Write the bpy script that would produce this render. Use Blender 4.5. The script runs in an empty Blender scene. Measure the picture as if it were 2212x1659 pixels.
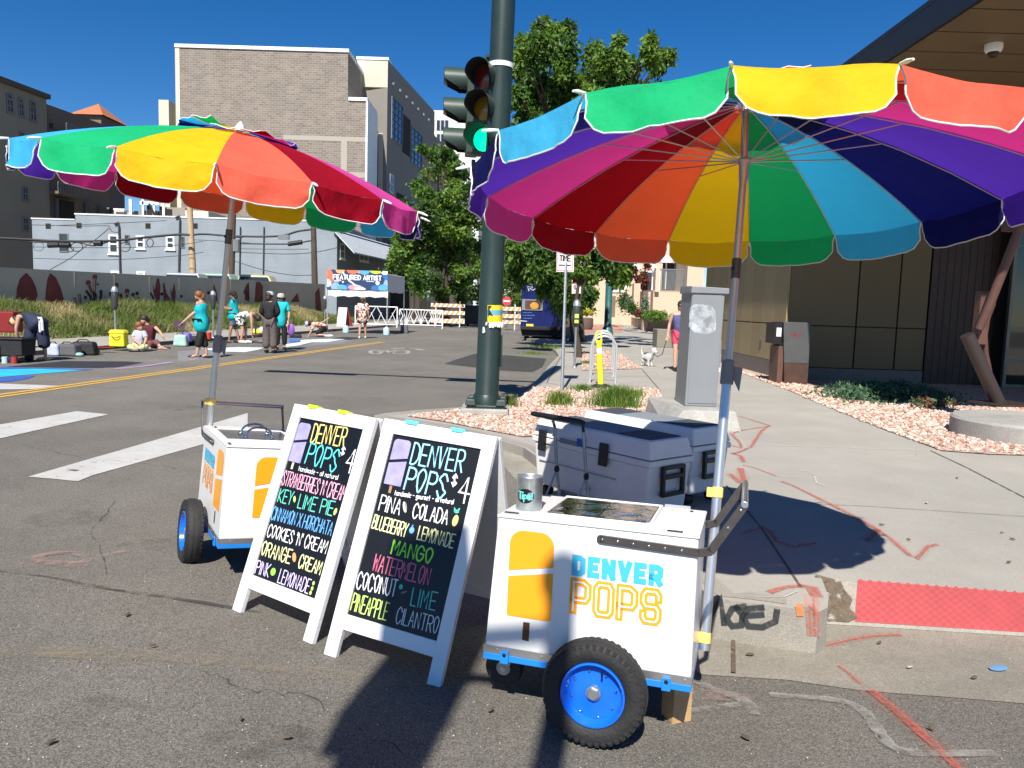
import bpy, math, random
from mathutils import Vector, Matrix, noise as mn
R=math.radians
random.seed(7)
S=bpy.context.scene
# ------------------------------------------------------------------ camera, sky, sun
FPX,PW,PH=1661.0,2212.0,1659.0
PIT,ROLL,CH=R(5.81),0.03,1.55
r0=Vector((1,0,0));u0=Vector((0,math.sin(PIT),math.cos(PIT)));fw=Vector((0,math.cos(PIT),-math.sin(PIT)))
rt=r0*math.cos(ROLL)+u0*math.sin(ROLL);up=u0*math.cos(ROLL)-r0*math.sin(ROLL)
CAM=Vector((0,0,CH))
cam=bpy.data.cameras.new("camera");cam.sensor_width=36;cam.lens=FPX/PW*36;cam.clip_start=.05;cam.clip_end=2000
co=bpy.data.objects.new("camera",cam);S.collection.objects.link(co)
co.matrix_world=Matrix(((rt.x,up.x,-fw.x,0),(rt.y,up.y,-fw.y,0),(rt.z,up.z,-fw.z,CH),(0,0,0,1)))
S.camera=co
SAZ,SEL=R(8.8),R(47.5)
W=bpy.data.worlds.new("World");S.world=W;W.use_nodes=True
nt=W.node_tree;bg=nt.nodes["Background"]
sky=nt.nodes.new("ShaderNodeTexSky");sky.sky_type='NISHITA';sky.sun_disc=False
sky.sun_elevation=SEL;sky.sun_rotation=math.pi+SAZ;sky.altitude=1600;sky.air_density=1.0;sky.dust_density=0.15;sky.ozone_density=3.5
hs=nt.nodes.new("ShaderNodeHueSaturation");hs.inputs['Hue'].default_value=.506;hs.inputs['Saturation'].default_value=1.36;hs.inputs['Value'].default_value=1.16
nt.links.new(sky.outputs[0],hs.inputs['Color']);nt.links.new(hs.outputs[0],bg.inputs[0]);bg.inputs[1].default_value=0.06
sl=bpy.data.lights.new("sun",'SUN');sl.energy=4.7;sl.angle=R(0.53);sl.color=(1,.95,.87)
so=bpy.data.objects.new("sun",sl);S.collection.objects.link(so)
SUN=Vector((math.sin(SAZ)*math.cos(SEL),math.cos(SAZ)*math.cos(SEL),-math.sin(SEL)))
so.rotation_euler=SUN.to_track_quat('-Z','Y').to_euler()
S.view_settings.view_transform='Standard';S.view_settings.look='None';S.view_settings.exposure=0.7;S.view_settings.gamma=1
# ------------------------------------------------------------------ picture pixel -> place
def clip(v,a,b): return max(a,min(b,v))
def hf(x,y):
    X=clip(x-.32,-2.2,1.6);Y=clip(y-2.66,-.8,2.2)
    h=-.035-.015*X-.064*Y+.01148*X*X-.0139*X*Y
    h=clip(h,-.12,.01);t=clip((y-5)/3,0,1);return h*(1-t*t*(3-2*t))
def ray(x,y): return fw*FPX+rt*(x-PW/2)+up*(PH/2-y)
def gz(x,y,z=0.0):
    d=ray(x,y);return CAM+d*((z-CH)/d.z)
def gr(x,y):
    z=0
    for _ in range(6):
        p=gz(x,y,z);z=hf(p.x,p.y)
    return Vector((p.x,p.y,z))
def at(x,y,Y):
    d=ray(x,y);return CAM+d*(Y/d.y)
def onp(x,y,P,n):
    d=ray(x,y);return CAM+d*((P-CAM).dot(n)/d.dot(n))
SW=.1
# ------------------------------------------------------------------ materials
def nd(t,k): return t.nodes.new("ShaderNode"+k)
def mat(name,col,rough=.6,metal=0,var=.12,scale=6,bump=0,bscale=40,trans=0,emit=0,coat=0,alpha=None,tcol=None,spec=.5,grime=None):
    m=bpy.data.materials.new(name);m.use_nodes=True;t=m.node_tree;b=t.nodes["Principled BSDF"]
    b.inputs["Roughness"].default_value=rough;b.inputs["Metallic"].default_value=metal;b.inputs["Specular IOR Level"].default_value=spec
    if coat: b.inputs["Coat Weight"].default_value=coat;b.inputs["Coat Roughness"].default_value=.08
    tc=nd(t,"TexCoord");n=nd(t,"TexNoise");n.inputs["Scale"].default_value=scale;n.inputs["Detail"].default_value=6;n.inputs["Roughness"].default_value=.65
    t.links.new(tc.outputs["Object"],n.inputs["Vector"])
    mx=nd(t,"Mix");mx.data_type='RGBA';t.links.new(n.outputs["Fac"],mx.inputs[0])
    mx.inputs[6].default_value=(*[max(0,c*(1-2*var)) for c in col],1);mx.inputs[7].default_value=(*[c*(1+2*var) for c in col],1)
    t.links.new(mx.outputs[2],b.inputs["Base Color"])
    if grime:
        gn=nd(t,"TexNoise");gn.inputs["Scale"].default_value=grime[0];gn.inputs["Detail"].default_value=9;gn.inputs["Roughness"].default_value=.8;t.links.new(tc.outputs["Object"],gn.inputs["Vector"])
        gm=nd(t,"MapRange");gm.inputs[1].default_value=grime[1];gm.inputs[2].default_value=grime[1]+.14;gm.inputs[3].default_value=0;gm.inputs[4].default_value=grime[2];t.links.new(gn.outputs["Fac"],gm.inputs[0])
        g2=nd(t,"Mix");g2.data_type='RGBA';t.links.new(gm.outputs[0],g2.inputs[0]);t.links.new(mx.outputs[2],g2.inputs[6]);g2.inputs[7].default_value=(.16,.13,.10,1);t.links.new(g2.outputs[2],b.inputs["Base Color"])
    if bump:
        n2=nd(t,"TexNoise");n2.inputs["Scale"].default_value=bscale;n2.inputs["Detail"].default_value=4
        t.links.new(tc.outputs["Object"],n2.inputs["Vector"])
        bp=nd(t,"Bump");bp.inputs["Strength"].default_value=bump;bp.inputs["Distance"].default_value=.02
        t.links.new(n2.outputs["Fac"],bp.inputs["Height"]);t.links.new(bp.outputs[0],b.inputs["Normal"])
    if emit:
        t.links.new(mx.outputs[2],b.inputs["Emission Color"]);b.inputs["Emission Strength"].default_value=emit
    out=t.nodes["Material Output"]
    if trans:
        tr=nd(t,"BsdfTranslucent");ms=nd(t,"MixShader");ms.inputs[0].default_value=trans
        if tcol: tr.inputs[0].default_value=(*tcol,1)
        else: t.links.new(mx.outputs[2],tr.inputs[0])
        t.links.new(b.outputs[0],ms.inputs[1]);t.links.new(tr.outputs[0],ms.inputs[2]);t.links.new(ms.outputs[0],out.inputs[0])
    if alpha is not None:
        n3=nd(t,"TexNoise");n3.inputs["Scale"].default_value=alpha[1];n3.inputs["Detail"].default_value=6;n3.inputs["Roughness"].default_value=.7
        t.links.new(tc.outputs["Object"],n3.inputs["Vector"])
        mr=nd(t,"MapRange");mr.inputs[1].default_value=alpha[2];mr.inputs[2].default_value=alpha[3];mr.inputs[3].default_value=0;mr.inputs[4].default_value=alpha[0]
        t.links.new(n3.outputs["Fac"],mr.inputs[0])
        tp=nd(t,"BsdfTransparent");ms=nd(t,"MixShader");t.links.new(mr.outputs[0],ms.inputs[0])
        t.links.new(tp.outputs[0],ms.inputs[1]);t.links.new(b.outputs[0],ms.inputs[2]);t.links.new(ms.outputs[0],out.inputs[0])
    return m
def ramp(t,stops):
    r=nd(t,"ValToRGB");e=r.color_ramp.elements
    e[0].position=stops[0][0];e[0].color=(*stops[0][1],1);e[1].position=stops[-1][0];e[1].color=(*stops[-1][1],1)
    for p,c in stops[1:-1]:
        k=e.new(p);k.color=(*c,1)
    return r
def gritty(name,base,grain,gs,blotch,bs,bump,rough=.9):
    m=bpy.data.materials.new(name);m.use_nodes=True;t=m.node_tree;b=t.nodes["Principled BSDF"];b.inputs["Roughness"].default_value=rough
    b.inputs["Specular IOR Level"].default_value=.25
    tc=nd(t,"TexCoord");L=t.links.new
    v=nd(t,"TexVoronoi");v.inputs["Scale"].default_value=gs;L(tc.outputs["Object"],v.inputs["Vector"])
    sx=nd(t,"SeparateColor");L(v.outputs["Color"],sx.inputs[0])
    n=nd(t,"TexNoise");n.inputs["Scale"].default_value=bs;n.inputs["Detail"].default_value=8;n.inputs["Roughness"].default_value=.7;L(tc.outputs["Object"],n.inputs["Vector"])
    n1=nd(t,"TexNoise");n1.inputs["Scale"].default_value=gs*.35;n1.inputs["Detail"].default_value=5;n1.inputs["Roughness"].default_value=.8;L(tc.outputs["Object"],n1.inputs["Vector"])
    def mr(o,a,b_):
        q=nd(t,"MapRange");q.inputs[1].default_value=.25;q.inputs[2].default_value=.75;q.inputs[3].default_value=a;q.inputs[4].default_value=b_;L(o,q.inputs[0]);return q.outputs[0]
    n9=nd(t,'TexNoise');n9.inputs['Scale'].default_value=bs*.22;n9.inputs['Detail'].default_value=3;L(tc.outputs['Object'],n9.inputs['Vector'])
    a1=mr(sx.outputs[0],1-grain,1+grain);a2=mr(n.outputs["Fac"],1-blotch,1+blotch);a3=mr(n1.outputs["Fac"],1-grain*.8,1+grain*.8)
    q=nd(t,"Math");q.operation='MULTIPLY';L(a1,q.inputs[0]);L(a2,q.inputs[1])
    q2=nd(t,"Math");q2.operation='MULTIPLY';L(q.outputs[0],q2.inputs[0]);L(a3,q2.inputs[1]);q8=nd(t,'Math');q8.operation='MULTIPLY';L(q2.outputs[0],q8.inputs[0]);L(mr(n9.outputs['Fac'],1-blotch*.8,1+blotch*.8),q8.inputs[1]);q2=q8
    vm=nd(t,"VectorMath");vm.operation='SCALE';vm.inputs[0].default_value=base;L(q2.outputs[0],vm.inputs['Scale']);L(vm.outputs[0],b.inputs["Base Color"])
    bp=nd(t,"Bump");bp.inputs["Strength"].default_value=bump;bp.inputs["Distance"].default_value=.006;L(n1.outputs["Fac"],bp.inputs["Height"]);L(bp.outputs[0],b.inputs["Normal"])
    return m
def gravelmat(name,scale):
    m=bpy.data.materials.new(name);m.use_nodes=True;t=m.node_tree;b=t.nodes["Principled BSDF"];b.inputs["Roughness"].default_value=.85
    tc=nd(t,"TexCoord");L=t.links.new;v=nd(t,"TexVoronoi");v.inputs["Scale"].default_value=scale;L(tc.outputs["Object"],v.inputs["Vector"])
    sx=nd(t,"SeparateColor");L(v.outputs["Color"],sx.inputs[0])
    rp=ramp(t,[(0,(.22,.12,.09)),(.25,(.48,.30,.24)),(.5,(.58,.42,.33)),(.75,(.52,.36,.29)),(1,(.68,.58,.48))]);L(sx.outputs[0],rp.inputs[0]);L(rp.outputs[0],b.inputs["Base Color"])
    bp=nd(t,"Bump");bp.inputs["Strength"].default_value=1;bp.inputs["Distance"].default_value=.03;bp.invert=True;L(v.outputs["Distance"],bp.inputs["Height"]);L(bp.outputs[0],b.inputs["Normal"])
    return m
def brickmat(name,c1,c2,mortar,scale,bw,rh,ms=.02,bump=.4,sz=None,rot=None):
    m=bpy.data.materials.new(name);m.use_nodes=True;t=m.node_tree;b=t.nodes["Principled BSDF"];b.inputs["Roughness"].default_value=.85
    tc=nd(t,"TexCoord");L=t.links.new;mp=nd(t,"Mapping");mp.inputs["Rotation"].default_value=rot or (R(-90),0,0);L(tc.outputs["Object"],mp.inputs["Vector"])
    br=nd(t,"TexBrick");br.inputs["Color1"].default_value=(*c1,1);br.inputs["Color2"].default_value=(*c2,1);br.inputs["Mortar"].default_value=(*mortar,1)
    br.inputs["Scale"].default_value=scale;br.inputs["Brick Width"].default_value=bw;br.inputs["Row Height"].default_value=rh;br.inputs["Mortar Size"].default_value=ms;br.inputs["Bias"].default_value=0
    L(mp.outputs[0],br.inputs["Vector"])
    n=nd(t,"TexNoise");n.inputs["Scale"].default_value=.6;n.inputs["Detail"].default_value=7;L(tc.outputs["Object"],n.inputs["Vector"])
    mr=nd(t,"MapRange");mr.inputs[3].default_value=.75;mr.inputs[4].default_value=1.25;L(n.outputs["Fac"],mr.inputs[0])
    vm=nd(t,"VectorMath");vm.operation='SCALE';L(br.outputs[0],vm.inputs[0]);L(mr.outputs[0],vm.inputs['Scale']);L(vm.outputs[0],b.inputs["Base Color"])
    bp=nd(t,"Bump");bp.inputs["Strength"].default_value=bump;bp.inputs["Distance"].default_value=.03;L(br.outputs["Fac"],bp.inputs["Height"]);bp.invert=True;L(bp.outputs[0],b.inputs["Normal"])
    return m
MT={}
def mm(k,*a,**kw):
    if k not in MT: MT[k]=mat(k,*a,**kw)
    return MT[k]
ASPH=gritty("asphalt",(.165,.152,.131),.36,235,.19,.9,1.0)
CONC=gritty("concrete",(.345,.325,.285),.09,260,.11,1.3,.35)
CURB=gritty("curb_concrete",(.30,.28,.24),.12,200,.2,2.5,.4)
GUT=gritty("gutter_concrete",(.27,.25,.205),.16,200,.25,2.2,.45)
CPAD=gritty("pad_concrete",(.34,.33,.30),.1,120,.2,3,.4)
GRAV=gravelmat("pink_gravel",24)
WHITE=mat("white_gloss_paint",(.78,.775,.76),.28,var=.03,scale=2.2,coat=.3,bump=.04,bscale=9,grime=(26,.60,.55))
SIGNW=mat("white_sign_paint",(.80,.80,.80),.5,var=.02,scale=9,bump=.08,bscale=60,grime=(34,.60,.5))
PLW=mat("white_plastic",(.76,.745,.73),.5,var=.04,scale=5,bump=.05,bscale=120,grime=(22,.58,.5))
BLUE=mat("blue_enamel",(.008,.14,.72),.22,var=.06,scale=4,coat=.5)
BLUEF=mat("blue_frame_paint",(.015,.21,.66),.4,var=.08,scale=5)
STEEL=mat("brushed_steel",(.62,.62,.61),.35,.9,var=.06,scale=9,bump=.03)
CHROME=mat("chrome",(.8,.8,.8),.12,1,var=.02)
ALU=mat("aluminium_tube",(.66,.67,.69),.32,.85,var=.05,scale=12)
GALV=mat("galvanised_steel",(.42,.44,.45),.42,.8,var=.16,scale=22)
RUB=mat("tyre_rubber",(.018,.018,.018),.72,var=.3,scale=14,bump=.25,bscale=90)
BLK=mat("black_plastic",(.012,.012,.013),.45,var=.2,scale=9)
BOARD=mat("chalkboard_black",(.006,.006,.007),.38,var=.3,scale=7)
DSTEEL=mat("dark_steel_bar",(.10,.09,.085),.42,.6,var=.2,scale=25)
GREYP=mat("grey_plastic",(.17,.18,.19),.5,var=.1)
ORG=mat("mango_orange",(.95,.36,.015),.35,var=.02)
LBLU=mat("sky_blue_vinyl",(.06,.46,.70),.4,var=.03)
CHOC=mat("brown_vinyl",(.10,.035,.02),.4,var=.05)
WOOD=mat("weathered_pine",(.48,.31,.15),.7,var=.22,scale=14,bump=.15)
YTAPE=mat("yellow_tape",(.85,.62,.16),.45,var=.08)
MIRR=mat("mirror_lid",(.17,.17,.17),.06,1,var=.05,bump=.12,bscale=9)
SSTL=mat("stainless_lid",(.36,.36,.35),.22,1,var=.1,scale=14)
GREENP=mat("dark_green_pole_paint",(.020,.036,.031),.38,var=.22,scale=3,bump=.05)
GREENH=mat("green_signal_housing",(.034,.058,.046),.4,var=.1)
TEAR=None
# ------------------------------------------------------------------ mesh builder
class MB:
    def __init__(s): s.v=[];s.f=[];s.m=[];s.mats=[]
    def mi(s,m):
        if m not in s.mats: s.mats.append(m)
        return s.mats.index(m)
    def add(s,vs,fs,m):
        o=len(s.v);k=s.mi(m);s.v+=[Vector(v) for v in vs]
        for f in fs: s.f.append([i+o for i in f]);s.m.append(k)
        return s
    def box(s,c,size,m,M=None):
        c=Vector(c);x,y,z=[q/2 for q in size];M=M or Matrix.Identity(3)
        vs=[c+M@Vector((i*x,j*y,k*z)) for k in(-1,1) for j in(-1,1) for i in(-1,1)]
        return s.add(vs,[(0,2,3,1),(4,5,7,6),(0,1,5,4),(2,6,7,3),(0,4,6,2),(1,3,7,5)],m)
    def bb(s,x0,x1,y0,y1,z0,z1,m): return s.box(((x0+x1)/2,(y0+y1)/2,(z0+z1)/2),(abs(x1-x0),abs(y1-y0),abs(z1-z0)),m)
    def hexa(s,p,m): return s.add(p,[(0,2,3,1),(4,5,7,6),(0,1,5,4),(2,6,7,3),(0,4,6,2),(1,3,7,5)],m)
    def path(s,pts,r,m,n=8,caps=True,closed=False):
        pts=[Vector(p) for p in pts];N=len(pts);rs=r if isinstance(r,(list,tuple)) else [r]*N
        T=[]
        for i in range(N):
            if closed: d=pts[(i+1)%N]-pts[i-1]
            else: d=pts[min(i+1,N-1)]-pts[max(i-1,0)]
            T.append(d.normalized() if d.length>1e-9 else Vector((0,0,1)))
        a=T[0].orthogonal().normalized();rings=[]
        for i in range(N):
            a=(a-T[i]*a.dot(T[i]));a=a.normalized() if a.length>1e-6 else T[i].orthogonal().normalized()
            b=T[i].cross(a);rings.append([pts[i]+(a*math.cos(q*2*math.pi/n)+b*math.sin(q*2*math.pi/n))*rs[i] for q in range(n)])
        vs=[v for g in rings for v in g];fs=[]
        for i in range(N if closed else N-1):
            j=(i+1)%N
            for q in range(n): fs.append((i*n+q,i*n+(q+1)%n,j*n+(q+1)%n,j*n+q))
        if caps and not closed: fs+= [tuple(range(n))[::-1],tuple((N-1)*n+q for q in range(n))]
        return s.add(vs,fs,m)
    def tube(s,a,b,r,m,r2=None,n=10): return s.path([a,b],[r,r if r2 is None else r2],m,n)
    def lathe(s,prof,m,O=(0,0,0),ax=(0,0,1),n=24,closed=False):
        O=Vector(O);ax=Vector(ax).normalized();a=ax.orthogonal().normalized();b=ax.cross(a);vs=[];fs=[]
        for r,h in prof:
            for q in range(n): t=q*2*math.pi/n;vs.append(O+ax*h+(a*math.cos(t)+b*math.sin(t))*r)
        P=len(prof)
        for i in range(P if closed else P-1):
            j=(i+1)%P
            for q in range(n): fs.append((i*n+q,i*n+(q+1)%n,j*n+(q+1)%n,j*n+q))
        return s.add(vs,fs,m)
    def ell(s,c,r,m,n=10,k=6,M=None):
        c=Vector(c);vs=[];fs=[];M=M or Matrix.Identity(3);r=(r,r,r) if not isinstance(r,(tuple,list)) else r
        for i in range(k+1):
            ph=math.pi*i/k
            for q in range(n):
                t=2*math.pi*q/n;vs.append(c+M@Vector((r[0]*math.sin(ph)*math.cos(t),r[1]*math.sin(ph)*math.sin(t),r[2]*math.cos(ph))))
        for i in range(k):
            for q in range(n): fs.append((i*n+q,(i+1)*n+q,(i+1)*n+(q+1)%n,i*n+(q+1)%n))
        return s.add(vs,fs,m)
    def poly(s,pts,m): return s.add(pts,[tuple(range(len(pts)))],m)
    def prism(s,pts,d,m):
        d=Vector(d);n=len(pts);pts=[Vector(p) for p in pts]
        return s.add(pts+[p+d for p in pts],[tuple(range(n))[::-1],tuple(range(n,2*n))]+[(i,(i+1)%n,n+(i+1)%n,n+i) for i in range(n)],m)
    def build(s,name,parent=None,label=None,cat=None,group=None,kind=None,smooth=False,bev=0,local=False,seg=2,origin=None,ang=40):
        if parent is None:
            if origin is None:
                xs=[v.x for v in s.v];ys=[v.y for v in s.v]
                origin=Vector(((min(xs)+max(xs))/2,(min(ys)+max(ys))/2,min(v.z for v in s.v)))
            origin=Vector(origin);vs=[v-origin for v in s.v]
        elif local: vs=s.v
        else:
            I=WM[parent.name].inverted();vs=[I@v for v in s.v]
        me=bpy.data.meshes.new(name);me.from_pydata(vs,[],s.f)
        for m in s.mats: me.materials.append(m)
        me.polygons.foreach_set("material_index",s.m)
        if smooth: me.polygons.foreach_set("use_smooth",[True]*len(s.f))
        me.update();o=bpy.data.objects.new(name,me);S.collection.objects.link(o)
        if smooth and not bev and ang: 
            try: me.set_sharp_from_angle(angle=R(ang))
            except Exception: pass
        if parent is None: o.location=origin;WM[o.name]=Matrix.Translation(origin)
        else: o.parent=parent;WM[o.name]=WM[parent.name]
        if bev:
            b=o.modifiers.new("bevel",'BEVEL');b.width=bev;b.segments=seg;b.limit_method='ANGLE';b.angle_limit=R(35)
        tag(o,label,cat,group,kind);return o
WM={}
def tag(o,label=None,cat=None,group=None,kind=None):
    if label: o['label']=label
    if cat: o['category']=cat
    if group: o['group']=group
    if kind: o['kind']=kind
def thing(name,label,cat,loc=(0,0,0),M3=None,group=None):
    o=bpy.data.objects.new(name,None);S.collection.objects.link(o);o.empty_display_size=.1
    M=Matrix.Translation(Vector(loc))@((M3 or Matrix.Identity(3)).to_4x4())
    o.matrix_world=M;WM[o.name]=M;tag(o,label,cat,group);return o
def copy_tree(o,M=None,parent=None,label=None):
    c=o.copy();S.collection.objects.link(c)
    if parent is not None: c.parent=parent
    if M is not None: c.matrix_world=M
    if label: c['label']=label
    for ch in o.children: copy_tree(ch,None,c)
    return c
def rotz(a): return Matrix.Rotation(a,3,'Z')
# ------------------------------------------------------------------ lettering made of pen strokes
GL={'A':"00 38 60|13 53",'B':"00 08|~08 48 57 55 44 04|~04 44 63 61 40 00",'C':"~66 48 28 06 02 20 40 62",'D':"00 08|~08 38 66 62 30 00",'E':"68 08 00 60|04 54",'F':"68 08 00|04 54",
'G':"~66 48 28 06 02 20 40 62 64|64 34",'H':"08 00|68 60|04 64",'I':"08 00",'J':"~48 42 30 10 02",'K':"08 00|68 04 60",'L':"08 00 50",'M':"00 08 33 68 60",'N':"00 08 60 68",
'O':"~30 12 06 28 48 66 52 30",'P':"00 08|~08 48 67 65 44 04",'Q':"~30 02 06 38 66 62 30|42 60",'R':"00 08|~08 48 67 65 44 04|34 60",'S':"~66 48 28 06 25 43 62 40 20 02",'T':"08 68|38 30",
'U':"~08 02 20 40 62 68",'V':"08 30 68",'W':"08 10 36 50 68",'X':"08 60|68 00",'Y':"08 34 68|34 30",'Z':"08 68 00 60",'1':"06 28 20",'4':"40 48 03 63",'9':"~65 34 05 07 38 66 64 30",'0':"~30 02 06 38 66 62 30",
'$':"~66 48 28 06 25 43 62 40 20 02|39 3a",'a':"~45 15 03 10 30 43|45 40",'d':"~44 15 03 10 30 43|48 40",'e':"~03 43 45 15 02 10 40",'g':"~44 15 02 10 41|~45 4a 2c 0b",'h':"08 00|~03 25 44 40",'l':"08 00",
'm':"05 00|~03 15 24 20|~23 35 44 40",'n':"05 00|~03 25 44 40",'o':"~20 02 04 25 43 41 20",'r':"05 00|~03 25 35",'t':"28 21 30|05 45",'u':"~05 01 10 30 43|45 40",'p':"05 0c|~04 25 43 31 01",'i':"05 00|07 08",'s':"~44 25 04 23 42 20 01",
'!':"18 13|11 10",'.':"03 04",'-':"04 44","'":"08 06",' ':"",'"':"08 06|28 26",'&':"~60 17 28 46 02 10 54",',':"01 0a",'5':"58 08 05|~05 45 63 50 00"}
YV={'a':-1,'b':-2,'c':-3}
def yv(c): return YV[c] if c in YV else int(c)
def crom(p,k=4):
    if len(p)<3: return p
    o=[];cl=p[0]==p[-1]
    for i in range(len(p)-1):
        a=p[i-1] if i>0 else (p[-2] if cl else p[0]);b=p[i];c=p[i+1];d=p[i+2] if i+2<len(p) else (p[1] if cl else p[-1])
        for q in range(k):
            t=q/k;o.append(tuple(.5*(2*b[j]+(c[j]-a[j])*t+(2*a[j]-5*b[j]+4*c[j]-d[j])*t*t+(3*b[j]-a[j]-3*c[j]+d[j])*t**3) for j in(0,1)))
    o.append(p[-1]);return o
def glyphs(s,gap=2.2,font=None):
    x=0;out=[]
    for ch in s:
        d=(font or GL).get(ch,"");w=0;ls=[]
        for st in d.split("|"):
            if not st: continue
            sm=st[0]=='~';pts=[(int(q[0]),yv(q[1])) for q in st.strip('~').split()]
            w=max(w,max(p[0] for p in pts));ls.append(crom(pts) if sm else pts)
        if ch==' ': w=2.2
        for l in ls: out.append([(x+p[0],p[1]/8) for p in l])
        x+=w+gap
    return out,max(x-gap,.1)
def stroke2d(mb,l,width,f,m,jit=0,flat=False):
    P=[Vector((p[0],p[1])) for p in l]
    if jit: P=[p+Vector((random.uniform(-jit,jit),random.uniform(-jit,jit))) for p in P]
    N=len(P);L=[];Rr=[];h=width/2;cl=(P[0]-P[-1]).length<1e-6 and N>3
    for i in range(N):
        if cl: d1=(P[i]-P[i-1 if i else -2]);d2=(P[i+1 if i<N-1 else 1]-P[i])
        else: d1=P[i]-P[i-1] if i else P[1]-P[0];d2=P[i+1]-P[i] if i<N-1 else d1
        d1=d1.normalized() if d1.length>1e-9 else d2.normalized();d2=d2.normalized() if d2.length>1e-9 else d1
        n1=Vector((-d1.y,d1.x));n2=Vector((-d2.y,d2.x));n=n1+n2
        if n.length<.5: n=n1;k=1
        else: n.normalize();k=1/max(.5,n.dot(n1))
        e=Vector((0,0))
        if not cl and not flat:
            if i==0: e=-d1*h*.6
            if i==N-1: e=d2*h*.6
        elif not cl:
            if i==0: e=-d1*h*.92
            if i==N-1: e=d2*h*.92
        L.append(P[i]+e+n*h*k);Rr.append(P[i]+e-n*h*k)
    vs=[f(p) for q in zip(L,Rr) for p in q]
    mb.add(vs,[(2*i,2*i+1,2*i+3,2*i+2) for i in range(N-1)],m)
GBOLD={'D':"00 08 48 67 61 40 00",'E':"58 08 00 50|04 44",'N':"00 08 60 68",'V':"08 30 68",'R':"00 08 48 67 64 53 03|33 60",'P':"00 08 48 67 64 53 03",'O':"10 01 07 18 58 67 61 50 10",'S':"66 67 58 18 07 05 14 54 63 61 50 10 01 02"}
def text(mb,s,O,ux,uy,W_,H_,sw,m,jit=0,gap=2.2,off=.0015,slant=0,flat=False,font=None):
    """strokes of s fitted into W_ x H_ metres on the plane O,ux,uy"""
    O=Vector(O);ux=Vector(ux);uy=Vector(uy);nn=ux.cross(uy).normalized()
    ls,w=glyphs(s,gap,font);k=W_/w
    if font:
        sp2=[]
        for l in ls:
            cur=[l[0]]
            for i in range(1,len(l)):
                cur.append(l[i])
                if i<len(l)-1:
                    a_=Vector(((l[i][0]-l[i-1][0])*k,(l[i][1]-l[i-1][1])*H_));b_=Vector(((l[i+1][0]-l[i][0])*k,(l[i+1][1]-l[i][1])*H_))
                    if a_.angle(b_)>1.8: sp2.append(cur);cur=[l[i]]
            sp2.append(cur)
        ls=sp2
    for i,l in enumerate(ls):
        e=off+(.0002*(i%6) if font else .0004*(i%3))
        stroke2d(mb,[(p[0]*k+p[1]*H_*slant,p[1]*H_) for p in l],sw,lambda p,e=e:O+ux*p.x+uy*p.y+nn*e,m,jit,flat)
def ribbon(mb,pts,w,m,zf,off=.004,jit=0,taper=False):
    """painted line laid on the ground: pts are xy, zf gives the ground height"""
    P=[];pts=[Vector((p[0],p[1])) for p in pts]
    for a,b in zip(pts[:-1],pts[1:]):
        n=max(1,int((b-a).length/.12));P+=[a+(b-a)*(i/n) for i in range(n)]
    P.append(pts[-1]);N=len(P);vs=[]
    for i in range(N):
        d=(P[min(i+1,N-1)]-P[max(i-1,0)]);d=d.normalized() if d.length>1e-9 else Vector((1,0));n=Vector((-d.y,d.x))
        h=w/2*(1+random.uniform(-jit,jit))*( (.35+.65*math.sin(math.pi*min(1,max(0,(i+.3)/N)))) if taper else 1)
        for sgn in(1,-1):
            q=P[i]+n*h*sgn;vs.append((q.x,q.y,zf(q.x,q.y)+off))
    mb.add(vs,[(2*i,2*i+1,2*i+3,2*i+2) for i in range(N-1)],m)
def gpoly(mb,px,m,z=None,off=.004,zfun=None):
    pts=[gz(*p,z) if z is not None else gr(*p) for p in px];mb.poly([p+Vector((0,0,off)) for p in pts],m)
class Face:
    """a vertical wall plane: P a point on it, n its outward normal"""
    def __init__(s,P,n): s.P=Vector(P);s.n=Vector(n).normalized();s.u=Vector((0,0,1)).cross(s.n).normalized()
    def px(s,x,y): p=onp(x,y,s.P,s.n)-s.P;return p.dot(s.u),p.z+s.P.z
    def pt(s,u,v,o=0): q=s.P+s.u*u+s.n*o;return Vector((q.x,q.y,v))
    def box(s,mb,ua,ub,va,vb,o0,o1,m): return mb.hexa([s.pt(ua,va,o1),s.pt(ub,va,o1),s.pt(ua,va,o0),s.pt(ub,va,o0),s.pt(ua,vb,o1),s.pt(ub,vb,o1),s.pt(ua,vb,o0),s.pt(ub,vb,o0)],m)
def window(parent,F,ua,ub,va,vb,fm,gm,fw_=.07,cols=1,rows=2,out=.05,sill=True,name='window'):
    a=MB();F.box(a,ua,ub,va,va+fw_,-.02,out,fm);F.box(a,ua,ub,vb-fw_,vb,-.02,out,fm)
    F.box(a,ua,ua+fw_,va+fw_,vb-fw_,-.02,out,fm);F.box(a,ub-fw_,ub,va+fw_,vb-fw_,-.02,out,fm)
    for i in range(1,rows): v=va+(vb-va)*i/rows;F.box(a,ua+fw_,ub-fw_,v-fw_*.4,v+fw_*.4,-.02,out*.9,fm)
    for i in range(1,cols): u=ua+(ub-ua)*i/cols;F.box(a,u-fw_*.4,u+fw_*.4,va+fw_,vb-fw_,-.02,out*.8,fm)
    if sill: F.box(a,ua-.08,ub+.08,va-.12,va-.003,-.02,out+.06,fm)
    w=a.build(name,parent);b=MB();F.box(b,ua+fw_*.5,ub-fw_*.5,va+fw_*.5,vb-fw_*.5,-.01,.012,gm);b.build('pane',w);return w
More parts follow.
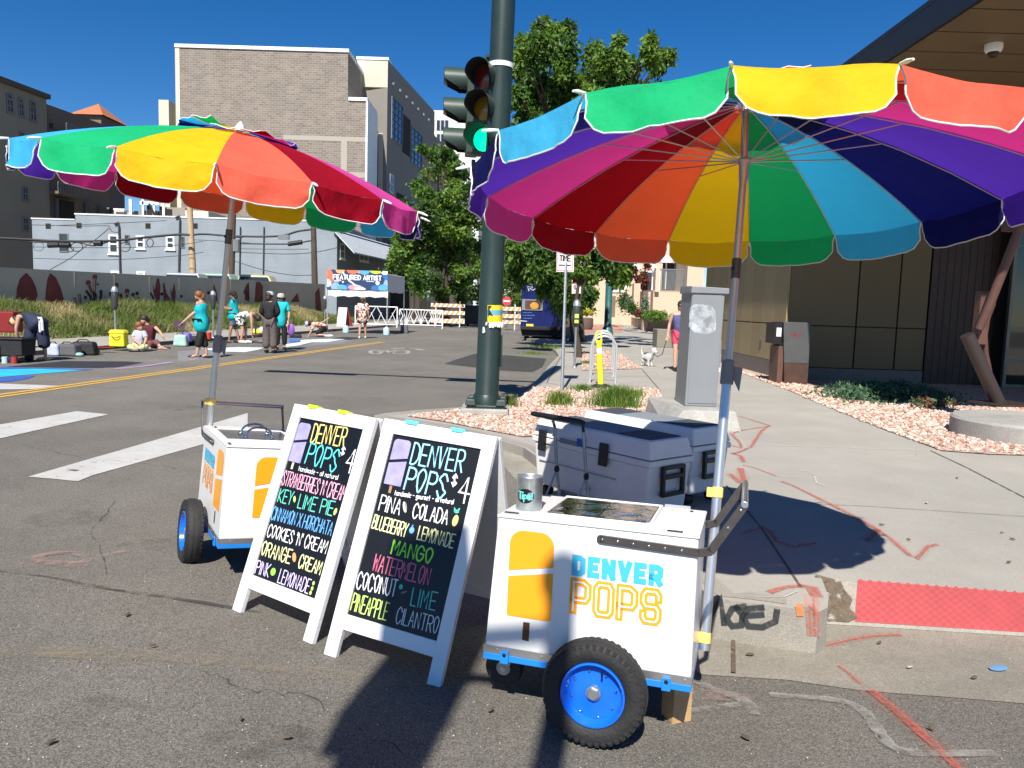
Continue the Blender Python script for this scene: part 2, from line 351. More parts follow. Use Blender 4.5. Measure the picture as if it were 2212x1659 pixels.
# ------------------------------------------------------------------ ground, road, pavements
K5=lambda x,y:(932.6+x*.2976,493.7+y*.2976)      # reading aids: enlarged crops of the survey picture
KR=lambda x,y:(1481+x*.504,823+y*.504)
KL=lambda x,y:(x*.4873,850.3+y*.4873)
K2=lambda x,y:(x*.248,493.7+y*.248)
KA=lambda x,y:(x*.124,619.9+y*.124)
KB=lambda x,y:(384+x*.1612,619.9+y*.1612)
KT=lambda x,y:(685.8+x*.1736,576+y*.1736)
KC4=lambda x,y:(329.2+x*.2976,82.3+y*.2976)
KC1=lambda x,y:(x*.248,82.3+y*.248)
KC6=lambda x,y:(1481.2+x*.3304,493.7+y*.3304)
xs=[-600,-300,-150,-80,-50,-30,-18,-12]+[-9+.1*i for i in range(161)]+[9,14,22,40,80,150,300,600]
ys=[-80,-40,-20,-10,-6]+[-3+.1*i for i in range(121)]+[11,14,18,24,32,45,60,90,130,200,400,900]
g=MB();g.v=[Vector((x,y,hf(x,y))) for y in ys for x in xs];nx=len(xs)
g.f=[(j*nx+i,j*nx+i+1,(j+1)*nx+i+1,(j+1)*nx+i) for j in range(len(ys)-1) for i in range(nx-1)];g.mi(ASPH);g.m=[0]*len(g.f)
g.build("road",kind='structure',smooth=True,origin=(0,0,0),ang=0)
def slab(name,xy,zt,zb,m,sm=None,kind='structure',**kw):
    b=MB();n=len(xy);b.poly([(p[0],p[1],zt) for p in xy],m)
    vs=[(p[0],p[1],zt) for p in xy]+[(p[0],p[1],zb) for p in xy]
    b.add(vs,[(i,n+i,n+(i+1)%n,(i+1)%n) for i in range(n)],sm or m)
    return b.build(name,kind=kind,origin=(0,0,0),**kw)
def sp(l,z=SW): return [gz(x,y,z).xy for x,y in l]
# corner pavement, traced round its kerb
edge=[(1774,1247),(1790,1290),(1788,1312),(1768,1322),(1700,1313),(1620,1302),(1536,1291),(1440,1205),(1335,1112),(1230,1034),(1130,966),(1040,938),(960,922),(880,909),(830,903),(806,898),(830,893),(900,886),(1019,878),(1075,868),(1122,853),(1143,838),(1168,812),(1190,785),(1207,768)]
bulb=[(1200,757),(1180,744),(1160,736),(1137,731)]
U=Vector((.1295,.9916))
e2=sp(edge+bulb)
far=[tuple(e2[-1]+U*t) for t in (12,30,60,110)]
tac=[(1810,1253),(2212,1282)]
t0=gz(1800,1250,SW).xy;t1=gz(2212,1282,SW).xy;td=(t1-t0).normalized();tE=t0+td*3.2
outer=[tuple(p) for p in e2]+far+[(80,150),(80,-8),(float(tE.x+1.2),-8),(float(tE.x+.3),float(tE.y)),tuple(tE),tuple(t0)]
CP=slab("corner_pavement",outer,SW,-.4,CONC,CURB);bv=CP.modifiers.new("bevel","BEVEL");bv.width=.035;bv.segments=3;bv.limit_method="ANGLE";bv.angle_limit=R(60)
# kerb stone strip along the pavement edge and its gutter
def off_line(pts,d):
    o=[]
    for i in range(len(pts)):
        a=Vector(pts[max(i-1,0)]);b=Vector(pts[min(i+1,len(pts)-1)]);t=(b-a).normalized();o.append(Vector(pts[i])+Vector((t.y,-t.x))*d)
    return o
def resample(pts,step):
    pts=[Vector(p) for p in pts];o=[pts[0]]
    for a,b in zip(pts[:-1],pts[1:]):
        n=max(1,int((b-a).length/step));o+=[a+(b-a)*(i/n) for i in range(1,n+1)]
    return o
def strip2(mb,A,B,m,zf,off,M=4):
    N=min(len(A),len(B));vs=[]
    for i in range(N):
        for j in range(M+1):
            p=A[i]+(B[i]-A[i])*(j/M);vs.append((p.x,p.y,zf(p.x,p.y)+off))
    mb.add(vs,[(i*(M+1)+j,(i+1)*(M+1)+j,(i+1)*(M+1)+j+1,i*(M+1)+j+1) for i in range(N-1) for j in range(M)],m)
kb=MB();ke=[Vector(p) for p in e2[4:]]
strip2(kb,off_line(ke,.045),off_line(ke,.15),CURB,lambda x,y:SW,.003,1)
kb.build("kerb",kind='structure',origin=(0,0,0))
gb=MB();inn=resample([gr(x,y).xy for x,y in [(2500,1398),(2212,1376),(1830,1352),(1765,1366),(1562,1362),(1480,1300),(1335,1180),(1130,985),(900,920)]],.1)
outr=[gr(x,y).xy for x,y in [(2500,1548),(2212,1521),(1859,1493),(1700,1470),(1511,1458),(1390,1330),(1270,1200),(1090,1010),(880,935)]]
# same number of stations on both sides
def stations(pts,n):
    L=[0]
    for a,b in zip(pts[:-1],pts[1:]): L.append(L[-1]+(Vector(b)-Vector(a)).length)
    o=[]
    for i in range(n):
        t=L[-1]*i/(n-1);k=max(j for j in range(len(L)) if L[j]<=t+1e-9);k=min(k,len(pts)-2)
        o.append(Vector(pts[k])+(Vector(pts[k+1])-Vector(pts[k]))*((t-L[k])/(L[k+1]-L[k])))
    return o
gi=[gr(x,y).xy for x,y in [(2500,1398),(2212,1376),(1830,1352),(1765,1366),(1562,1362),(1480,1300),(1335,1180),(1130,985),(900,920)]]
A=[];B=[]
for (a,b),(c,d) in zip(zip(gi[:-1],gi[1:]),zip(outr[:-1],outr[1:])):
    n=max(2,int((b-a).length/.09))
    for i in range(n): A.append(a+(b-a)*(i/n));B.append(c+(d-c)*(i/n))
A.append(gi[-1]);B.append(outr[-1])
A=[p+(p-q).normalized()*.25 for p,q in zip(A,B)]
strip2(gb,A,B,GUT,hf,.0035,10)
gb.build("gutter",kind='structure',origin=(0,0,0),smooth=True,ang=0)
# kerb ramp with its red warning pad
b0=gr(1793,1350).xy;bd=(gr(2212,1376).xy-gr(1830,1352).xy).normalized()
RZ0,RZ1=SW,hf(b0.x+.6,b0.y)+.012
def ramp_pt(s,t,off=0):
    a=t0+td*(s*3.2);c=b0+bd*(s*3.2);p=a+(c-a)*t;return Vector((p.x,p.y,RZ0+(RZ1-RZ0)*t+off))
def rgrid(mb,s0,s1,ta,tb_,off,m,n=26,k=8):
    vs=[ramp_pt(s0+(s1-s0)*i/n,ta+(tb_-ta)*j/k,off) for i in range(n+1) for j in range(k+1)]
    mb.add(vs,[(i*(k+1)+j,i*(k+1)+j+1,(i+1)*(k+1)+j+1,(i+1)*(k+1)+j) for i in range(n) for j in range(k)],m)
rb=MB();rgrid(rb,-.02,1.0,-.0,1.03,0,CURB);rb.build("kerb_ramp",kind='structure',origin=(0,0,0))
RED=mat("red_warning_pad",(.40,.062,.066),.75,var=.14,scale=5)
DIRT=mat("gutter_dirt",(.17,.13,.09),.95,var=.4,scale=40,bump=.8,bscale=150,alpha=(.95,22,.36,.5))
tb=MB();rgrid(tb,.04,1,.02,.97,.008,RED)
for i in range(62):
    for j in range(11):
        s=.045+i*.0153+(.00765 if j%2 else 0);t=.06+j*.083
        if s>.99: continue
        c=ramp_pt(s,t,.008);a=ramp_pt(s+.004,t,.008)-c;a=a.normalized();b=ramp_pt(s,t+.05,.008)-c;b=b.normalized()
        vs=[c+(a*math.cos(q*math.pi/3)+b*math.sin(q*math.pi/3))*.0145 for q in range(6)]+[c+(a*math.cos(q*math.pi/3)+b*math.sin(q*math.pi/3))*.007+Vector((0,0,.0105)) for q in range(6)]
        tb.add(vs,[tuple(range(6,12))[::-1]]+[(q,6+q,6+(q+1)%6,(q+1)%6) for q in range(6)],RED)
tb.build("warning_pad",kind='structure',origin=(0,0,0))
db=MB();rr=random.Random(4)
pts=[ramp_pt(-.03,-.02,.014),ramp_pt(.012,.1,.016),ramp_pt(.02,.3,.016),ramp_pt(.034,.5,.016),ramp_pt(.03,.7,.016),ramp_pt(.046,.9,.016),ramp_pt(.03,1.02,.016),ramp_pt(-.03,1.02,.014)]
db.poly(pts[::-1],DIRT);db.build("gutter_dirt",kind='structure',origin=(0,0,0))
# gravel beds
def bed(name,px,m=GRAV,z=SW,off=.012):
    b=MB();b.poly([gz(*p,z)+Vector((0,0,off)) for p in px],m);return b.build(name,kind='structure',origin=(0,0,0))
bed1=[(880,900),(1019,884),(1080,873),(1128,858),(1152,838),(1180,838),(1236,841),(1421,841),(1434,880),(1400,905),(1290,925),(1200,940),(1130,945),(1050,930),(960,912)]
bed("gravel_bed",bed1);bed2=[(1257,759),(1331,759),(1388,797),(1257,801)];bed("gravel_bed",bed2)
bed3=[(1560,780),(1595,800),(1690,838),(1790,880),(1900,925),(2035,975),(2140,983),(2212,985),(2500,1002),(2900,1000),(2900,800),(1900,780)]
bed("gravel_bed",bed3)
stone=MB();PK=[mat("pink_stone",(.52,.33,.27),.85,var=.2,scale=30),mat("pale_stone",(.66,.55,.46),.85,var=.2,scale=30),mat("rust_stone",(.34,.17,.12),.85,var=.2,scale=30),mat("tan_stone",(.55,.42,.33),.85,var=.2,scale=30)]
def inside(p,poly):
    c=False;n=len(poly)
    for i in range(n):
        a,b=poly[i],poly[i-1]
        if (a[1]>p[1])!=(b[1]>p[1]) and p[0]<(b[0]-a[0])*(p[1]-a[1])/(b[1]-a[1])+a[0]: c=not c
    return c
def stones(poly,n,rmin,rmax,seed):
    q=random.Random(seed);P=[gz(*p,SW).xy for p in poly];x0,x1=min(p[0] for p in P),max(p[0] for p in P);y0,y1=min(p[1] for p in P),max(p[1] for p in P);k=0
    while k<n:
        x,y=q.uniform(x0,x1),q.uniform(y0,y1)
        if not inside((x,y),P): continue
        k+=1;r=q.uniform(rmin,rmax);M=Matrix.Rotation(q.uniform(0,6),3,'Z')@Matrix.Rotation(q.uniform(0,1),3,'X')
        stone.ell((x,y,SW+.012+r*.25),(r,r*q.uniform(.6,1),r*q.uniform(.4,.7)),PK[q.choice((0,0,1,1,2,3,3))],5,3,M)
stones(bed1,3800,.014,.034,1);stones(bed2,500,.016,.034,2)
stones([(1590,802),(1690,840),(1790,882),(1900,927),(2035,975),(2212,985),(2300,985),(2300,880),(2050,870),(1850,860),(1700,825)],4600,.016,.038,3)
stone.build("gravel",kind='stuff',origin=(0,0,0),label="loose pink and pale gravel stones in the planting beds",cat="gravel")
# left pavement and verge
LC=lambda Y:-11.32+.1285*(Y-20.9)
def lstrip(o0,o1,ya,yb): return [(LC(ya)-o0,ya),(LC(yb)-o0,yb),(LC(yb)-o1,yb),(LC(ya)-o1,ya)]
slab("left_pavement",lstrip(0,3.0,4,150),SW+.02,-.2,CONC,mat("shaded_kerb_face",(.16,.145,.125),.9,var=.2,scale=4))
EARTH=mat("dry_verge_soil",(.27,.245,.12),.95,var=.3,scale=3,bump=.6,bscale=12)
vb=MB();NV=40;prof=[(2.98,.12),(3.4,.3),(4.0,.62),(4.8,.92),(5.6,1.02)]
for i in range(NV+1):
    Y=8+44.5*i/NV;fade=clip((52.5-Y)/6,0.05,1)
    for o,z in prof: vb.v.append(Vector((LC(Y)-o,Y,.1+(z-.1)*fade*(1+.12*mn.noise((Y*.3,o,0))))))
vb.mi(EARTH);n5=len(prof)
for i in range(NV):
    for j in range(n5-1): vb.f.append((i*n5+j,(i+1)*n5+j,(i+1)*n5+j+1,i*n5+j+1));vb.m.append(0)
vb.build("verge",kind='structure',origin=(0,0,0),smooth=True)
GR=[mat("grass_green",(.155,.215,.045),.7,trans=.45,var=.3,scale=2),mat("grass_dry",(.42,.36,.18),.8,trans=.35,var=.2,scale=2),mat("grass_olive",(.24,.255,.085),.75,trans=.4,var=.3,scale=2)]
gb=MB();q=random.Random(11)
def blade(mb,p,h,w,m,lean=.35):
    a=q.uniform(0,6.28);dx,dy=math.cos(a),math.sin(a);l=q.uniform(0,lean)*h;b=q.uniform(0,6.28);lx,ly=math.cos(b)*l,math.sin(b)*l
    mb.add([p+Vector((-dx*w,-dy*w,0)),p+Vector((dx*w,dy*w,0)),p+Vector((lx*.4+dx*w*.7,ly*.4+dy*w*.7,h*.6)),p+Vector((lx*.4-dx*w*.7,ly*.4-dy*w*.7,h*.6)),p+Vector((lx,ly,h))],[(0,1,2,3),(3,2,4)],m)
def vz(o):
    for (a,za),(b,zb) in zip(prof[:-1],prof[1:]):
        if a<=o<=b: return za+(zb-za)*(o-a)/(b-a)
    return .1
for i in range(40000):
    Y=13+39*q.random()**1.25;o=q.uniform(3.0,5.5);x=LC(Y)-o;fade=clip((52.5-Y)/6,0.05,1)
    d=mn.noise((x*.35,Y*.22,3.0));d2=mn.noise((x*.9,Y*.7,9.0))
    m=GR[1] if d+d2*.5>.16 else (GR[0] if d+d2*.6<-.02 else GR[2])
    if m is GR[1] and q.random()<.35: continue
    h=q.uniform(.12,.34)*(1.15+.8*d2)*(.8 if m is GR[1] else 1.1)
    blade(gb,Vector((x,Y,.08+(vz(o)-.1)*fade)),max(.06,h),q.uniform(.006,.013)*(1+Y*.018),m,1.1)
gb.build("verge_grass",kind='stuff',origin=(0,0,0),label="uncut green and straw coloured grass on the bank below the mural wall",cat="grass")
# painted and chalked marks on the ground
PAINT=mat("worn_white_road_paint",(.47,.46,.43),.8,var=.14,scale=3,alpha=(1,16,.30,.40))
YEL=mat("worn_yellow_road_paint",(.62,.36,.05),.8,var=.15,scale=5,alpha=(.95,10,.28,.42))
cw=MB()
for pl in ([(0,918),(166,889),(234,896),(0,948),(-150,975),(-150,945)],[(61,1031),(120,1036),(168,1041),(200,1028),(441,960),(535,925),(535,893),(441,921)],[(-60,828),(0,829),(126,834),(74,841),(-60,843)]):
    gpoly(cw,pl,PAINT,off=.006)
cw.build("crosswalk_marking",kind='structure',origin=(0,0,0))
yl=MB()
for s in (-.1,.1):
    a,b=Vector((-8.9,1.2)),Vector((-5.05,29.8));n=Vector((1,0))*s;ribbon(yl,[a+n,b+n],.11,YEL,lambda x,y:0,.006)
yl.build("centre_line_marking",kind='structure',origin=(0,0,0))
PW2=mat("faded_white_paint",(.45,.44,.41),.85,var=.2,scale=5,alpha=(.8,12,.3,.5))
bk=MB()
def gl(mb,px,w,m,fn=gr,off=.006,**k): ribbon(mb,[fn(*p).xy for p in px],w,m,(lambda x,y:SW) if fn is not gr else hf,off,**k)
for cx,rx in ((705,70),(1010,105)):
    gl(bk,[KT(cx+20+rx*math.cos(t*.35),1065+22*math.sin(t*.35)) for t in range(19)],.12,PW2)
gl(bk,[KT(730,1060),KT(860,1045),KT(900,1075),KT(1000,1045),KT(930,1040)],.12,PW2);gl(bk,[KT(930,1018),KT(1130,1015),KT(1310,1038)],.3,PW2);gl(bk,[KT(1100,1012),KT(1200,1030)],.2,PW2)
bk.build("bicycle_lane_marking",kind='structure',origin=(0,0,0))
PATCH=gritty("dark_asphalt_patch",(.055,.054,.05),.4,200,.12,1.5,.8)
pa=MB();pt=[KT(1585,1210),KT(1700,1165),KT(1960,1085),(1100,768),(1180,775),(1172,793),(1150,804),(1080,800)];gpoly(pa,pt,PATCH,off=.005);pa.build("asphalt_patch",kind='structure',origin=(0,0,0))
# chalk pictures on the far lane
def chalkmat(n,c,a=.9): return mat(n,c,.95,var=.15,scale=4,alpha=(a,5,.25,.42))
ck=MB()
C_dark=chalkmat("charcoal_chalk",(.022,.023,.03),.95);C_cy=mat("cyan_chalk",(.02,.42,.66),.9,var=.25,scale=1.6);C_wh=chalkmat("white_chalk_area",(.66,.74,.76));C_bl=chalkmat("blue_chalk",(.035,.10,.42));C_pu=chalkmat("lilac_chalk",(.42,.27,.50),.8);C_pk=chalkmat("pink_chalk",(.5,.33,.33),.6);C_gy=chalkmat("pale_chalk_smear",(.30,.31,.32),.6)
for pl,m,o in (([KA(100,1395),KA(700,1335),KA(1100,1295),KA(1700,1298),KA(2212,1302),KA(2500,1320),KA(2050,1400),KA(1700,1415),KA(900,1405)],C_dark,.007),
 ([KA(-700,1420),KA(0,1432),KA(700,1425),KA(1500,1448),KA(1050,1490),KA(600,1525),KA(0,1575),KA(-700,1600)],C_cy,.0075),
 ([KA(-500,1590),KA(0,1590),KA(300,1560),KA(620,1545),KA(500,1600),KA(200,1650),KA(-500,1700)],C_bl,.008),([KA(0,1400),KA(700,1418),KA(1650,1440),KA(1500,1455),KA(600,1432),KA(0,1440)],C_bl,.0085),
 ([KB(300,830),KB(500,822),KB(800,808),KB(1170,815),KB(1080,842),KB(900,876),KB(560,868)],C_wh,.007),([KB(1640,712),KB(1900,700),KB(2240,700),KB(2000,740),KB(1640,742)],C_wh,.007),
 ([KB(1440,770),KB(1640,742),KB(1800,742),KB(1600,790),KB(1440,808)],C_wh,.008),([KB(0,860),KB(500,835),KB(700,880),KB(500,940),KB(200,990),KB(0,1000)],C_gy,.005),([KB(150,965),KB(330,948),KB(340,958),KB(160,985)],C_pk,.007),
 ([KB(1700,790),KB(2000,680),KB(2400,690),KB(2200,760)],C_gy,.005),([KB(1080,720),KB(1640,690),KB(1500,760),KB(1080,745)],C_gy,.0055),([KB(2050,690),KB(2212,672),KB(2500,680),KB(2300,712)],C_dark,.006)):
    gpoly(ck,pl,m,off=o)
gl(ck,[(246,797),(300,793),(372,783)],.16,C_pu,off=.009);gl(ck,[(246,798),(296,796)],.08,C_pk,off=.010)
ck.build("chalk_drawing",kind='structure',origin=(0,0,0))
# spray paint on the pavement and road
C_rd=mat("red_marking_paint",(.52,.125,.085),.8,var=.2,scale=12,alpha=(.68,38,.3,.58));C_hal=mat('red_overspray',(.52,.14,.10),.85,alpha=(.34,60,.40,.75));C_w2=mat("white_marking_chalk",(.6,.6,.56),.9,var=.1,alpha=(.8,30,.35,.6));C_gf=mat("black_spray_paint",(.03,.035,.04),.7,var=.2,alpha=(.9,16,.2,.5));C_or=mat("orange_spray_paint",(.65,.22,.08),.7,var=.2,alpha=(.9,16,.2,.4))
JT=mat("pavement_joint",(.10,.092,.078),.95,var=.25,alpha=(.9,9,.25,.5));JL=mat("pale_pavement_joint",(.52,.50,.45),.95,var=.1,alpha=(.8,9,.3,.5))
gs=lambda x,y:gz(x,y,SW)
mk=MB()
for l,w in (([(165,145),(230,152),(360,192),(325,215),(280,285),(205,315)],.035),([(205,225),(240,212),(355,196)],.035),([(195,225),(235,270),(240,290),(190,275)],.03),([(195,310),(235,322),(250,350)],.04),([(235,375),(250,430)],.06),([(190,400),(235,440)],.05),([(245,362),(300,375),(390,410)],.025),
 ([(410,432),(460,450),(600,520),(700,570),(810,632),(880,680),(960,750),(990,765),(1010,745),(1040,712),(1080,703)],.035),([(825,640),(805,665),(775,690)],.05),([(325,625),(365,650),(390,690),(470,715),(500,705),(560,698)],.03),([(240,655),(325,630)],.02)):
    gl(mk,[KR(*p) for p in l],w*1.9,C_hal,gs,off=.007,jit=.3);gl(mk,[KR(*p) for p in l],w*.85,C_rd,gs,off=.008,jit=.25)
for l,w in (([(395,410),(490,415)],.012),([(475,385),(530,390),(550,405)],.014),([(552,412),(560,440),(605,455)],.016),([(190,190),(225,240),(258,295)],.012)):
    gl(mk,[KR(*p) for p in l],w,C_w2,gs,off=.008)
for l,w in (([(355,910),(420,890),(500,880)],.045),([(480,880),(540,890),(565,930)],.07)): gl(mk,[KR(*p) for p in l],w,C_rd,gs,off=.009,jit=.2)
for l,w in (([(600,1140),(700,1115),(800,1098),(925,1093)],.03),([(655,1225),(700,1260),(750,1305)],.02),([(790,1330),(900,1420),(1000,1510),(1080,1580),(1170,1670)],.055)): gl(mk,[KR(*p) for p in l],w*1.8,C_hal,gr,off=.0075,jit=.3);gl(mk,[KR(*p) for p in l],w*.7,C_rd,gr,off=.009,jit=.3)
mk.build("red_utility_marking",kind='structure',origin=(0,0,0))
jt=MB()
for l,w in (([(1050,300),(1200,370),(1450,500),(1700,630)],.016),([(470,525),(800,540),(1450,583),(1900,615)],.008),([(175,450),(330,640),(490,880)],.014),([(0,720),(170,640)],.008)): gl(jt,[KR(*p) for p in l],w,JT,gs,off=.006)
for l,w in (([(235,275),(600,285),(1045,302)],.014),([(240,927),(420,932),(480,905)],.008),([(600,205),(760,212)],.01)): gl(jt,[KR(*p) for p in l],w,JL,gs,off=.007)
for l in ([K5(1525,1020),K5(1660,1180)],[K5(835,1120),K5(935,935)],[K5(740,1120),K5(835,1122),K5(925,1135)],[K5(840,1015),K5(950,1015),K5(1100,1020)],[K5(1230,1080),K5(1560,1075)]): gl(jt,l,.02,JT,gs,off=.006)
gl(jt,[KR(205,1075),KR(205,1260)],.02,DIRT,gr,off=.014)
jt.build("pavement_joint",kind='structure',origin=(0,0,0))
# worn streaks and the seam across the asphalt
ws=MB();TAN=mat("dusty_streak",(.30,.25,.17),.95,var=.1,alpha=(.5,7,.42,.72));SEAM=mat("asphalt_seam",(.05,.047,.043),.95,var=.2,alpha=(.75,6,.4,.6));CKP=mat("smudged_pink_chalk",(.42,.27,.24),.95,var=.2,alpha=(.55,9,.4,.7));CKW=mat("smudged_white_chalk",(.40,.39,.36),.95,alpha=(.62,11,.36,.66))
gl(ws,[(-120,1400),(0,1405),(250,1415),(480,1432),(700,1455),(900,1480)],.11,TAN,jit=.35);gl(ws,[(-50,1415),(350,1424),(700,1462)],.05,TAN,off=.009,jit=.3)
gl(ws,[(-60,1232),(0,1236),(100,1247),(195,1266),(300,1285),(440,1304),(560,1325)],.028,SEAM,off=.007,jit=.5);gl(ws,[KL(0,800),KL(400,860),KL(950,930)],.015,TAN,off=.0075)
for t0_,t1_ in ((0,19),(2,17)): gl(ws,[KL(280+115*math.cos(t*.33),735+25*math.sin(t*.33)) for t in range(t0_,t1_)],.06,CKP,off=.008,jit=.5)
gl(ws,[KL(90,765),KL(200,750),KL(380,770)],.08,CKP,off=.0085,jit=.5);gl(ws,[KL(450,725),KL(560,700)],.05,CKP,off=.008)
gl(ws,crom([KR(30,1290),KR(120,1330),KR(260,1385),KR(290,1440)],6),.045,CKW,jit=.4,off=.013);gl(ws,[KR(20,1425),KR(240,1395)],.04,CKW,off=.013);gl(ws,crom([KR(360,1355),KR(650,1378),KR(760,1425),KR(820,1500),KR(870,1565),KR(950,1600),KR(1100,1608),KR(1330,1605)],6),.05,CKW,jit=.15,off=.012);gl(ws,[KR(60,1350),KR(280,1370)],.09,CKP,off=.0125,jit=.5)
gl(ws,[KL(300,340),KL(345,345)],.05,SEAM,off=.009)
OIL=mat("oil_stain",(.035,.032,.03),.6,var=.2,alpha=(.26,5,.44,.72));qo=random.Random(9)
for px,w in (((330,1180),.22),((600,1010),.25),((150,1120),.3),((760,860),.5),((420,880),.5),((900,800),.6),((200,1540),.16),((560,1600),.2),((820,900),.3)):
    c=gr(*px);n_=18;ws.poly([Vector((c.x+w*(1+.3*mn.noise((i*.9,w*9,1)))*math.cos(i*.349),c.y+w*.7*(1+.3*mn.noise((i*.9,w*7,4)))*math.sin(i*.349),0)) for i in range(n_)],OIL)
    for v in ws.v[-n_:]: v.z=hf(v.x,v.y)+.006
for l in ([(40,960),(180,990),(330,1005),(420,1020)],[(640,905),(700,880),(880,855),(1000,838)],[(250,1080),(200,1150),(240,1260)],[(560,850),(760,830),(980,812)],[(880,1640),(760,1560),(640,1500),(520,1490),(420,1440)]):
    pts=[gr(*p).xy for p in l];f_=[]
    for a_,b_ in zip(pts[:-1],pts[1:]):
        for k_ in range(7): p_=a_+(b_-a_)*(k_/7);f_.append((p_.x+qo.uniform(-.025,.025),p_.y+qo.uniform(-.03,.03)))
    ribbon(ws,f_,.007,SEAM,hf,.0065,.5)
ws.build("worn_road_marking",kind='structure',origin=(0,0,0))
# graffiti and orange paint on the kerb face
def kerbface(l,w,m,mb):
    a=gr(1562,1365);b=gr(1765,1368);d=(b-a);d.z=0;d.normalize();n=Vector((d.y,-d.x,0));P=a+n*.01
    nn=Vector((n.x,n.y,0));E0=Vector(e2[6]);E1=Vector(e2[3])
    dd=(E1-E0).normalized();nn=Vector((dd.y,-dd.x,0));P=Vector((E0.x,E0.y,0))+nn*.006
    P3=[onp(*KR(*p),P,nn) for p in l];ux=Vector((dd.x,dd.y,0))
    stroke2d(mb,[((p-P).dot(ux),p.z) for p in P3],w,lambda q:P+ux*q.x+Vector((0,0,q.y)),m)
kf=MB()
for l in ([(105,1010),(150,935),(165,1040)],[(255,965),(200,975),(175,1020),(200,1050),(240,1045),(245,1000),(215,968)],[(330,970),(270,975),(245,1010),(270,1050),(330,1055),(385,1030),(392,985)],[(265,1005),(330,1000)]): kerbface(l,.03,C_gf,kf)
C_of=mat('faded_red_drip',(.55,.14,.09),.8,var=.2,scale=12,alpha=(.62,20,.36,.62))
kerbface([(487,962),(490,1000)],.032,C_or,kf)
for l,w in (([(515,920),(524,1000),(530,1085)],.022),([(556,935),(562,1000),(566,1085)],.034),([(540,925),(543,985),(548,1085)],.03)): kerbface(l,w,C_of,kf)
kf.build("kerb_graffiti",kind='structure',origin=(0,0,0))
lit=MB();q3=random.Random(5);LEAF=mat("dead_leaf",(.10,.07,.04),.9,var=.3);CHIP=mat("pale_chip",(.40,.38,.33),.8,var=.2)
for p,fn in [(KR(x,y),gs) for x,y in ((990,317),(1033,527),(1355,657),(1400,684),(955,686),(1385,783),(840,622),(1163,420))]+[(KR(x,y),gr) for x,y in ((960,1237),(830,1132),(275,1183),(360,1137),(500,1107),(1237,1282),(475,1103),(450,1147))]+[((x,y),gr) for x,y in ((275,1332),(330,1400),(1060,1540),(520,1560),(110,1610),(620,1600),(1610,1600),(1900,1600),(2010,1580))]:
    c=fn(*p);z=c.z+(.012 if fn is gr else .01);r=q3.uniform(.012,.024);a=q3.uniform(0,6)
    lit.ell((c.x,c.y,z+.003),(r,r*.45,.005),q3.choice((LEAF,LEAF,CHIP)),6,4,rotz(a))
for i in range(650):
    px=(q3.uniform(-20,2230),q3.uniform(1210,1665));c=gr(*px);r=q3.uniform(.0015,.004);lit.ell((c.x,c.y,c.z+r*.3+.003),(r,r*.8,r*.6),q3.choice((CHIP,LEAF,PK[3],PK[1])),4,3,rotz(q3.uniform(0,6)))
lit.build("road_litter",kind='stuff',origin=(0,0,0),label="scattered leaves grit and pale chips on the road and pavement",cat="litter")
b=MB();c=gr(*KR(1340,1240));b.ell(c+Vector((0,0,.013)),(.055,.028,.002),mat("flat_blue_paint_spot",(.12,.27,.45),.8),10,4,rotz(.4));b.build("paint_spot",kind='structure')
# ------------------------------------------------------------------ foreground: carts, umbrellas, boards, coolers
RRm=Matrix(((.9559,.2932,.0149),(-.2936,.9538,.0641),(.0046,-.0657,.9978)));ORv=Vector((-.0462,2.8725,.177))
RLm=Matrix(((-.5061,-.8581,.0866),(.8625,-.5033,.0531),(-.002,.1015,.9948)));OLv=Vector((-1.1746,4.3886,.1216))
def popsicle(mb,O,ux,uy,u0_,u1_,v0,v1,m,off=.0016,cut=True,rr=.055):
    """rounded popsicle with a slanting gap"""
    nn=ux.cross(uy).normalized();w=u1_-u0_;P=lambda u,v:O+ux*u+uy*v+nn*off
    def arc(cx,cy,r,a,b): return [(cx+r*math.cos(R(a+(b-a)*i/8)),cy+r*math.sin(R(a+(b-a)*i/8))) for i in range(9)]
    h=v1-v0;ga=v0+h*.52;gb_=v0+h*.61;gap=h*.06
    top=[(u0_,ga+gap*.1),(u1_,gb_+gap*.1)]+arc(u1_-rr,v1-rr,rr,0,90)+arc(u0_+rr,v1-rr,rr,90,180)
    r2=rr*.12
    bot=[(u1_,gb_-gap),(u0_,ga-gap)]+arc(u0_+r2,v0+r2,r2,180,270)+arc(u1_-r2,v0+r2,r2,270,360)
    mb.poly([P(*p) for p in top],m);mb.poly([P(*p) for p in bot],m)
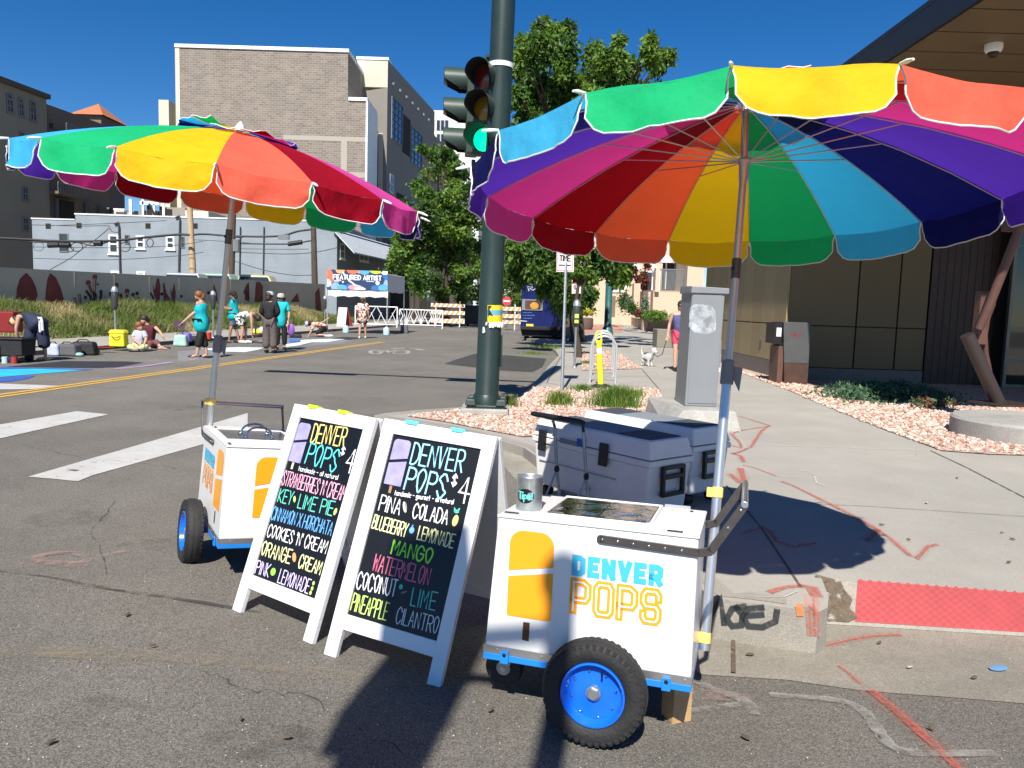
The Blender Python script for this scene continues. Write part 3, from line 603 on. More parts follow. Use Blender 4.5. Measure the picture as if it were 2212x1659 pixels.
def make_cart(name,label,O,M,lid,rings):
    t=thing(name,label,"ice pop cart",O,M,"white ice pop push carts");L,D,H=.7565,.5,.57;k=dict(parent=t,local=True)
    b=MB();b.hexa([(-.032,0,.054),(L,0,.054),(-.032,D,.054),(L,D,.054),(0,0,H-.012),(L,0,H-.012),(0,D,H-.012),(L,D,H-.012)],WHITE);b.build('body',bev=.008,**k)
    b=MB();b.bb(-.004,L+.004,-.004,D+.004,H-.0115,H,WHITE);b.build('top_panel',bev=.005,**k)
    f=MB();x0,x1,y0,y1=.158,.58,.062,.478;i=.012
    for a in ((x0,x1,y0,y0+i),(x0,x1,y1-i,y1),(x0,x0+i,y0+i,y1-i),(x1-i,x1,y0+i,y1-i)): f.bb(*a,H,H+.012,WHITE)
    f.build('lid_frame',bev=.003,**k)
    b=MB();b.bb(x0+i+.002,(x0+x1)/2-.0015,y0+i+.002,y1-i-.002,H,H+.008,lid);b.bb((x0+x1)/2+.0015,x1-i-.002,y0+i+.002,y1-i-.002,H,H+.008,lid);ld=b.build('lid',bev=.002,**k)
    if rings:
        for cx in (.28,.42):
            r=MB();r.path([(cx,.27+.075*math.cos(R(a)),H+.02+.05*math.sin(R(a))) for a in range(0,181,15)],.006,CHROME,8)
            for s in(-1,1): r.ell((cx,.27+s*.078,H+.014),(.014,.014,.01),CHROME,8,5)
            r.build('lid_handle',ld,local=True,smooth=True)
    sb=MB()
    for x,y in ((.04,.048),(.06,.478),(.679,.45),(.67,.03)): sb.bb(x-.028,x+.028,y-.006,y+.006,H,H+.004,BLK)
    sb.build('corner_slot',**k)
    s=MB();s.bb(-.036,L+.003,-.003,D+.003,.027,.056,STEEL)
    for x in (.02,.2,.58,.735):
        s.ell((x,-.004,.043),(.005,.003,.005),STEEL,6,4);s.ell((x,D+.004,.043),(.005,.003,.005),STEEL,6,4)
    for y in (.06,.25,.44): s.ell((-.037,y,.043),(.003,.005,.005),STEEL,6,4)
    s.build('steel_trim',**k)
    c=MB();c.bb(-.0355,L+.003,-.004,D+.004,.0,.0268,BLUEF);c.build('chassis',bev=.003,**k)
    for x in (.053,.67):
        for y,s in ((-.006,-1),(D+.006,1)):
            q=MB();q.bb(x-.016,x+.016,y,y+s*.008,-.004,.044,BLUEF);q.lathe([(.0,.0),(.008,.0),(.008,.002),(0,.002)],BLK,(x,y+s*.0085,.03),(0,s,0),10);q.build('chassis_bracket',bev=.002,**k)
    for side,y,s in ((0,-.08,-1),(1,D+.08,1)):
        cx,cz,r=.4215,-.02,.192
        w=MB();pf=[(.118,.035),(.125,.043),(.15,.05),(.172,.0465),(.181,.041),(.186,.033),(r-.001,.018),(r,.008),(r,-.008),(r-.001,-.018),(.186,-.033),(.181,-.041),(.172,-.0465),(.15,-.05),(.125,-.043),(.118,-.035)]
        w.lathe(pf,RUB,(cx,y,cz),(0,s,0),56)
        for j in range(44):
            a=2*math.pi*j/44
            for sd in(-1,1):
                e=Vector((math.cos(a),0,math.sin(a)));tn=Vector((-math.sin(a),0,math.cos(a)));ax=Vector((0,s,0))
                Mx=Matrix((tn,ax,e)).transposed();w.box(Vector((cx,y,cz))+e*.1800+ax*sd*.034,(.015,.017,.011),RUB,Mx);w.box(Vector((cx,y,cz))+e*.169+ax*sd*.0445,(.014,.006,.018),RUB,Mx)
        for rr_,yy in ((.1895,.0),):
            for q_ in (-.011,.011): w.lathe([(r-.002,q_-.004),(r+.0015,q_-.003),(r+.0015,q_+.003),(r-.002,q_+.004)],RUB,(cx,y,cz),(0,s,0),56)
        tyre=w.build('wheel',smooth=True,**k)
        rm=MB();rm.lathe([(.118,.036),(.1175,.044),(.112,.046),(.108,.04),(.106,.022),(.098,.012),(.06,.008),(.035,.014),(.022,.014),(.022,-.03),(.06,-.03),(.118,-.03)],BLUE,(cx,y,cz),(0,s,0),48)
        rm.lathe([(.0,.014),(.034,.0145)],BLUE,(cx,y,cz),(0,s,0),24)
        rm.path([(cx+.03*1,y+s*.03,cz+.088),(cx+.032,y+s*.05,cz+.082)],.004,BLK,6);rm.build('rim',tyre,local=True,smooth=True)
        hb=MB();hb.lathe([(0,.034),(.02,.034),(.0235,.03),(.0235,.012)],GALV,(cx,y,cz),(0,s,0),6);hb.lathe([(0,.026),(.027,.024),(.027,.012)],GALV,(cx,y,cz),(0,s,0),20);hb.build('hub_nut',tyre,local=True)
        for j in range(8):
            a=2*math.pi*(j+.3)/8;bo=MB();bo.ell((cx+.083*math.cos(a),y+s*.016,cz+.083*math.sin(a)),(.0052,.006,.0052),CHROME,8,5);bo.build('rim_bolt',tyre,local=True,smooth=True)
        ax=MB();ax.tube((cx,y-s*.03,cz),(cx,y-s*.12,cz+.0),.014,DSTEEL);ax.box((cx,y-s*.085,cz+.012),(.05,.012,.03),DSTEEL);ax.build('axle',**k)
    cf=MB();ca=(-.012,.22,-.112);cf.lathe([(.03,-.022),(.072,-.022),(.08,-.012),(.08,.012),(.072,.022),(.03,.022)],RUB,ca,(0,1,0),28);cs=cf.build('caster',smooth=True,**k)
    cf=MB();cf.lathe([(0,.024),(.05,.02),(.05,-.02),(0,-.024)],GALV,ca,(0,1,0),20);cf.lathe([(0,.034),(.012,.034),(.012,-.034),(0,-.034)],STEEL,ca,(0,1,0),8)
    for s in(-1,1): cf.hexa([(ca[0]-.018,ca[1]+s*.029-.002,ca[2]-.015),(ca[0]+.018,ca[1]+s*.029-.002,ca[2]-.015),(ca[0]-.018,ca[1]+s*.029+.002,ca[2]-.015),(ca[0]+.018,ca[1]+s*.029+.002,ca[2]-.015),(ca[0]-.01,ca[1]+s*.029-.002,-.012),(ca[0]+.06,ca[1]+s*.029-.002,-.012),(ca[0]-.01,ca[1]+s*.029+.002,-.012),(ca[0]+.06,ca[1]+s*.029+.002,-.012)],GALV)
    cf.bb(ca[0]-.03,ca[0]+.07,ca[1]-.045,ca[1]+.045,-.012,-.001,GALV);cf.build('caster_fork',cs,local=True)
    hd=MB()
    for y,s in ((-.004,-1),(D+.004,1)):
        bend=[(.405,.5215),(.76,.5115),(.80,.522),(.905,.695)]
        for (xa,za),(xb,zb) in zip(bend[:-1],bend[1:]):
            d=Vector((xb-xa,0,zb-za)).normalized();n=Vector((-d.z,0,d.x))*.0155;e=d*.004
            pa,pb=Vector((xa,y,za))-e,Vector((xb,y,zb))+e;yy=Vector((0,s*.007,0))
            hd.hexa([pa-n,pb-n,pa-n+yy,pb-n+yy,pa+n,pb+n,pa+n+yy,pb+n+yy],DSTEEL)
        hd.lathe([(.0155,0),(.0155,.007),(0,.007)],DSTEEL,(.405,y,.5215),(0,s,0),16)
    hd.tube((.907,-.016,.70),(.907,D+.016,.70),.0125,STEEL,n=12);h=hd.build('push_handle',bev=.0015,**k)
    for y,s in ((-.011,-1),(D+.011,1)):
        for x,z in ((.412,.5213),(.468,.5197),(.525,.518),(.583,.5165),(.64,.515),(.70,.5132),(.855,.613),(.895,.679)):
            q=MB();q.ell((x,y+s*.001,z),(.006,.004,.006),CHROME,8,5);q.build('handle_bolt',h,local=True,smooth=True)
    for y,s in ((0,-1),(D,1)):
        O2=Vector((0,y,0)) if s<0 else Vector((L,y,0));ux=Vector((1,0,0)) if s<0 else Vector((-1,0,0));uy=Vector((0,0,1))
        fx=(lambda a:a) if s<0 else (lambda a:a)
        if s<0: pu=(.052,.228);du=(.30,.638)
        else: pu=(.53,.706) ;du=(.118,.456)
        if s>0: pu=(L-.2409,L-.055);du=(L-.655,L-.32)
        m=MB();popsicle(m,O2,ux,uy,pu[0],pu[1],.182,.518,ORG);m.build('popsicle_emblem',**k)
        m=MB();cx=(pu[0]+pu[1])/2-.008;m.add([O2+ux*(cx+a)+uy*v-Vector((0,-s*.0016,0)) for a,v in((-.014,.096),(.013,.094),(.014,.166),(-.012,.166))],[(0,1,2,3)],CHOC);m.build('popsicle_stick_emblem',**k)
        m=MB();text(m,"DENVER",O2+ux*(du[0]+.010)+uy*.381,ux,uy,du[1]-du[0]-.020,.058,.0215,LBLU,gap=5.4,off=.0016,flat=True,font=GBOLD);m.build('wordmark',label="light blue DENVER lettering",**k)
        m=MB();O3=O2+ux*(du[0]+.011)+uy*.238;W_=du[1]-du[0]-.022;text(m,"POPS",O3,ux,uy,W_,.110,.0285,ORG,gap=3.6,off=.0016,flat=True,font=GBOLD)
        text(m,"POPS",O3,ux,uy,W_,.110,.0068,WHITE,gap=3.6,off=.0034,flat=True,font=GBOLD);m.build('wordmark',label="orange double line POPS lettering",**k)
    # popsicle on the short front end
    zz=lambda v:-.032*(1-(v-.054)/.504);ux=Vector((0,-1,0));uy=Vector((.032,0,.504)).normalized();O4=Vector((-.032-.032*(-.054/.504)*-1,D,0))
    O4=Vector((-.0354,D,0));m=MB();popsicle(m,O4,ux,uy,.165,.335,.17,.512,ORG,off=.0025);m.build('popsicle_emblem',**k)
    m=MB();nn=ux.cross(uy);m.add([O4+ux*(.25+a)+uy*v+nn*.0025 for a,v in((-.014,.09),(.014,.09),(.014,.157),(-.014,.157))],[(0,1,2,3)],CHOC);m.build('popsicle_stick_emblem',**k)
    return t
cartR=make_cart("pop_cart","white ice pop cart nearest the camera with blue wheel and wooden block under it",ORv,RRm,MIRR,False)
cartL=make_cart("pop_cart","white ice pop cart behind the leaning menu boards by the crosswalk stripes",OLv,RLm,SSTL,True)
toR=lambda x,y,z:ORv+RRm@Vector((x,y,z))
# wooden block under the near cart
b=MB();Mz=rotz(R(-17+38));c=toR(.695,.24,0);zg=hf(c.x,c.y);b.box((c.x,c.y,zg+.088),(.085,.085,.17),WOOD,Mz);b.build("wood_block",None,"short weathered timber block propping up the near cart","block",bev=.003)
# things lying on the near cart
TIN=mat("galvanised_tin",(.40,.43,.43),.38,.75,var=.25,scale=30)
c=toR(.075,.165,.5712);t=thing("tip_can","galvanised tin tip can with black oval on the near cart","tip can",c,RRm)
b=MB();b.lathe([(0,.004),(.0505,.004),(.052,0),(.0525,.006),(.0525,.128),(.0545,.131),(.0525,.134),(.0505,.13),(.050,.008),(0,.008)],TIN,n=40);b.path([(.0515*math.cos(.3),.0515*math.sin(.3),.004),(.0515*math.cos(.3),.0515*math.sin(.3),.13)],.0015,TIN,6);b.build('can',t,local=True,smooth=True)
ov=MB();fa=-math.pi/2-.05
def cyl(u,v,o): a=fa+u/.0525;r=.0528+o;return Vector((r*math.cos(a),r*math.sin(a),v))
pts=[cyl(.036*math.cos(q*math.pi/12),.058+.029*math.sin(q*math.pi/12),.0006) for q in range(24)];ov.add([cyl(0,.058,.0012)]+pts,[(0,1+i,1+(i+1)%24) for i in range(24)],BOARD);ol=ov.build('chalk_oval',t,local=True)
tx=MB();MINT=mat("mint_chalk",(.12,.72,.62),.6,var=.05);ls,w_=glyphs("Tips!",1.6)
for l in ls: stroke2d(tx,[((p[0]/w_-.5)*.056,.046+p[1]*.028) for p in l],.0042,lambda p:cyl(p.x,p.y,.0018),MINT)
tx.build('lettering',ol,local=True)
c=toR(.655,.255,.571);t=thing("card_holder","white stack of business cards in a clear holder on the near cart","card holder",c,RRm@rotz(.03))
CLEAR=mat("clear_plastic",(.8,.82,.84),.1,var=.02,alpha=(.28,2,0,.1));b=MB();b.bb(-.045,.045,-.03,.03,0,.034,PLW);b.build('card_stack',t,local=True,bev=.002)
b=MB();b.bb(-.05,.05,-.036,-.033,0,.03,CLEAR);b.bb(-.05,.05,.033,.036,0,.05,CLEAR);b.bb(-.05,.05,-.033,.033,-.001,.002,CLEAR);b.build('holder',t,local=True)
b=MB();pu=ORG;popsicle(b,Vector((-.02,-.02,.0345)),Vector((1,0,0)),Vector((0,1,0)),0,.008,0,.02,ORG,.0006,rr=.003);text(b,"POPS",Vector((-.008,-.016,.0345)),Vector((1,0,0)),Vector((0,1,0)),.026,.011,.0018,ORG,off=.0006);b.build('card_print',t,local=True)
c=toR(.597,.095,.571);b=MB();b.bb(c.x-.04,c.x+.04,c.y-.014,c.y+.014,c.z,c.z+.012,CLEAR);b.build("plastic_tray",None,"small clear plastic tray beside the card holder","tray",bev=.003)
# ---------------- umbrellas
UC=[("yellow",(.92,.60,.012)),("coral",(.95,.17,.105)),("red",(.40,.003,.018)),("magenta",(.80,.085,.40)),("purple",(.085,.028,.40)),("navy",(.006,.009,.10)),("aqua",(.07,.50,.82)),("green",(.015,.56,.21))]
FAB=[mat("canopy_"+n,c,.7,var=.10,scale=6,bump=.6,bscale=9,trans=.42,tcol=dict(coral=(.95,.09,.006),magenta=(.62,.022,.20),green=(.006,.36,.085),aqua=(.028,.48,.78),red=(.24,.0,.001),navy=(.003,.004,.09),purple=(.10,.03,.45)).get(n,tuple(min(1,q**1.25*.95) for q in c)),spec=.2) for n,c in UC]
PIPE=mat("white_piping",(.78,.78,.76),.7);RIB=mat("rib_steel",(.60,.54,.49),.4,.7,var=.1)
def umbrella(name,label,P0,cc,n,Rr,offd,H,ztape,clampf,vlift):
    t=thing(name,label,"umbrella",P0,None,"rainbow umbrellas tied to the carts");n=Vector(n).normalized();cc=Vector(cc);P0=Vector(P0)
    a=n.cross(Vector((0,1,0)));a=a if a.x>0 else -a;a.normalize();b_=n.cross(a)
    def pol(r,k,s=0): th=R(offd+22.5*k);return cc+(a*math.cos(th)+b_*math.sin(th))*(r*Rr)+n*s
    def prof(r): return H*(1-.35*r-.65*r*r)
    def can(r,k,fr,sag=.016):
        p=pol(r,k,prof(r))*(1-fr)+pol(r,k+1,prof(r))*fr;w=math.sin(math.pi*fr)*r
        return p-n*(sag*w+.007*mn.noise(p*6)*w+.004*mn.noise(p*17)*w)
    NR,NT=9,6;m=MB()
    for k in range(16):
        vs=[can(.04+.96*i/NR,k,j/NT) for i in range(NR+1) for j in range(NT+1)]
        m.add(vs,[(i*(NT+1)+j,(i+1)*(NT+1)+j,(i+1)*(NT+1)+j+1,i*(NT+1)+j+1) for i in range(NR) for j in range(NT)],FAB[k%8])
    can_o=m.build('canopy',t,smooth=True,ang=0)
    m=MB();pp=MB();dn=(-n*.93);V=.128*Rr/1.1;NV_=14
    for k in range(16):
        c0=pol(1,k+.5)-cc;outd=c0.normalized();sway=.10+.07*mn.noise((k*1.7,Rr*5,0));ph=random.uniform(0,6)
        grid=[];edgel=[]
        for i in range(6):
            row=[]
            for j in range(NV_+1):
                fr=j/NV_;e=abs(2*fr-1);drop=V*(1-.36*max(0,(e-.68)/.32)**2.3);f2=.5+(fr-.5)*(1-.045*min(1,i/2))
                p=can(1,k,f2)+(dn+outd*sway).normalized()*drop*(i/5)
                p+=outd*(.010*math.sin(fr*9+ph)+.016*mn.noise((k*3.1+fr*5,i*.35,ph))+.010*mn.noise((k*7.1+fr*13,i*.3,ph)))*min(1,i/3);row.append(p)
            grid.append(row)
        vs=[p for r_ in grid for p in r_];w=NV_+1
        m.add(vs,[(i*w+j,(i+1)*w+j,(i+1)*w+j+1,i*w+j+1) for i in range(5) for j in range(NV_)],FAB[k%8])
        pth=[grid[i][0] for i in range(5)]+grid[5]+[grid[i][-1] for i in range(4,-1,-1)];pp.path(pth,.0031,PIPE,5)
    m.build('valance',t,smooth=True,ang=0);pp.build('piping',t,smooth=True)
    v=MB();vp=MB();vl=lambda k:vlift.get(k%16,0)
    for k in range(16):
        g_=[];
        for i in range(4):
            r=.05+.25*i/3
            for j in range(5):
                fr=j/4;p=can(r,k,fr,0)+n*(.016+.006*(i/3)+.022*(i/3)**2*max(-.4,mn.noise((k*.8+fr*.8,Rr*3,1)))*2+(vl(k) if i==3 else vl(k)*.35*(i/3))+.008*(i/3)*math.sin(fr*math.pi*2));g_.append(p)
        v.add(g_,[(i*5+j,(i+1)*5+j,(i+1)*5+j+1,i*5+j+1) for i in range(3) for j in range(4)],FAB[k%8]);vp.path(g_[15:],.0024,PIPE,4)
    vo=v.build('vent_flap',t,smooth=True,ang=0);vp.build('vent_piping',vo,smooth=True)
    run=cc+n*.10
    for k in range(16):
        rb_=MB();rb_.path([pol(r,k,prof(r)-.006) for r in (.03,.2,.4,.6,.8,1.0)]+[pol(1.035,k,-.012)],.0032,RIB,5);ro=rb_.build('rib',t,smooth=True)
        tp=MB();tp.path([pol(1.0,k,.0),pol(1.03,k,-.008),pol(1.055,k,-.016)],[.005,.0075,.004],PIPE,6);tp.build('rib_tip',ro,smooth=True)
        st=MB();st.path([run+(pol(1,k)-cc).normalized()*.022,pol(.52,k,prof(.52)-.012)],.0030,RIB,5);st.build('strut',t)
    m=MB();apex=cc+n*(H+.01);ax=(cc-P0).normalized();cl=P0+(cc-P0)*clampf
    m.path([P0-ax*.03,cl],.0205,ALU,16);m.build('lower_pole',t,smooth=True)
    m=MB();jt_=P0+(cc-P0)*.80;m.path([cl,jt_,cc+n*.05,apex],.0165,RIB,14);m.build('upper_pole',t,smooth=True)
    m=MB();m.path([cl-ax*.05,cl-ax*.045,cl+ax*.055,cl+ax*.06],[.021,.029,.027,.018],GREYP,14);co_=m.build('clamp',t,smooth=True)
    m=MB();sd=Vector((1,-.2,-.05)).normalized();m.hexa([cl+sd*.025-ax*.02+Vector((0,-.006,0)),cl+sd*.055-ax*.075+Vector((0,-.006,0)),cl+sd*.025-ax*.02+Vector((0,.006,0)),cl+sd*.055-ax*.075+Vector((0,.006,0)),cl+sd*.025+ax*.035+Vector((0,-.006,0)),cl+sd*.062+ax*.03+Vector((0,-.006,0)),cl+sd*.025+ax*.035+Vector((0,.006,0)),cl+sd*.062+ax*.03+Vector((0,.006,0))],GREYP);m.build('clamp_lever',co_,bev=.003)
    m=MB();m.path([jt_-ax*.045,jt_+ax*.045],.021,DSTEEL,12);m.ell(jt_+Vector((-.018,-.012,0)),.009,BLK,8,5);m.build('tilt_joint',t,smooth=True)
    m=MB();m.path([run-n*.09,run-n*.02,run,run+n*.012],[.021,.023,.031,.024],RIB,14);m.build('runner',t,smooth=True)
    m=MB();m.path([apex,apex+n*.02,apex+n*.035,apex+n*.055],[.03,.028,.02,.004],PIPE,12);m.build('finial',t,smooth=True)
    for z in ztape:
        p=P0+ax*z;m=MB();m.path([p-ax*.022,p-ax*.02,p+ax*.02,p+ax*.022],[.022,.0245,.024,.022],YTAPE,12);m.box(p+Vector((-.028,.004,0)),(.03,.03,.036),YTAPE,rotz(-.3));m.build('tape_wrap',t,bev=.003)
    return t
scR,scL=1.19,1.14
ccR=CAM+(Vector((.8531,2.9767,2.0381))-CAM)*scR;ccL=CAM+(Vector((-1.5428,4.2625,2.1611))-CAM)*scL
P0R=toR(.792,.44,.02);d=ray(1522,1388);P0R=CAM+d*(P0R.y/d.y)
umbrella("umbrella","rainbow umbrella on the near cart with its striped underside facing the camera",P0R,ccR,(.0094,.1268,.9919),1.0301*scR,251.55,.36,(.02,.62),.565,{0:.035,1:.05,2:.02})
P0L=OLv+RLm@Vector((.80,.47,.30));d=ray(462,838);P0L=at(449.5,950,P0L.y)
umbrella("umbrella","rainbow umbrella on the left cart with its bright outer side showing",P0L,ccL,(.1241,-.0232,.992),1.03*scL,263.75,.315,(.25,),.16+.22,{15:.045,14:.035,13:.02,0:.015})
# ---------------- menu boards
CH_={k:mat("chalk_"+k,c,.8,var=.05,scale=60) for k,c in dict(yellow=(.80,.68,.22),cyan=(.10,.62,.62),aqua=(.33,.72,.85),white=(.80,.80,.80),pink=(.80,.42,.56),rose=(.74,.16,.28),teal=(.11,.60,.47),blue=(.14,.42,.80),cream=(.80,.80,.42),lilac=(.66,.58,.85),green=(.30,.80,.08),dgreen=(.03,.26,.13),grey=(.16,.22,.19),lime=(.52,.75,.18),orange=(.90,.32,.13),brown=(.36,.22,.10)).items()}
LILAC=mat("lilac_chalk_fill",(.33,.30,.66),.8,var=.22,scale=18)
C1=lambda x,y:(356.6+x*.3638,822.9+y*.3638)
C2=lambda x,y:(658.3+x*.397,877.8+y*.397)
def board(name,label,O,M,L,texts,dots,pop,cv,clips,stickm):
    O=Vector(O);t=thing(name,label,"menu board",O,M,"white A-frame menu boards");w=.6;th=.028;k=dict(parent=t,local=True)
    lean=M@Vector((0,0,1));pu0,pu1,pv0,pv1=.066,.536,.192,L-.066
    b=MB()
    for x0,x1 in ((0,pu0),(pu1,w)): b.bb(x0,x1,0,th,0,L,SIGNW)
    b.bb(pu0,pu1,.001,th-.001,.125,pv0,SIGNW);b.bb(pu0,pu1,.001,th-.001,pv1,L-.0005,SIGNW);b.build('front_frame',bev=.003,**k)
    b=MB();b.bb(pu0-.002,pu1+.002,.012,.02,pv0-.002,pv1+.002,BOARD);pn=b.build('chalk_panel',**k)
    b=MB()
    # rear leaf, hinged at the top, reaching the ground behind
    up_l=M.inverted()@Vector((0,0,1));ang=2*math.asin(clip(lean.xy.length,0,.99));Mr=Matrix.Rotation(ang,3,'X')
    piv=Vector((0,th+.003,L-.01));LL=L-.012
    def rl(x0,x1,z0,z1):
        p=[piv+Mr@Vector((x,y,z-LL)) for z in(z0,z1) for y in(0,th) for x in(x0,x1)];b.hexa(p,SIGNW)
    rl(0,pu0,0,LL);rl(pu1,w,0,LL);rl(pu0,pu1,.125,.19);rl(pu0,pu1,LL-.066,LL);b.build('rear_frame',bev=.003,**k)
    b=MB();p=[piv+Mr@Vector((x,y,z-LL)) for z in(.186,LL-.06) for y in(.008,.018) for x in(pu0-.003,pu1+.003)];b.hexa(p,SIGNW);b.build('rear_panel',**k)
    for x,m_ in clips:
        b=MB();b.box((x,th*.5+.002,L+.004),(.075,.04,.012),m_);b.box((x,-.003,L-.004),(.06,.006,.012),m_);b.build('hinge',bev=.003,label="bright coloured clip over the top edge",**k)
    MI=M.inverted();ny=M@Vector((0,-1,0));Pl=O+M@Vector((0,.012,0))
    def uv(p):
        q=MI@(onp(*cv(*p),Pl,ny)-O);return q.x,q.z
    O2=Vector((0,.0118,0));ux0=Vector((1,0,0));uz=Vector((0,0,1));tx={}
    lt=MB()
    for s,bl,br,tl,col,sw,*r in texts:
        a=uv(bl);c=uv(br);h=uv(tl);dx=Vector((c[0]-a[0],0,c[1]-a[1]));Hh=(Vector((h[0],0,h[1]))-Vector((a[0],0,a[1]))).length;ux=dx.normalized();uy=Vector((-ux.z,0,ux.x))
        text(lt,s,O2+Vector((a[0],0,a[1])),ux,uy,dx.length,Hh,sw*.9,CH_[col],jit=Hh*.012,gap=r[0] if r else 2.2,off=.0012)
    lt.build('lettering',pn,local=True)
    dr=MB();q=[uv(p) for p in pop]
    ctr=Vector((sum(p[0] for p in q)/4,sum(p[1] for p in q)/4));u0_=(q[0][0]+q[3][0])/2;u1_=(q[1][0]+q[2][0])/2;v1_=(q[0][1]+q[1][1])/2;v0_=(q[2][1]+q[3][1])/2
    popsicle(dr,O2,ux0,uz,u0_,u1_,v0_,v1_,LILAC,.0014,rr=(u1_-u0_)*.22);cx=(u0_+u1_)/2-.004
    dr.add([O2+ux0*(cx+a_)+uz*v+Vector((0,-.0014,0)) for a_,v in((-.007,v0_-.038),(.007,v0_-.038),(.007,v0_-.004),(-.007,v0_-.004))],[(0,1,2,3)],stickm)
    for p,rx,rz,rot,col in dots:
        c=uv(p);n_=14;ca,sa=math.cos(R(rot)),math.sin(R(rot))
        dr.poly([O2+Vector((c[0]+rx*math.cos(i*2*math.pi/n_)*ca-rz*math.sin(i*2*math.pi/n_)*sa,-.0016,c[1]+rx*math.cos(i*2*math.pi/n_)*sa+rz*math.sin(i*2*math.pi/n_)*ca)) for i in range(n_)],CH_[col])
    dr.build('chalk_drawing',pn,local=True);return t
LIMECLIP=mat("lime_plastic_clip",(.55,.80,.02),.4);BLUECLIP=mat("turquoise_plastic_clip",(.12,.55,.68),.4)
board("menu_board","white menu board headed in yellow and listing strawberries n cream, with lime clips on top",(-1.3822,3.7495,-.02),Matrix(((.8225,.5274,.213),(-.5684,.7764,.2723),(-.0218,-.345,.9383))),1.0865,[
 ("DENVER",(864,362),(1060,390),(876,256),'yellow',.0085),("POPS",(830,487),(1008,540),(846,368),'cyan',.0095),("$",(1042,434),(1062,439),(1052,394),'white',.006),("4",(1062,538),(1108,549),(1080,396),'white',.0085),
 ("handmade - all natural",(793,532),(1024,586),(799,506),'white',.0036,2.0),("STRAWBERRIES 'N' CREAM",(690,614),(1058,712),(706,532),'pink',.0058,1.6),("KEY",(668,716),(748,735),(682,640),'teal',.0068),("LIME PIE",(786,752),(992,800),(800,672),'teal',.0068),
 ("CINNAMON X HORCHATA",(628,820),(984,918),(645,745),'blue',.0056,1.6),("COOKIES 'N' CREAM",(605,922),(952,1025),(622,852),'white',.0062,1.9),("ORANGE",(568,1030),(738,1085),(586,952),'cream',.0075),("CREAM",(790,1105),(918,1150),(806,1030),'cream',.0075),
 ("PINK",(534,1140),(612,1165),(550,1065),'lilac',.006),("LEMONADE",(668,1195),(848,1262),(684,1115),'lilac',.006)],
 [((770,702),.009,.017,25,'lime'),((1012,776),.010,.018,-8,'lime'),((768,1047),.013,.024,30,'orange'),((643,1133),.018,.019,0,'green'),((883,1201),.008,.010,0,'lime'),((875,1232),.008,.010,0,'lime'),((865,1258),.008,.010,0,'lime'),((672,340),.0001,.0001,0,'lime')],
 [(790,247),(862,252),(815,490),(742,478)],C1,[(.145,LIMECLIP),(.37,LIMECLIP)],CH_['cream'])
board("menu_board","white menu board headed in pale blue and listing pina colada, with turquoise clips on top",(-.8115,3.3142,-.033),Matrix(((.9072,.3764,.1881),(-.4177,.8596,.2944),(-.0509,-.3456,.937))),1.0997,[
 ("DENVER",(574,312),(852,360),(588,198),'aqua',.0085),("POPS",(540,450),(756,500),(560,330),'aqua',.0095),("$",(798,428),(822,432),(806,372),'white',.0065),("4",(828,520),(884,530),(848,378),'white',.0085),
 ("handmade - gourmet - all natural",(490,482),(808,532),(496,458),'white',.0036,1.9),("PINA",(402,565),(512,590),(416,482),'white',.0066),("COLADA",(585,605),(772,642),(596,528),'white',.0066),("BLUEBERRY",(364,660),(548,712),(380,588),'cream',.006,1.8),("LEMONADE",(610,722),(806,772),(622,650),'cream',.006,1.9),
 ("MANGO",(470,800),(684,856),(492,726),'green',.0095),("WATERMELON",(368,892),(670,975),(376,802),'rose',.006,1.8),("COCONUT",(280,990),(492,1035),(298,902),'white',.0062),("LIME",(575,1082),(708,1110),(592,988),'teal',.0062,3),("PINEAPPLE",(248,1108),(442,1165),(264,1015),'lime',.0062),("CILANTRO",(494,1178),(718,1238),(508,1092),'white',.0048)],
 [((545,548),.009,.026,25,'white'),((551,542),.005,.018,25,'brown'),((583,674),.013,.015,0,'blue'),((587,652),.003,.008,-20,'blue'),((820,622),.014,.026,-5,'yellow'),((826,572),.013,.008,0,'teal'),((818,565),.004,.013,25,'teal'),((836,566),.004,.013,-25,'teal'),((524,982),.010,.011,0,'teal'),((540,1012),.016,.004,32,'grey')],
 [(483,180),(578,182),(530,438),(438,422)],C2,[(.155,BLUECLIP),(.40,BLUECLIP)],CH_['brown'])
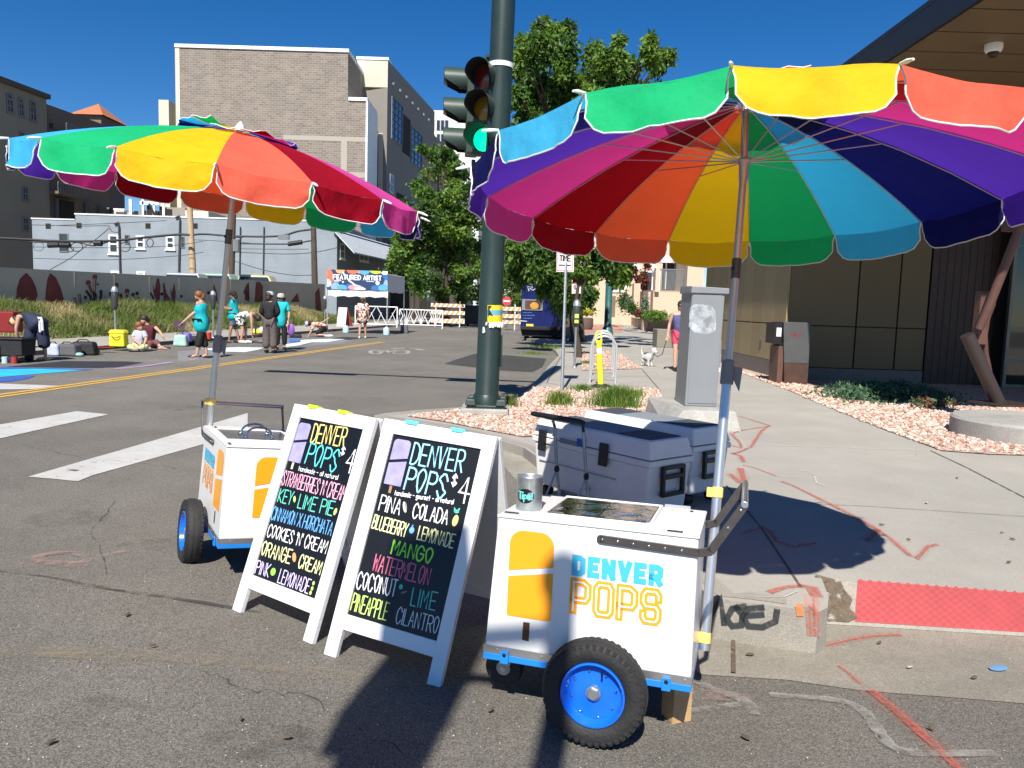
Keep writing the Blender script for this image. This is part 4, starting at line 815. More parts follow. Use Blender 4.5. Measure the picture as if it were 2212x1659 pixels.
# ---------------- coolers
GRYPAD=mat("grey_cooler_pad",(.055,.062,.075),.7,var=.1,bump=.1,bscale=90);GRYPAD2=mat("pale_cooler_pad",(.22,.24,.26),.7,var=.05);NVY=mat("navy_latch_strap",(.012,.02,.045),.5)
def cooler(label,A,B,Wd,zg):
    A=Vector((A[0],A[1],zg));B=Vector((B[0],B[1],zg));ux=(B-A);L=ux.length;ux.normalize();uy=Vector((-ux.y,ux.x,0))
    M=Matrix((ux,uy,Vector((0,0,1)))).transposed();t=thing("cooler",label,"cooler",A,M,"white ice coolers beside the cart");k=dict(parent=t,local=True);D=Wd;sh=.395
    def ring(x0,x1,y0,y1,z): return [(x0,y0,z),(x1,y0,z),(x0,y1,z),(x1,y1,z)]
    i=.035
    for fx,fy in ((.1,.07),(L-.1,.07),(.1,D-.07),(L-.1,D-.07)):
        q_=MB();q_.lathe([(0,-.04),(.04,-.04),(.04,.04),(0,.04)],BLK,(fx,fy,-.034),(0,1,0),12);q_.build('wheel',**k)
    b=MB();b.hexa(ring(i,L-i,i*.6,D-i*.6,.012)+ring(.006,L-.006,.004,D-.004,sh-.05),PLW);b.build('tub',bev=.022,seg=3,**k)
    b=MB();b.bb(-.006,L+.006,-.006,D+.006,sh-.055,sh-.012,PLW);b.build('rim_band',bev=.008,**k)
    b=MB();b.hexa(ring(-.004,L+.004,-.004,D+.004,sh-.006)+ring(.03,L-.03,.028,D-.028,sh+.118),PLW);b.bb(.0,L,.0,D,sh-.006,sh+.02,PLW);ld=b.build('lid',bev=.02,seg=3,**k)
    for x0,x1,m_ in ((.06,.36,GRYPAD),(.364,L-.368,GRYPAD2),(L-.364,L-.06,GRYPAD)):
        b=MB();b.bb(x0,x1,.06,D-.06,sh+.114,sh+.1225,m_)
        if x1>L-.1: b.hexa([(L-.064,.085,sh+.119),(L-.02,.085,sh+.05),(L-.064,D-.085,sh+.119),(L-.02,D-.085,sh+.05),(L-.062,.085,sh+.124),(L-.012,.085,sh+.055),(L-.062,D-.085,sh+.124),(L-.012,D-.085,sh+.055)],m_)
        b.build('lid_pad',ld,local=True,bev=.003)
    for x in (.13,.78):
        b=MB();b.box((x,-.018,sh-.03),(.085,.014,.16),BLK,Matrix.Rotation(-.06,3,'X'));b.build('latch',bev=.006,**k)
    b=MB();b.box((.42,-.009,sh+.0),(.2,.004,.035),GRYPAD2);b.build('label_plate',**k);b=MB();b.box((.545,-.012,sh+.015),(.075,.006,.055),mat("blue_tape_%d"%int(L*1e6),(.02,.09,.36),.5));b.build('tape_patch',label="dark blue tape patch",**k)
    for x,s in ((L+.004,1),(-.004,-1)):
        b=MB();c=(x,D/2,.235)
        for y in(-.1,.1): b.box((x+s*.012,D/2+y,.235),(.03,.026,.2),BLK)
        b.box((x+s*.012,D/2,.33),(.03,.22,.026),BLK);b.box((x+s*.012,D/2,.148),(.03,.22,.026),BLK);b.box((x+s*.02,D/2,.27),(.02,.18,.03),BLK);b.build('end_handle',bev=.004,**k)
    b=MB();b.bb(.08,L-.3,-.0,.006,.205,.2085,GRYPAD2);b.build('moulded_groove',**k)
    b=MB();b.lathe([(0,.014),(.014,.014),(.016,0)],BLK,(.62,.006,.09),(0,-1,0),12);b.build('drain_plug',**k);return t
uA=gz(1124.6+120*.2232,866.8+327*.2232,.56);uB=gz(1124.6+1250*.2232,866.8+590*.2232,.56);uC=gz(1124.6+2030*.2232,866.8+395*.2232,.56)
cooler("white cooler nearer the pop cart, in front of the other cooler",uA.xy,uB.xy,(uC-uB).length*0+.445,.177)
dx=(uB-uA).xy;Lc=dx.length;dx.normalize();dy=Vector((-dx.y,dx.x));B2=uC.xy-dy*.445;B2=Vector(B2)
cooler("white cooler on the far side of the other cooler, nearer the utility cabinet",B2-dx*Lc,B2,.445,.177)
# folding trolley standing in front of the near cooler
KH=lambda x,y:(1124.6+x*.2232,866.8+y*.2232)
ht=thing("folding_trolley","folding luggage trolley with black grip standing before the near cooler","trolley",(.55,5.45,SW))
Yh=None
def hp(x,y,off=0): # plane just in front of the cooler face
    n=Vector((dx.y,-dx.x,0));P=Vector((uA.x,uA.y,0))+n*(.07+off);return onp(*KH(x,y),P,n)
gl_,gr_=hp(112,118),hp(612,205)
b=MB();b.path([gl_,gl_+(gr_-gl_)*.08,gl_+(gr_-gl_)*.92,gr_+Vector((0,0,-.005))],[.017,.02,.02,.017],BLK,10);b.build('grip',ht,smooth=True)
for (x0,y0),(x1,y1),(x2,y2) in (((318,200),(330,250),(350,655)),((600,215),(608,300),(635,730))):
    a,c,e=hp(x0,y0),hp(x1,y1),hp(x2,y2);b=MB();b.path([a+Vector((-.01,0,.01)),a,c],.011,BLK,8);b.build('grip_arm',ht,smooth=True)
    b=MB();b.path([c,e],.0125,GALV,10);f1=e.copy();f1.z=SW+.01;f1+=(gr_-gl_).normalized()*.055;b.path([e,f1],.0115,GALV,8);n=Vector((dx.y,-dx.x,0));f2=e+n*.1;f2.z=SW+.01;b.path([e,f2-(gr_-gl_).normalized()*.03],.008,GALV,8);b.build('frame_leg',ht,smooth=True)
    b=MB();b.ell(e,(.02,.02,.032),BLK,8,6);b.build('hinge',ht,smooth=True)
n=Vector((dx.y,-dx.x,0));a,c=hp(300,900),hp(640,960);a.z=c.z=SW+.012;b=MB();b.path([a,c],.01,GALV,8);b.box((a+c)/2+n*.1+Vector((0,0,-.004)),((c-a).length,.2,.008),GALV,Matrix((dx.to_3d(),-n,Vector((0,0,1)))).transposed());b.build('toe_plate',ht)
# ------------------------------------------------------------------ traffic signal pole
K7=lambda x,y:((1680+x*.30143)*.5486,(200+y*.30143)*.5486)
KP=lambda x,y:((1700+x*.34347)*.5486,(1150+y*.34347)*.5486)
pb=gz(1050,892,SW);pt_=at(1088,0,pb.y);ax=(pt_-pb);ax.normalize();zt=9.6
PL=lambda z:pb+ax*((z-pb.z)/ax.z)
sp_=thing("traffic_signal_pole","thick dark green traffic signal pole with green light showing beside the street","signal pole",pb)
b=MB();b.bb(pb.x-.33,pb.x+.3,pb.y-.3,pb.y+.3,SW-.1,SW+.09,CPAD);b.build('footing',sp_,bev=.02)
b=MB();b.bb(pb.x-.25,pb.x+.25,pb.y-.25,pb.y+.25,SW+.09,SW+.13,GREENP);b.build('base_plate',sp_,bev=.006)
b=MB();b.path([PL(.22),PL(.27),PL(3),PL(6.5),PL(zt)],[.185,.158,.155,.15,.14],GREENP,36);b.lathe([(.2,.13),(.19,.2),(.165,.26)],GREENP,(pb.x,pb.y,SW),(0,0,1),32);b.build('pole',sp_,smooth=True)
for i,j in ((-1,-1),(1,-1),(-1,1),(1,1)):
    b=MB();b.hexa([pb+Vector((i*.2+a*.075,j*.2+c*.075,.13)) for c in(-1,1) for a in(-1,1)]+[pb+Vector((i*.2+a*.055,j*.2+c*.055,.21)) for c in(-1,1) for a in(-1,1)],GREENP);b.build('bolt_cover',sp_,bev=.01)
hp_=PL(.95);b=MB();b.box(hp_+Vector((.16,-.06,0)),(.02,.1,.42),GREENP,rotz(.3));b.box(hp_+Vector((.172,-.07,0)),(.01,.03,.4),PLW,rotz(.3));b.build('hand_hole_cover',sp_,bev=.006)
b=MB();c=PL(4.62);b.lathe([(.156,-.03),(.162,-.03),(.162,.03),(.156,.03)],PLW,c,ax,28);b.build('strap',sp_);
# signal heads: one facing the camera, one facing left
LRED=mat("unlit_red_lens",(.16,.012,.012),.25,var=.1,coat=.5);LAMB=mat("unlit_amber_lens",(.30,.16,.012),.25,var=.1,coat=.5);LGRN=mat("lit_green_lens",(.0,.75,.34),.3,var=.03,emit=1.15);LOFF=mat("unlit_green_lens",(.01,.06,.03),.3)
VIN=mat("black_visor_lining",(.012,.012,.012),.7)
def sighead(parent,C0,f,dz,lenses,vis_out):
    f=Vector(f).normalized();r=f.cross(Vector((0,0,1))).normalized();upv=Vector((0,0,1));M=Matrix((r,f,upv)).transposed()
    hd=MB()
    for i in range(3): hd.box(C0+upv*(-dz*i)-f*.09,(.34,.17,dz*.94),GREENH,M)
    h=hd.build('signal_head',parent,bev=.02)
    for i in range(3):
        c=C0-upv*dz*i;m=MB();m.lathe([(0,.03),(.07,.024),(.13,.004),(.15,-.004)],lenses[i],c,f,28);m.build('lens',h,smooth=True)
        for mt_,rad,sg in ((GREENH,.168,1),(VIN,.163,-1)):
            v=MB();vs=[];n=30
            for q_ in range(n+1):
                t=R(-52+284*q_/n);e=r*math.cos(t)+upv*math.sin(t);s_=math.sin(t)
                ln=.30 if s_>-.1 else .30-.2*min(1,(-s_-.1)/.6)
                vs+= [c+e*rad-f*.01,c+e*rad+f*ln*.5,c+e*rad+f*ln]
            v.add(vs,[(q_*3+j,(q_+1)*3+j,(q_+1)*3+j+1,q_*3+j+1) for q_ in range(n) for j in(0,1)],mt_);v.build('visor' if sg>0 else 'visor_lining',h,smooth=True)
    return h
z1=at(*K7(735,340),10.1);z3=at(*K7(705,1170),10.1);dz=(z1.z-z3.z)/2
f1=Vector((-.35,-1,0));C0=at(*K7(770,345),10.28);sighead(sp_,C0,f1,dz,(LRED,LAMB,LGRN),1)
C2_=at(*K7(520,400),10.72);sighead(sp_,C2_+Vector((.0,0,0)),(-1,-.12,0),dz,(LRED,LAMB,LOFF),1)
for z in (C0.z+.3,C0.z-2*dz-.3):
    b=MB();q=PL(z);b.path([q,Vector((C0.x,C0.y+.15,z)),Vector((C0.x,C0.y+.12,z-(.1 if z>C0.z else -.1)))],.03,GREENH,8);b.path([q,Vector((C2_.x+.12,C2_.y,z))],.028,GREENH,8)
    b.path([Vector((C2_.x+.12,C2_.y,z)),Vector((C2_.x+.12,C2_.y,z-(.12 if z>C0.z else -.12)))],.028,GREENH,8);b.build('head_bracket',sp_,smooth=True)
b=MB();a=at(*K7(1015,200),10.3);c=at(*K7(985,960),10.3);b.path([a,(a+c)/2+Vector((.01,0,0)),c],.008,GALV,6)
for q in (250,480,670,880): b.ell(at(*K7(1010 if q<600 else 990,q),10.29),.016,PLW,6,5)
b.build('cable',sp_,smooth=True)
# mast arm high above the street, out of the picture, whose shadow crosses the road
arm0=PL(6.05);arm1=Vector((-6.2,11.0,6.15));b=MB();b.path([arm0,(arm0+arm1)/2,arm1],[.09,.075,.055],GREENP,14);b.build('mast_arm',sp_,smooth=True)
b=MB();a=(arm1-arm0).normalized();c=arm1-a*1.1-Vector((0,0,.12));b.box(c,(2.0,.04,.42),GREENH,rotz(math.atan2(a.y,a.x)));b.build('street_name_panel',sp_)
b=MB();c=arm0+a*1.4-Vector((0,0,.3));b.box(c,(1.0,.25,.36),GREENH,rotz(math.atan2(a.y,a.x)));b.build('overhead_signal',sp_)
# knitted banner on the pole
yk=thing("knitted_banner","yellow and blue striped knitted square with white tassels tied round the green pole","banner",PL(1.9))
YK=mat("yellow_yarn",(.86,.66,.02),.9,var=.1,scale=40,bump=.5,bscale=120);BK=mat("blue_yarn",(.16,.42,.55),.9,var=.1,scale=40,bump=.5,bscale=120);WK=mat("white_yarn",(.72,.75,.74),.9,var=.08,scale=40);KK=mat("black_yarn",(.02,.02,.02),.9)
def wrap(mb,pxl,m,o):
    pts=[]
    for p in pxl:
        q=at(*KP(*p),pb.y-.16);c=PL(q.z);h=clip((q.x-c.x)/.165,-1,1);pts.append(Vector((c.x+h*.165,c.y-math.sqrt(max(0,1-h*h))*.162-o,q.z)))
    mb.poly(pts,m)
b=MB()
def wband(y0,y1,m,o,x0=640,x1=812):
    for i in range(6):
        a,c=x0+(x1-x0)*i/6,x0+(x1-x0)*(i+1)/6;wrap(b,[(a,y1),(c,y1),(c,y0),(a,y0)],m,o)
wband(150,205,YK,.008);wband(205,268,BK,.008);wband(268,350,YK,.008);wrap(b,[(660,262),(705,275),(660,200),(690,160),(645,155),(645,285)],KK,.013)
bn=b.build('knitted_square',yk)
for i,(x,l) in enumerate(((628,380),(665,410),(680,405),(700,412),(712,400),(735,398),(755,405),(772,408),(790,412),(808,408))):
    b=MB();p=[]
    for yy in (345,(345+l)/2,l):
        q=at(*KP(x+random.uniform(-4,4),yy),pb.y-.16);c=PL(q.z);h=clip((q.x-c.x)/.165,-.98,.98);p.append(Vector((c.x+h*.172,c.y-math.sqrt(1-h*h)*.17,q.z)))
    b.path(p,[.010,.014,.011],WK,6);b.build('tassel',yk,smooth=True)
for x,y0,y1 in ((598,400,470),(590,405,470),(610,410,462)):
    b=MB();p=[]
    for yy,xx in ((y0,597),(y1,x)):
        q=at(*KP(xx,yy),pb.y-.16);c=PL(q.z);h=clip((q.x-c.x)/.165,-.98,.98);p.append(Vector((c.x+h*.172,c.y-math.sqrt(1-h*h)*.17,q.z)))
    b.path(p,[.012,.008],WK,6);b.build('tassel',yk)
# a second signal pole stands behind the camera; its shadow falls across the foreground
q=thing("pedestal_signal","short signal pedestal behind the viewpoint whose shadow crosses the near cart","signal pole",(-.42,-1.25,0))
b=MB();b.path([(-.42,-1.25,0),(-.42,-1.25,5.0)],.058,GREENP,14);b.lathe([(.2,0),(.18,.25),(.07,.4)],GREENP,(-.42,-1.25,0),(0,0,1),20);b.ell((-.42,-1.25,5.02),.085,GREENP);b.build('pole',q,smooth=True)
b=MB()
for i in range(3): b.box((-1.03,-1.2,5.2-.39*i),(.38,.3,.385),GREENH);b.path([(-1.03,-1.3,5.2-.39*i),(-1.03,-1.62,5.2-.39*i)],.16,GREENH,14)
b.build('signal_head',q);b=MB();b.path([(-.42,-1.25,4.8),(-1.03,-1.2,4.8)],.035,GREENP,8);b.build('head_bracket',q)
# ------------------------------------------------------------------ street furniture on the right
SIGNR=mat("red_sign_print",(.55,.05,.06),.5);SIGNB=mat("black_sign_print",(.03,.03,.03),.5);SIGNPK=mat("faded_sign_white",(.78,.70,.70),.45)
def parking_sign(name,label,base,px_top,px_mid,w,h,Y,second=True,small=False):
    base=Vector(base);t=thing(name,label,"street sign",base);top=at(*px_top,Y);b=MB();d=(top-base)
    b.path([base,top+d*.04],.028 if not small else .03,GALV,8);b.build('post',t,smooth=True)
    m=at(*px_mid,Y);n=MB();M=Matrix.Rotation(-.02,3,'Y');n.box(m+Vector((0,-.04,0)),(w,.006,h),SIGNPK,M);s=n.build('sign_plate',t,bev=.002)
    n=MB();O=m+Vector((-w/2,-.0445,-h/2));ux=Vector((1,0,0));uz=Vector((0,0,1))
    for x0,x1,z0,z1 in ((.04,.96,.02,.035),(.04,.96,.965,.98),(.04,.07,.035,.965),(.93,.96,.035,.965)): n.add([O+ux*w*x0+uz*h*z0,O+ux*w*x1+uz*h*z0,O+ux*w*x1+uz*h*z1,O+ux*w*x0+uz*h*z1],[(0,1,2,3)],SIGNR)
    n.add([O+ux*w*.08+uz*h*.60,O+ux*w*.92+uz*h*.60,O+ux*w*.92+uz*h*.72,O+ux*w*.08+uz*h*.72],[(0,1,2,3)],SIGNR)
    for s_,z,hh in (("NO",.80,.11),("ANY",.42,.12),("TIME",.25,.12)): text(n,s_,O+ux*w*.2+uz*h*z,ux,uz,w*.6,h*hh,w*.07,SIGNR if s_=="NO" else SIGNB,off=.001)
    n.add([O+ux*w*.15+uz*h*.135,O+ux*w*.85+uz*h*.135,O+ux*w*.85+uz*h*.165,O+ux*w*.15+uz*h*.165],[(0,1,2,3)],SIGNB);n.build('sign_print',s);return t
parking_sign("parking_sign","red and white no parking sign on the tall grey post next to the bicycle racks",gz(1214,846,SW),(1223,560),(1221,540),.31,.78,13.9)
parking_sign("parking_sign","small parking sign in the tree shade behind the near sign post",gz(1248,741,SW),(1248,606),(1245,617),.30,.52,25,small=True)
DOMEW=mat("silver_meter_dome",(.62,.63,.65),.3,.7,var=.06);MHD=mat("dark_meter_housing",(.045,.048,.05),.45,var=.1);LBLY=mat("yellow_green_meter_label",(.50,.60,.12),.5)
def meter(label,p,dot):
    t=thing("parking_meter",label,"parking meter",p,None,"parking meters along the kerbs");k=dict(parent=t,local=True)
    b=MB();b.tube((0,0,0),(0,0,1.0),.03,GALV,n=12);b.lathe([(.06,0),(.05,.03),(.03,.04)],GALV,n=12);b.build('post',smooth=True,**k)
    b=MB();b.lathe([(.03,.98),(.06,1.02),(.085,1.1),(.085,1.22),(.09,1.3),(.09,1.44),(.07,1.5)],MHD,n=16);h=b.build('meter_head',smooth=True,**k)
    b=MB();b.lathe([(.07,1.47),(.095,1.49),(.09,1.55),(.055,1.62),(.0,1.655)],DOMEW,n=16);b.build('dome',h,local=True,smooth=True)
    if dot:
        b=MB();b.bb(-.05,.05,-.097,-.085,1.2,1.3,LBLY);b.bb(-.05,.05,-.093,-.083,1.08,1.16,LBLY);b.build('rate_label',h,local=True)
    return t
meter("parking meter with yellow labels beside the bicycle racks on the right pavement",gz(1241,794,SW),True)
m1=meter("parking meter behind the yellow bag on the left kerb, nearest of the left row",gz(250,747,SW+.02),False)
copy_tree(m1,Matrix.Translation(gz(461,730,SW+.02)),label="parking meter between the turquoise vest woman and the left umbrella pole")
copy_tree(m1,Matrix.Translation(gz(701.5,712,SW+.02)),label="parking meter at the left leg of the banner tent, farthest of the left row")
# bicycle racks: three hoops
RK=mat("polished_rack_steel",(.68,.68,.67),.3,.55,var=.08)
def hoop(label,xl,xr,yb,Y=None):
    a,c=gz(xl,yb,SW),gz(xr,yb+1.5,SW);t=thing("bicycle_rack",label,"bicycle rack",(a+c)/2,None,"hoop bicycle racks");r=(c-a).length/2;ux=(c-a).normalized();h=.92
    b=MB();pts=[a,a+Vector((0,0,h-r))]+[(a+c)/2+Vector((0,0,h-r))-ux*r*math.cos(R(q))+Vector((0,0,r*math.sin(R(q)))) for q in range(15,180,15)]+[c+Vector((0,0,h-r)),c];b.path(pts,.024,RK,10);b.build('hoop',t,smooth=True)
    for p in (a,c): b=MB();b.lathe([(.07,0),(.07,.012),(.03,.014)],RK,p,n=12);b.build('foot_plate',t)
hoop("nearest steel hoop bicycle rack beside the yellow post",1274,1329,828)
hoop("middle steel hoop bicycle rack behind the nearest hoop",1277,1325,812)
hoop("farthest steel hoop bicycle rack by the shaded tree trunk",1280,1322,797)
# yellow delineator post
yp=gz(1297,836,SW);t=thing("delineator_post","bright yellow plastic delineator post leaning in front of the bicycle racks","post",yp);FLY=mat("fluorescent_yellow",(.78,.83,.02),.45,var=.05)
tp=at(1293,716,yp.y+.1);b=MB();b.path([yp+Vector((0,0,.04)),yp+(tp-yp)*.82],[.055,.05],FLY,14);b.build('post',t,smooth=True)
ux=Vector((1,0,0));a=yp+(tp-yp)*.82;c=tp;b=MB();w=.06
b.path([a-ux*w*.8,c-ux*w*.8-Vector((0,0,.04)),c-ux*w*.4,c+ux*w*.4,c+ux*w*.8-Vector((0,0,.04)),a+ux*w*.8],.016,FLY,8);b.box(a,(.11,.05,.04),FLY);b.build('loop_handle',t,smooth=True)
b=MB();b.path([yp+(tp-yp)*.60,yp+(tp-yp)*.70],.0545,PLW,14);b.build('reflective_band',t)
b=MB();b.lathe([(.0,.045),(.1,.045),(.16,.03),(.2,0)],RUB,yp+Vector((.02,0,.012)),n=8);b.build('rubber_base',t)
# utility cabinet
CG=mat("grey_cabinet_paint",(.245,.255,.265),.42,.15,var=.05,scale=3,bump=.03,bscale=60);SMUD=mat("buffed_out_smudge",(.62,.66,.70),.5,var=.1,scale=10,alpha=(.75,7,.38,.62))
Yc=9.8;fl=at(1479,877,Yc);fr=at(1547,880,Yc);tl=at(1486,640,Yc);zb=fl.z;ztop=at(1520,630,Yc).z;w=fr.x-fl.x+.01;dep=.62
t=thing("utility_cabinet","grey steel utility cabinet with a painted over patch standing on a concrete plinth","cabinet",(fl.x,Yc,SW))
b=MB();b.hexa([(fl.x-.32,Yc-.5,SW-.02),(fr.x+.2,Yc-.5,SW-.02),(fl.x-.34,Yc+1.0,SW-.02),(fr.x+.2,Yc+1.0,SW-.02),(fl.x-.1,Yc-.42,zb),(fr.x+.14,Yc-.42,zb),(fl.x-.3,Yc+.95,zb),(fr.x+.14,Yc+.95,zb)],CPAD);b.build('plinth',t,bev=.02)
lean=Vector((.02,0,0));b=MB();x0,x1=fl.x,fr.x
b.hexa([(x0,Yc,zb+.003),(x1,Yc,zb+.003),(x0,Yc+dep,zb+.003),(x1,Yc+dep,zb+.003),(x0+.02,Yc,ztop),(x1+.03,Yc,ztop),(x0+.02,Yc+dep,ztop),(x1+.03,Yc+dep,ztop)],CG);b.build('cabinet_body',t,bev=.008)
b=MB();b.hexa([(x0+.0,Yc-.03,ztop-.02),(x1+.075,Yc-.03,ztop-.02),(x0+.0,Yc+dep+.03,ztop-.02),(x1+.075,Yc+dep+.03,ztop-.02),(x0+.005,Yc-.03,ztop+.065),(x1+.075,Yc-.03,ztop+.05),(x0+.005,Yc+dep+.03,ztop+.08),(x1+.075,Yc+dep+.03,ztop+.07)],CG);b.build('cabinet_roof',t,bev=.006)
b=MB();b.bb(x0+.035,x1+.0,Yc-.008,Yc-.001,zb+.04,ztop-.04,CG);dr=b.build('door',t,bev=.003)
b=MB();P=lambda x,y:at(x,y,Yc-.0095);b.poly([P(1490,665),P(1500,657),P(1536,659),P(1545,672),P(1547,700),P(1545,716),P(1525,722),P(1500,718),P(1488,706)],SMUD);b.build('paint_smudge',dr)
b=MB();b.bb(x1+.02,x1+.05,Yc+.1,Yc+.14,zb+.5,zb+.85,GALV);b.build('side_handle',t)
b=MB();b.box((x1+.1,Yc+.35,zb+.55),(.03,.03,.25),PLW);b.build('side_latch',t)
# food truck
TRB=mat("deep_blue_truck_paint",(.004,.010,.10),.35,var=.25,scale=1.2,coat=.15);TRD=mat("truck_underbody",(.01,.01,.012),.7);TWIN=mat("truck_window",(.10,.05,.045),.1,var=.4,scale=6)
TY=34.6;a=at(1123,730,TY);c=at(1215,735,TY);hz=at(1150,588,TY).z
t=thing("food_truck","dark blue food truck parked under the tree beyond the signal pole","food truck",((a.x+c.x)/2,TY,0))
b=MB();vx=Vector((.1295,.9916,0))*6.2;P=[Vector((a.x,TY,.55)),Vector((c.x,TY,.55)),Vector((a.x,TY,.55))+vx,Vector((c.x,TY,.55))+vx];b.hexa(P+[p+Vector((0,0,hz-.55)) for p in P],TRB);b.build('body',t,bev=.06,seg=3)
b=MB();b.hexa([p+Vector((.1,.1,-.33)) for p in P]+[p+Vector((0,.1,.02)) for p in P],TRD);b.build('chassis',t)
for px in (a.x+.2,c.x-.2):
    for o in (.9,5.2): b=MB();b.lathe([(.1,-.12),(.3,-.12),(.38,-.08),(.38,.08),(.3,.12),(.1,.12)],RUB,(px+o*.13,TY+o,.38),(1,0,0),20);b.build('wheel',t,smooth=True)
b=MB();w0=at(1128,646,TY-.03);w1=at(1172,671,TY-.03);b.bb(w0.x,w1.x,TY-.05,TY-.012,w1.z,w0.z,GALV);wn=b.build('rear_window',t);b=MB();b.bb(w0.x+.14,w1.x-.12,TY-.06,TY-.051,w1.z+.05,w0.z-.05,TWIN);b.ell((w0.x+.55,TY-.062,w1.z+.2),(.2,.012,.16),mat("amber_reflection_print",(.55,.28,.05),.3,var=.3),10,5);b.build('pane',wn)
b=MB();p0=at(1127,707,TY-.04);b.bb(p0.x+.2,p0.x+.52,TY-.06,TY-.012,p0.z-.02,p0.z+.16,mat("yellow_number_plate",(.75,.62,.06),.4));b.build('number_plate',t)
b=MB();b.bb(a.x+.02,c.x-.02,TY-.14,TY-.012,.5,.66,TRD);b.build('bumper',t,bev=.02)
b=MB();mp=(a.x+c.x)/2;b.bb(mp+.07,mp+.085,TY-.02,TY-.012,.72,hz-.9,TRD);b.build('door_seam',t)
TPR=mat("white_truck_print",(.42,.48,.55),.5,var=.2);TPB=mat("pale_blue_truck_print",(.10,.20,.52),.5,var=.3)
b=MB();f=lambda x,y:at(1069.8+x*.1488,548.6+y*.1488,TY-.02)
b.path([f(470,440),f(530,440),f(545,490),f(470,470),f(490,540)],.035,TPR,5);b.path([f(500,500),f(550,530),f(590,500)],.03,TPR,5);b.path([f(400,390),f(440,400),f(420,430)],.04,TPB,5)
for y in (850,890,932):
    for x in range(405,520+(50 if y==890 else 0),22): b.path([f(x,y),f(x+9,y+8),f(x+16,y-4)],.016,TPB,4)
b.path([f(360,972),f(460,980)],.025,TPR,5)
b.build('truck_print',t)
b=MB();b.bb(a.x+.05,a.x+.2,TY-.05,TY-.012,hz-.35,hz-.3,mat("truck_lamp",(.6,.62,.7),.3));b.build('marker_lamp',t)
# green lamp post on the right pavement
b0_=gz(1312,728,SW);b=MB();tp=at(1318,560,b0_.y);d=(tp-b0_);b.path([b0_,b0_+Vector((0,0,.05)),b0_+d*.12,b0_+d*.14,b0_+d,b0_+d*1.6],[.32,.3,.25,.19,.17,.15],mat("teal_green_post_paint",(.03,.12,.105),.4,var=.2),14);b.build("lamp_post",None,"teal green lamp post rising through the tree behind the bicycle racks","lamp post",smooth=True)
# ------------------------------------------------------------------ tent, barriers and things on the far lane
WFAB=mat("white_tent_fabric",(.78,.78,.78),.8,var=.03,trans=.2);BNV=mat("banner_navy",(.014,.04,.12),.6,var=.1)
TY0=36.1;tx0=at(705.5,620,TY0).x;tx1=at(838.5,620,TY0).x;ztp=at(770,584,TY0).z;zb_=at(770,626,TY0).z;zv=at(770,641,TY0).z
t=thing("banner_tent","white canopy tent with the FEATURED ARTIST banner across its front","tent",((tx0+tx1)/2,TY0,0));bd_=3.6;tx2=at(874,640,TY0+bd_).x
b=MB()
for x,y,xx in ((tx0,TY0,tx0),(tx1,TY0,tx1),(tx2,TY0+bd_,tx2),(tx0+.5,TY0+bd_,tx0+.5)): pass
for x,y in ((tx0+.04,TY0),(tx1-.03,TY0),(tx2-.03,TY0+bd_),(tx0+1.1,TY0+bd_)):
    b=MB();b.bb(x-.025,x+.025,y-.025,y+.025,0,ztp-.1,STEEL);b.build('leg',t)
def sheet(mb,a,c,z0,z1,m,n=14,amp=.05):
    a=Vector(a);c=Vector(c);nn=Vector((-(c-a).y,(c-a).x,0)).normalized();vs=[]
    for i in range(n+1):
        for j,z in enumerate((z1,(z0+z1)/2,z0)):
            vs.append(a+(c-a)*(i/n)+Vector((0,0,z+(amp*.6*math.sin(i*2.1) if j==2 else 0)))+nn*amp*math.sin(i*1.7)*(j/2))
    mb.add(vs,[(i*3+j,(i+1)*3+j,(i+1)*3+j+1,i*3+j+1) for i in range(n) for j in(0,1)],m)
b=MB();sheet(b,(tx0,TY0-.02,0),(tx1,TY0-.02,0),zv,zb_+.02,WFAB);b.build('front_valance',t,smooth=True)
b=MB();sheet(b,(tx1,TY0,0),(tx2,TY0+bd_,0),zv+.25,ztp-.15,WFAB,8,.04);b.build('side_wall',t,smooth=True)
b=MB();mx=(tx0+tx2)/2;pk=(mx,TY0+bd_/2,ztp+.55);b.add([(tx0,TY0,ztp-.12),(tx1,TY0,ztp-.12),(tx2,TY0+bd_,ztp-.12),(tx0+.9,TY0+bd_,ztp-.12),(mx,TY0+bd_/2,ztp+.05)],[(0,1,4),(1,2,4),(2,3,4),(3,0,4)],WFAB);b.build('canopy',t)
b=MB();b.bb(tx0+.03,tx1-.02,TY0-.06,TY0-.04,zb_,ztp,BNV);bn=b.build('banner',t)
bw=tx1-tx0-.05;bh=ztp-zb_;O=Vector((tx0+.03,TY0-.062,zb_));X=Vector((1,0,0));Z=Vector((0,0,1));b=MB()
BC=[mat("banner_"+n_,c,.6) for n_,c in dict(coral=(.75,.16,.08),orange=(.85,.38,.15),skyblue=(.10,.36,.62),lime=(.45,.60,.05),paleblue=(.25,.42,.70),blue=(.03,.14,.42),white=(.75,.75,.78),pink=(.75,.30,.36)).items()]
blob=lambda cx,cz,rx,rz,m,o:b.poly([O+X*clip(cx+rx*math.cos(q*.5236),0,bw)+Z*clip(cz+rz*math.sin(q*.5236),0,bh)-Vector((0,o,0)) for q in range(12)],m)
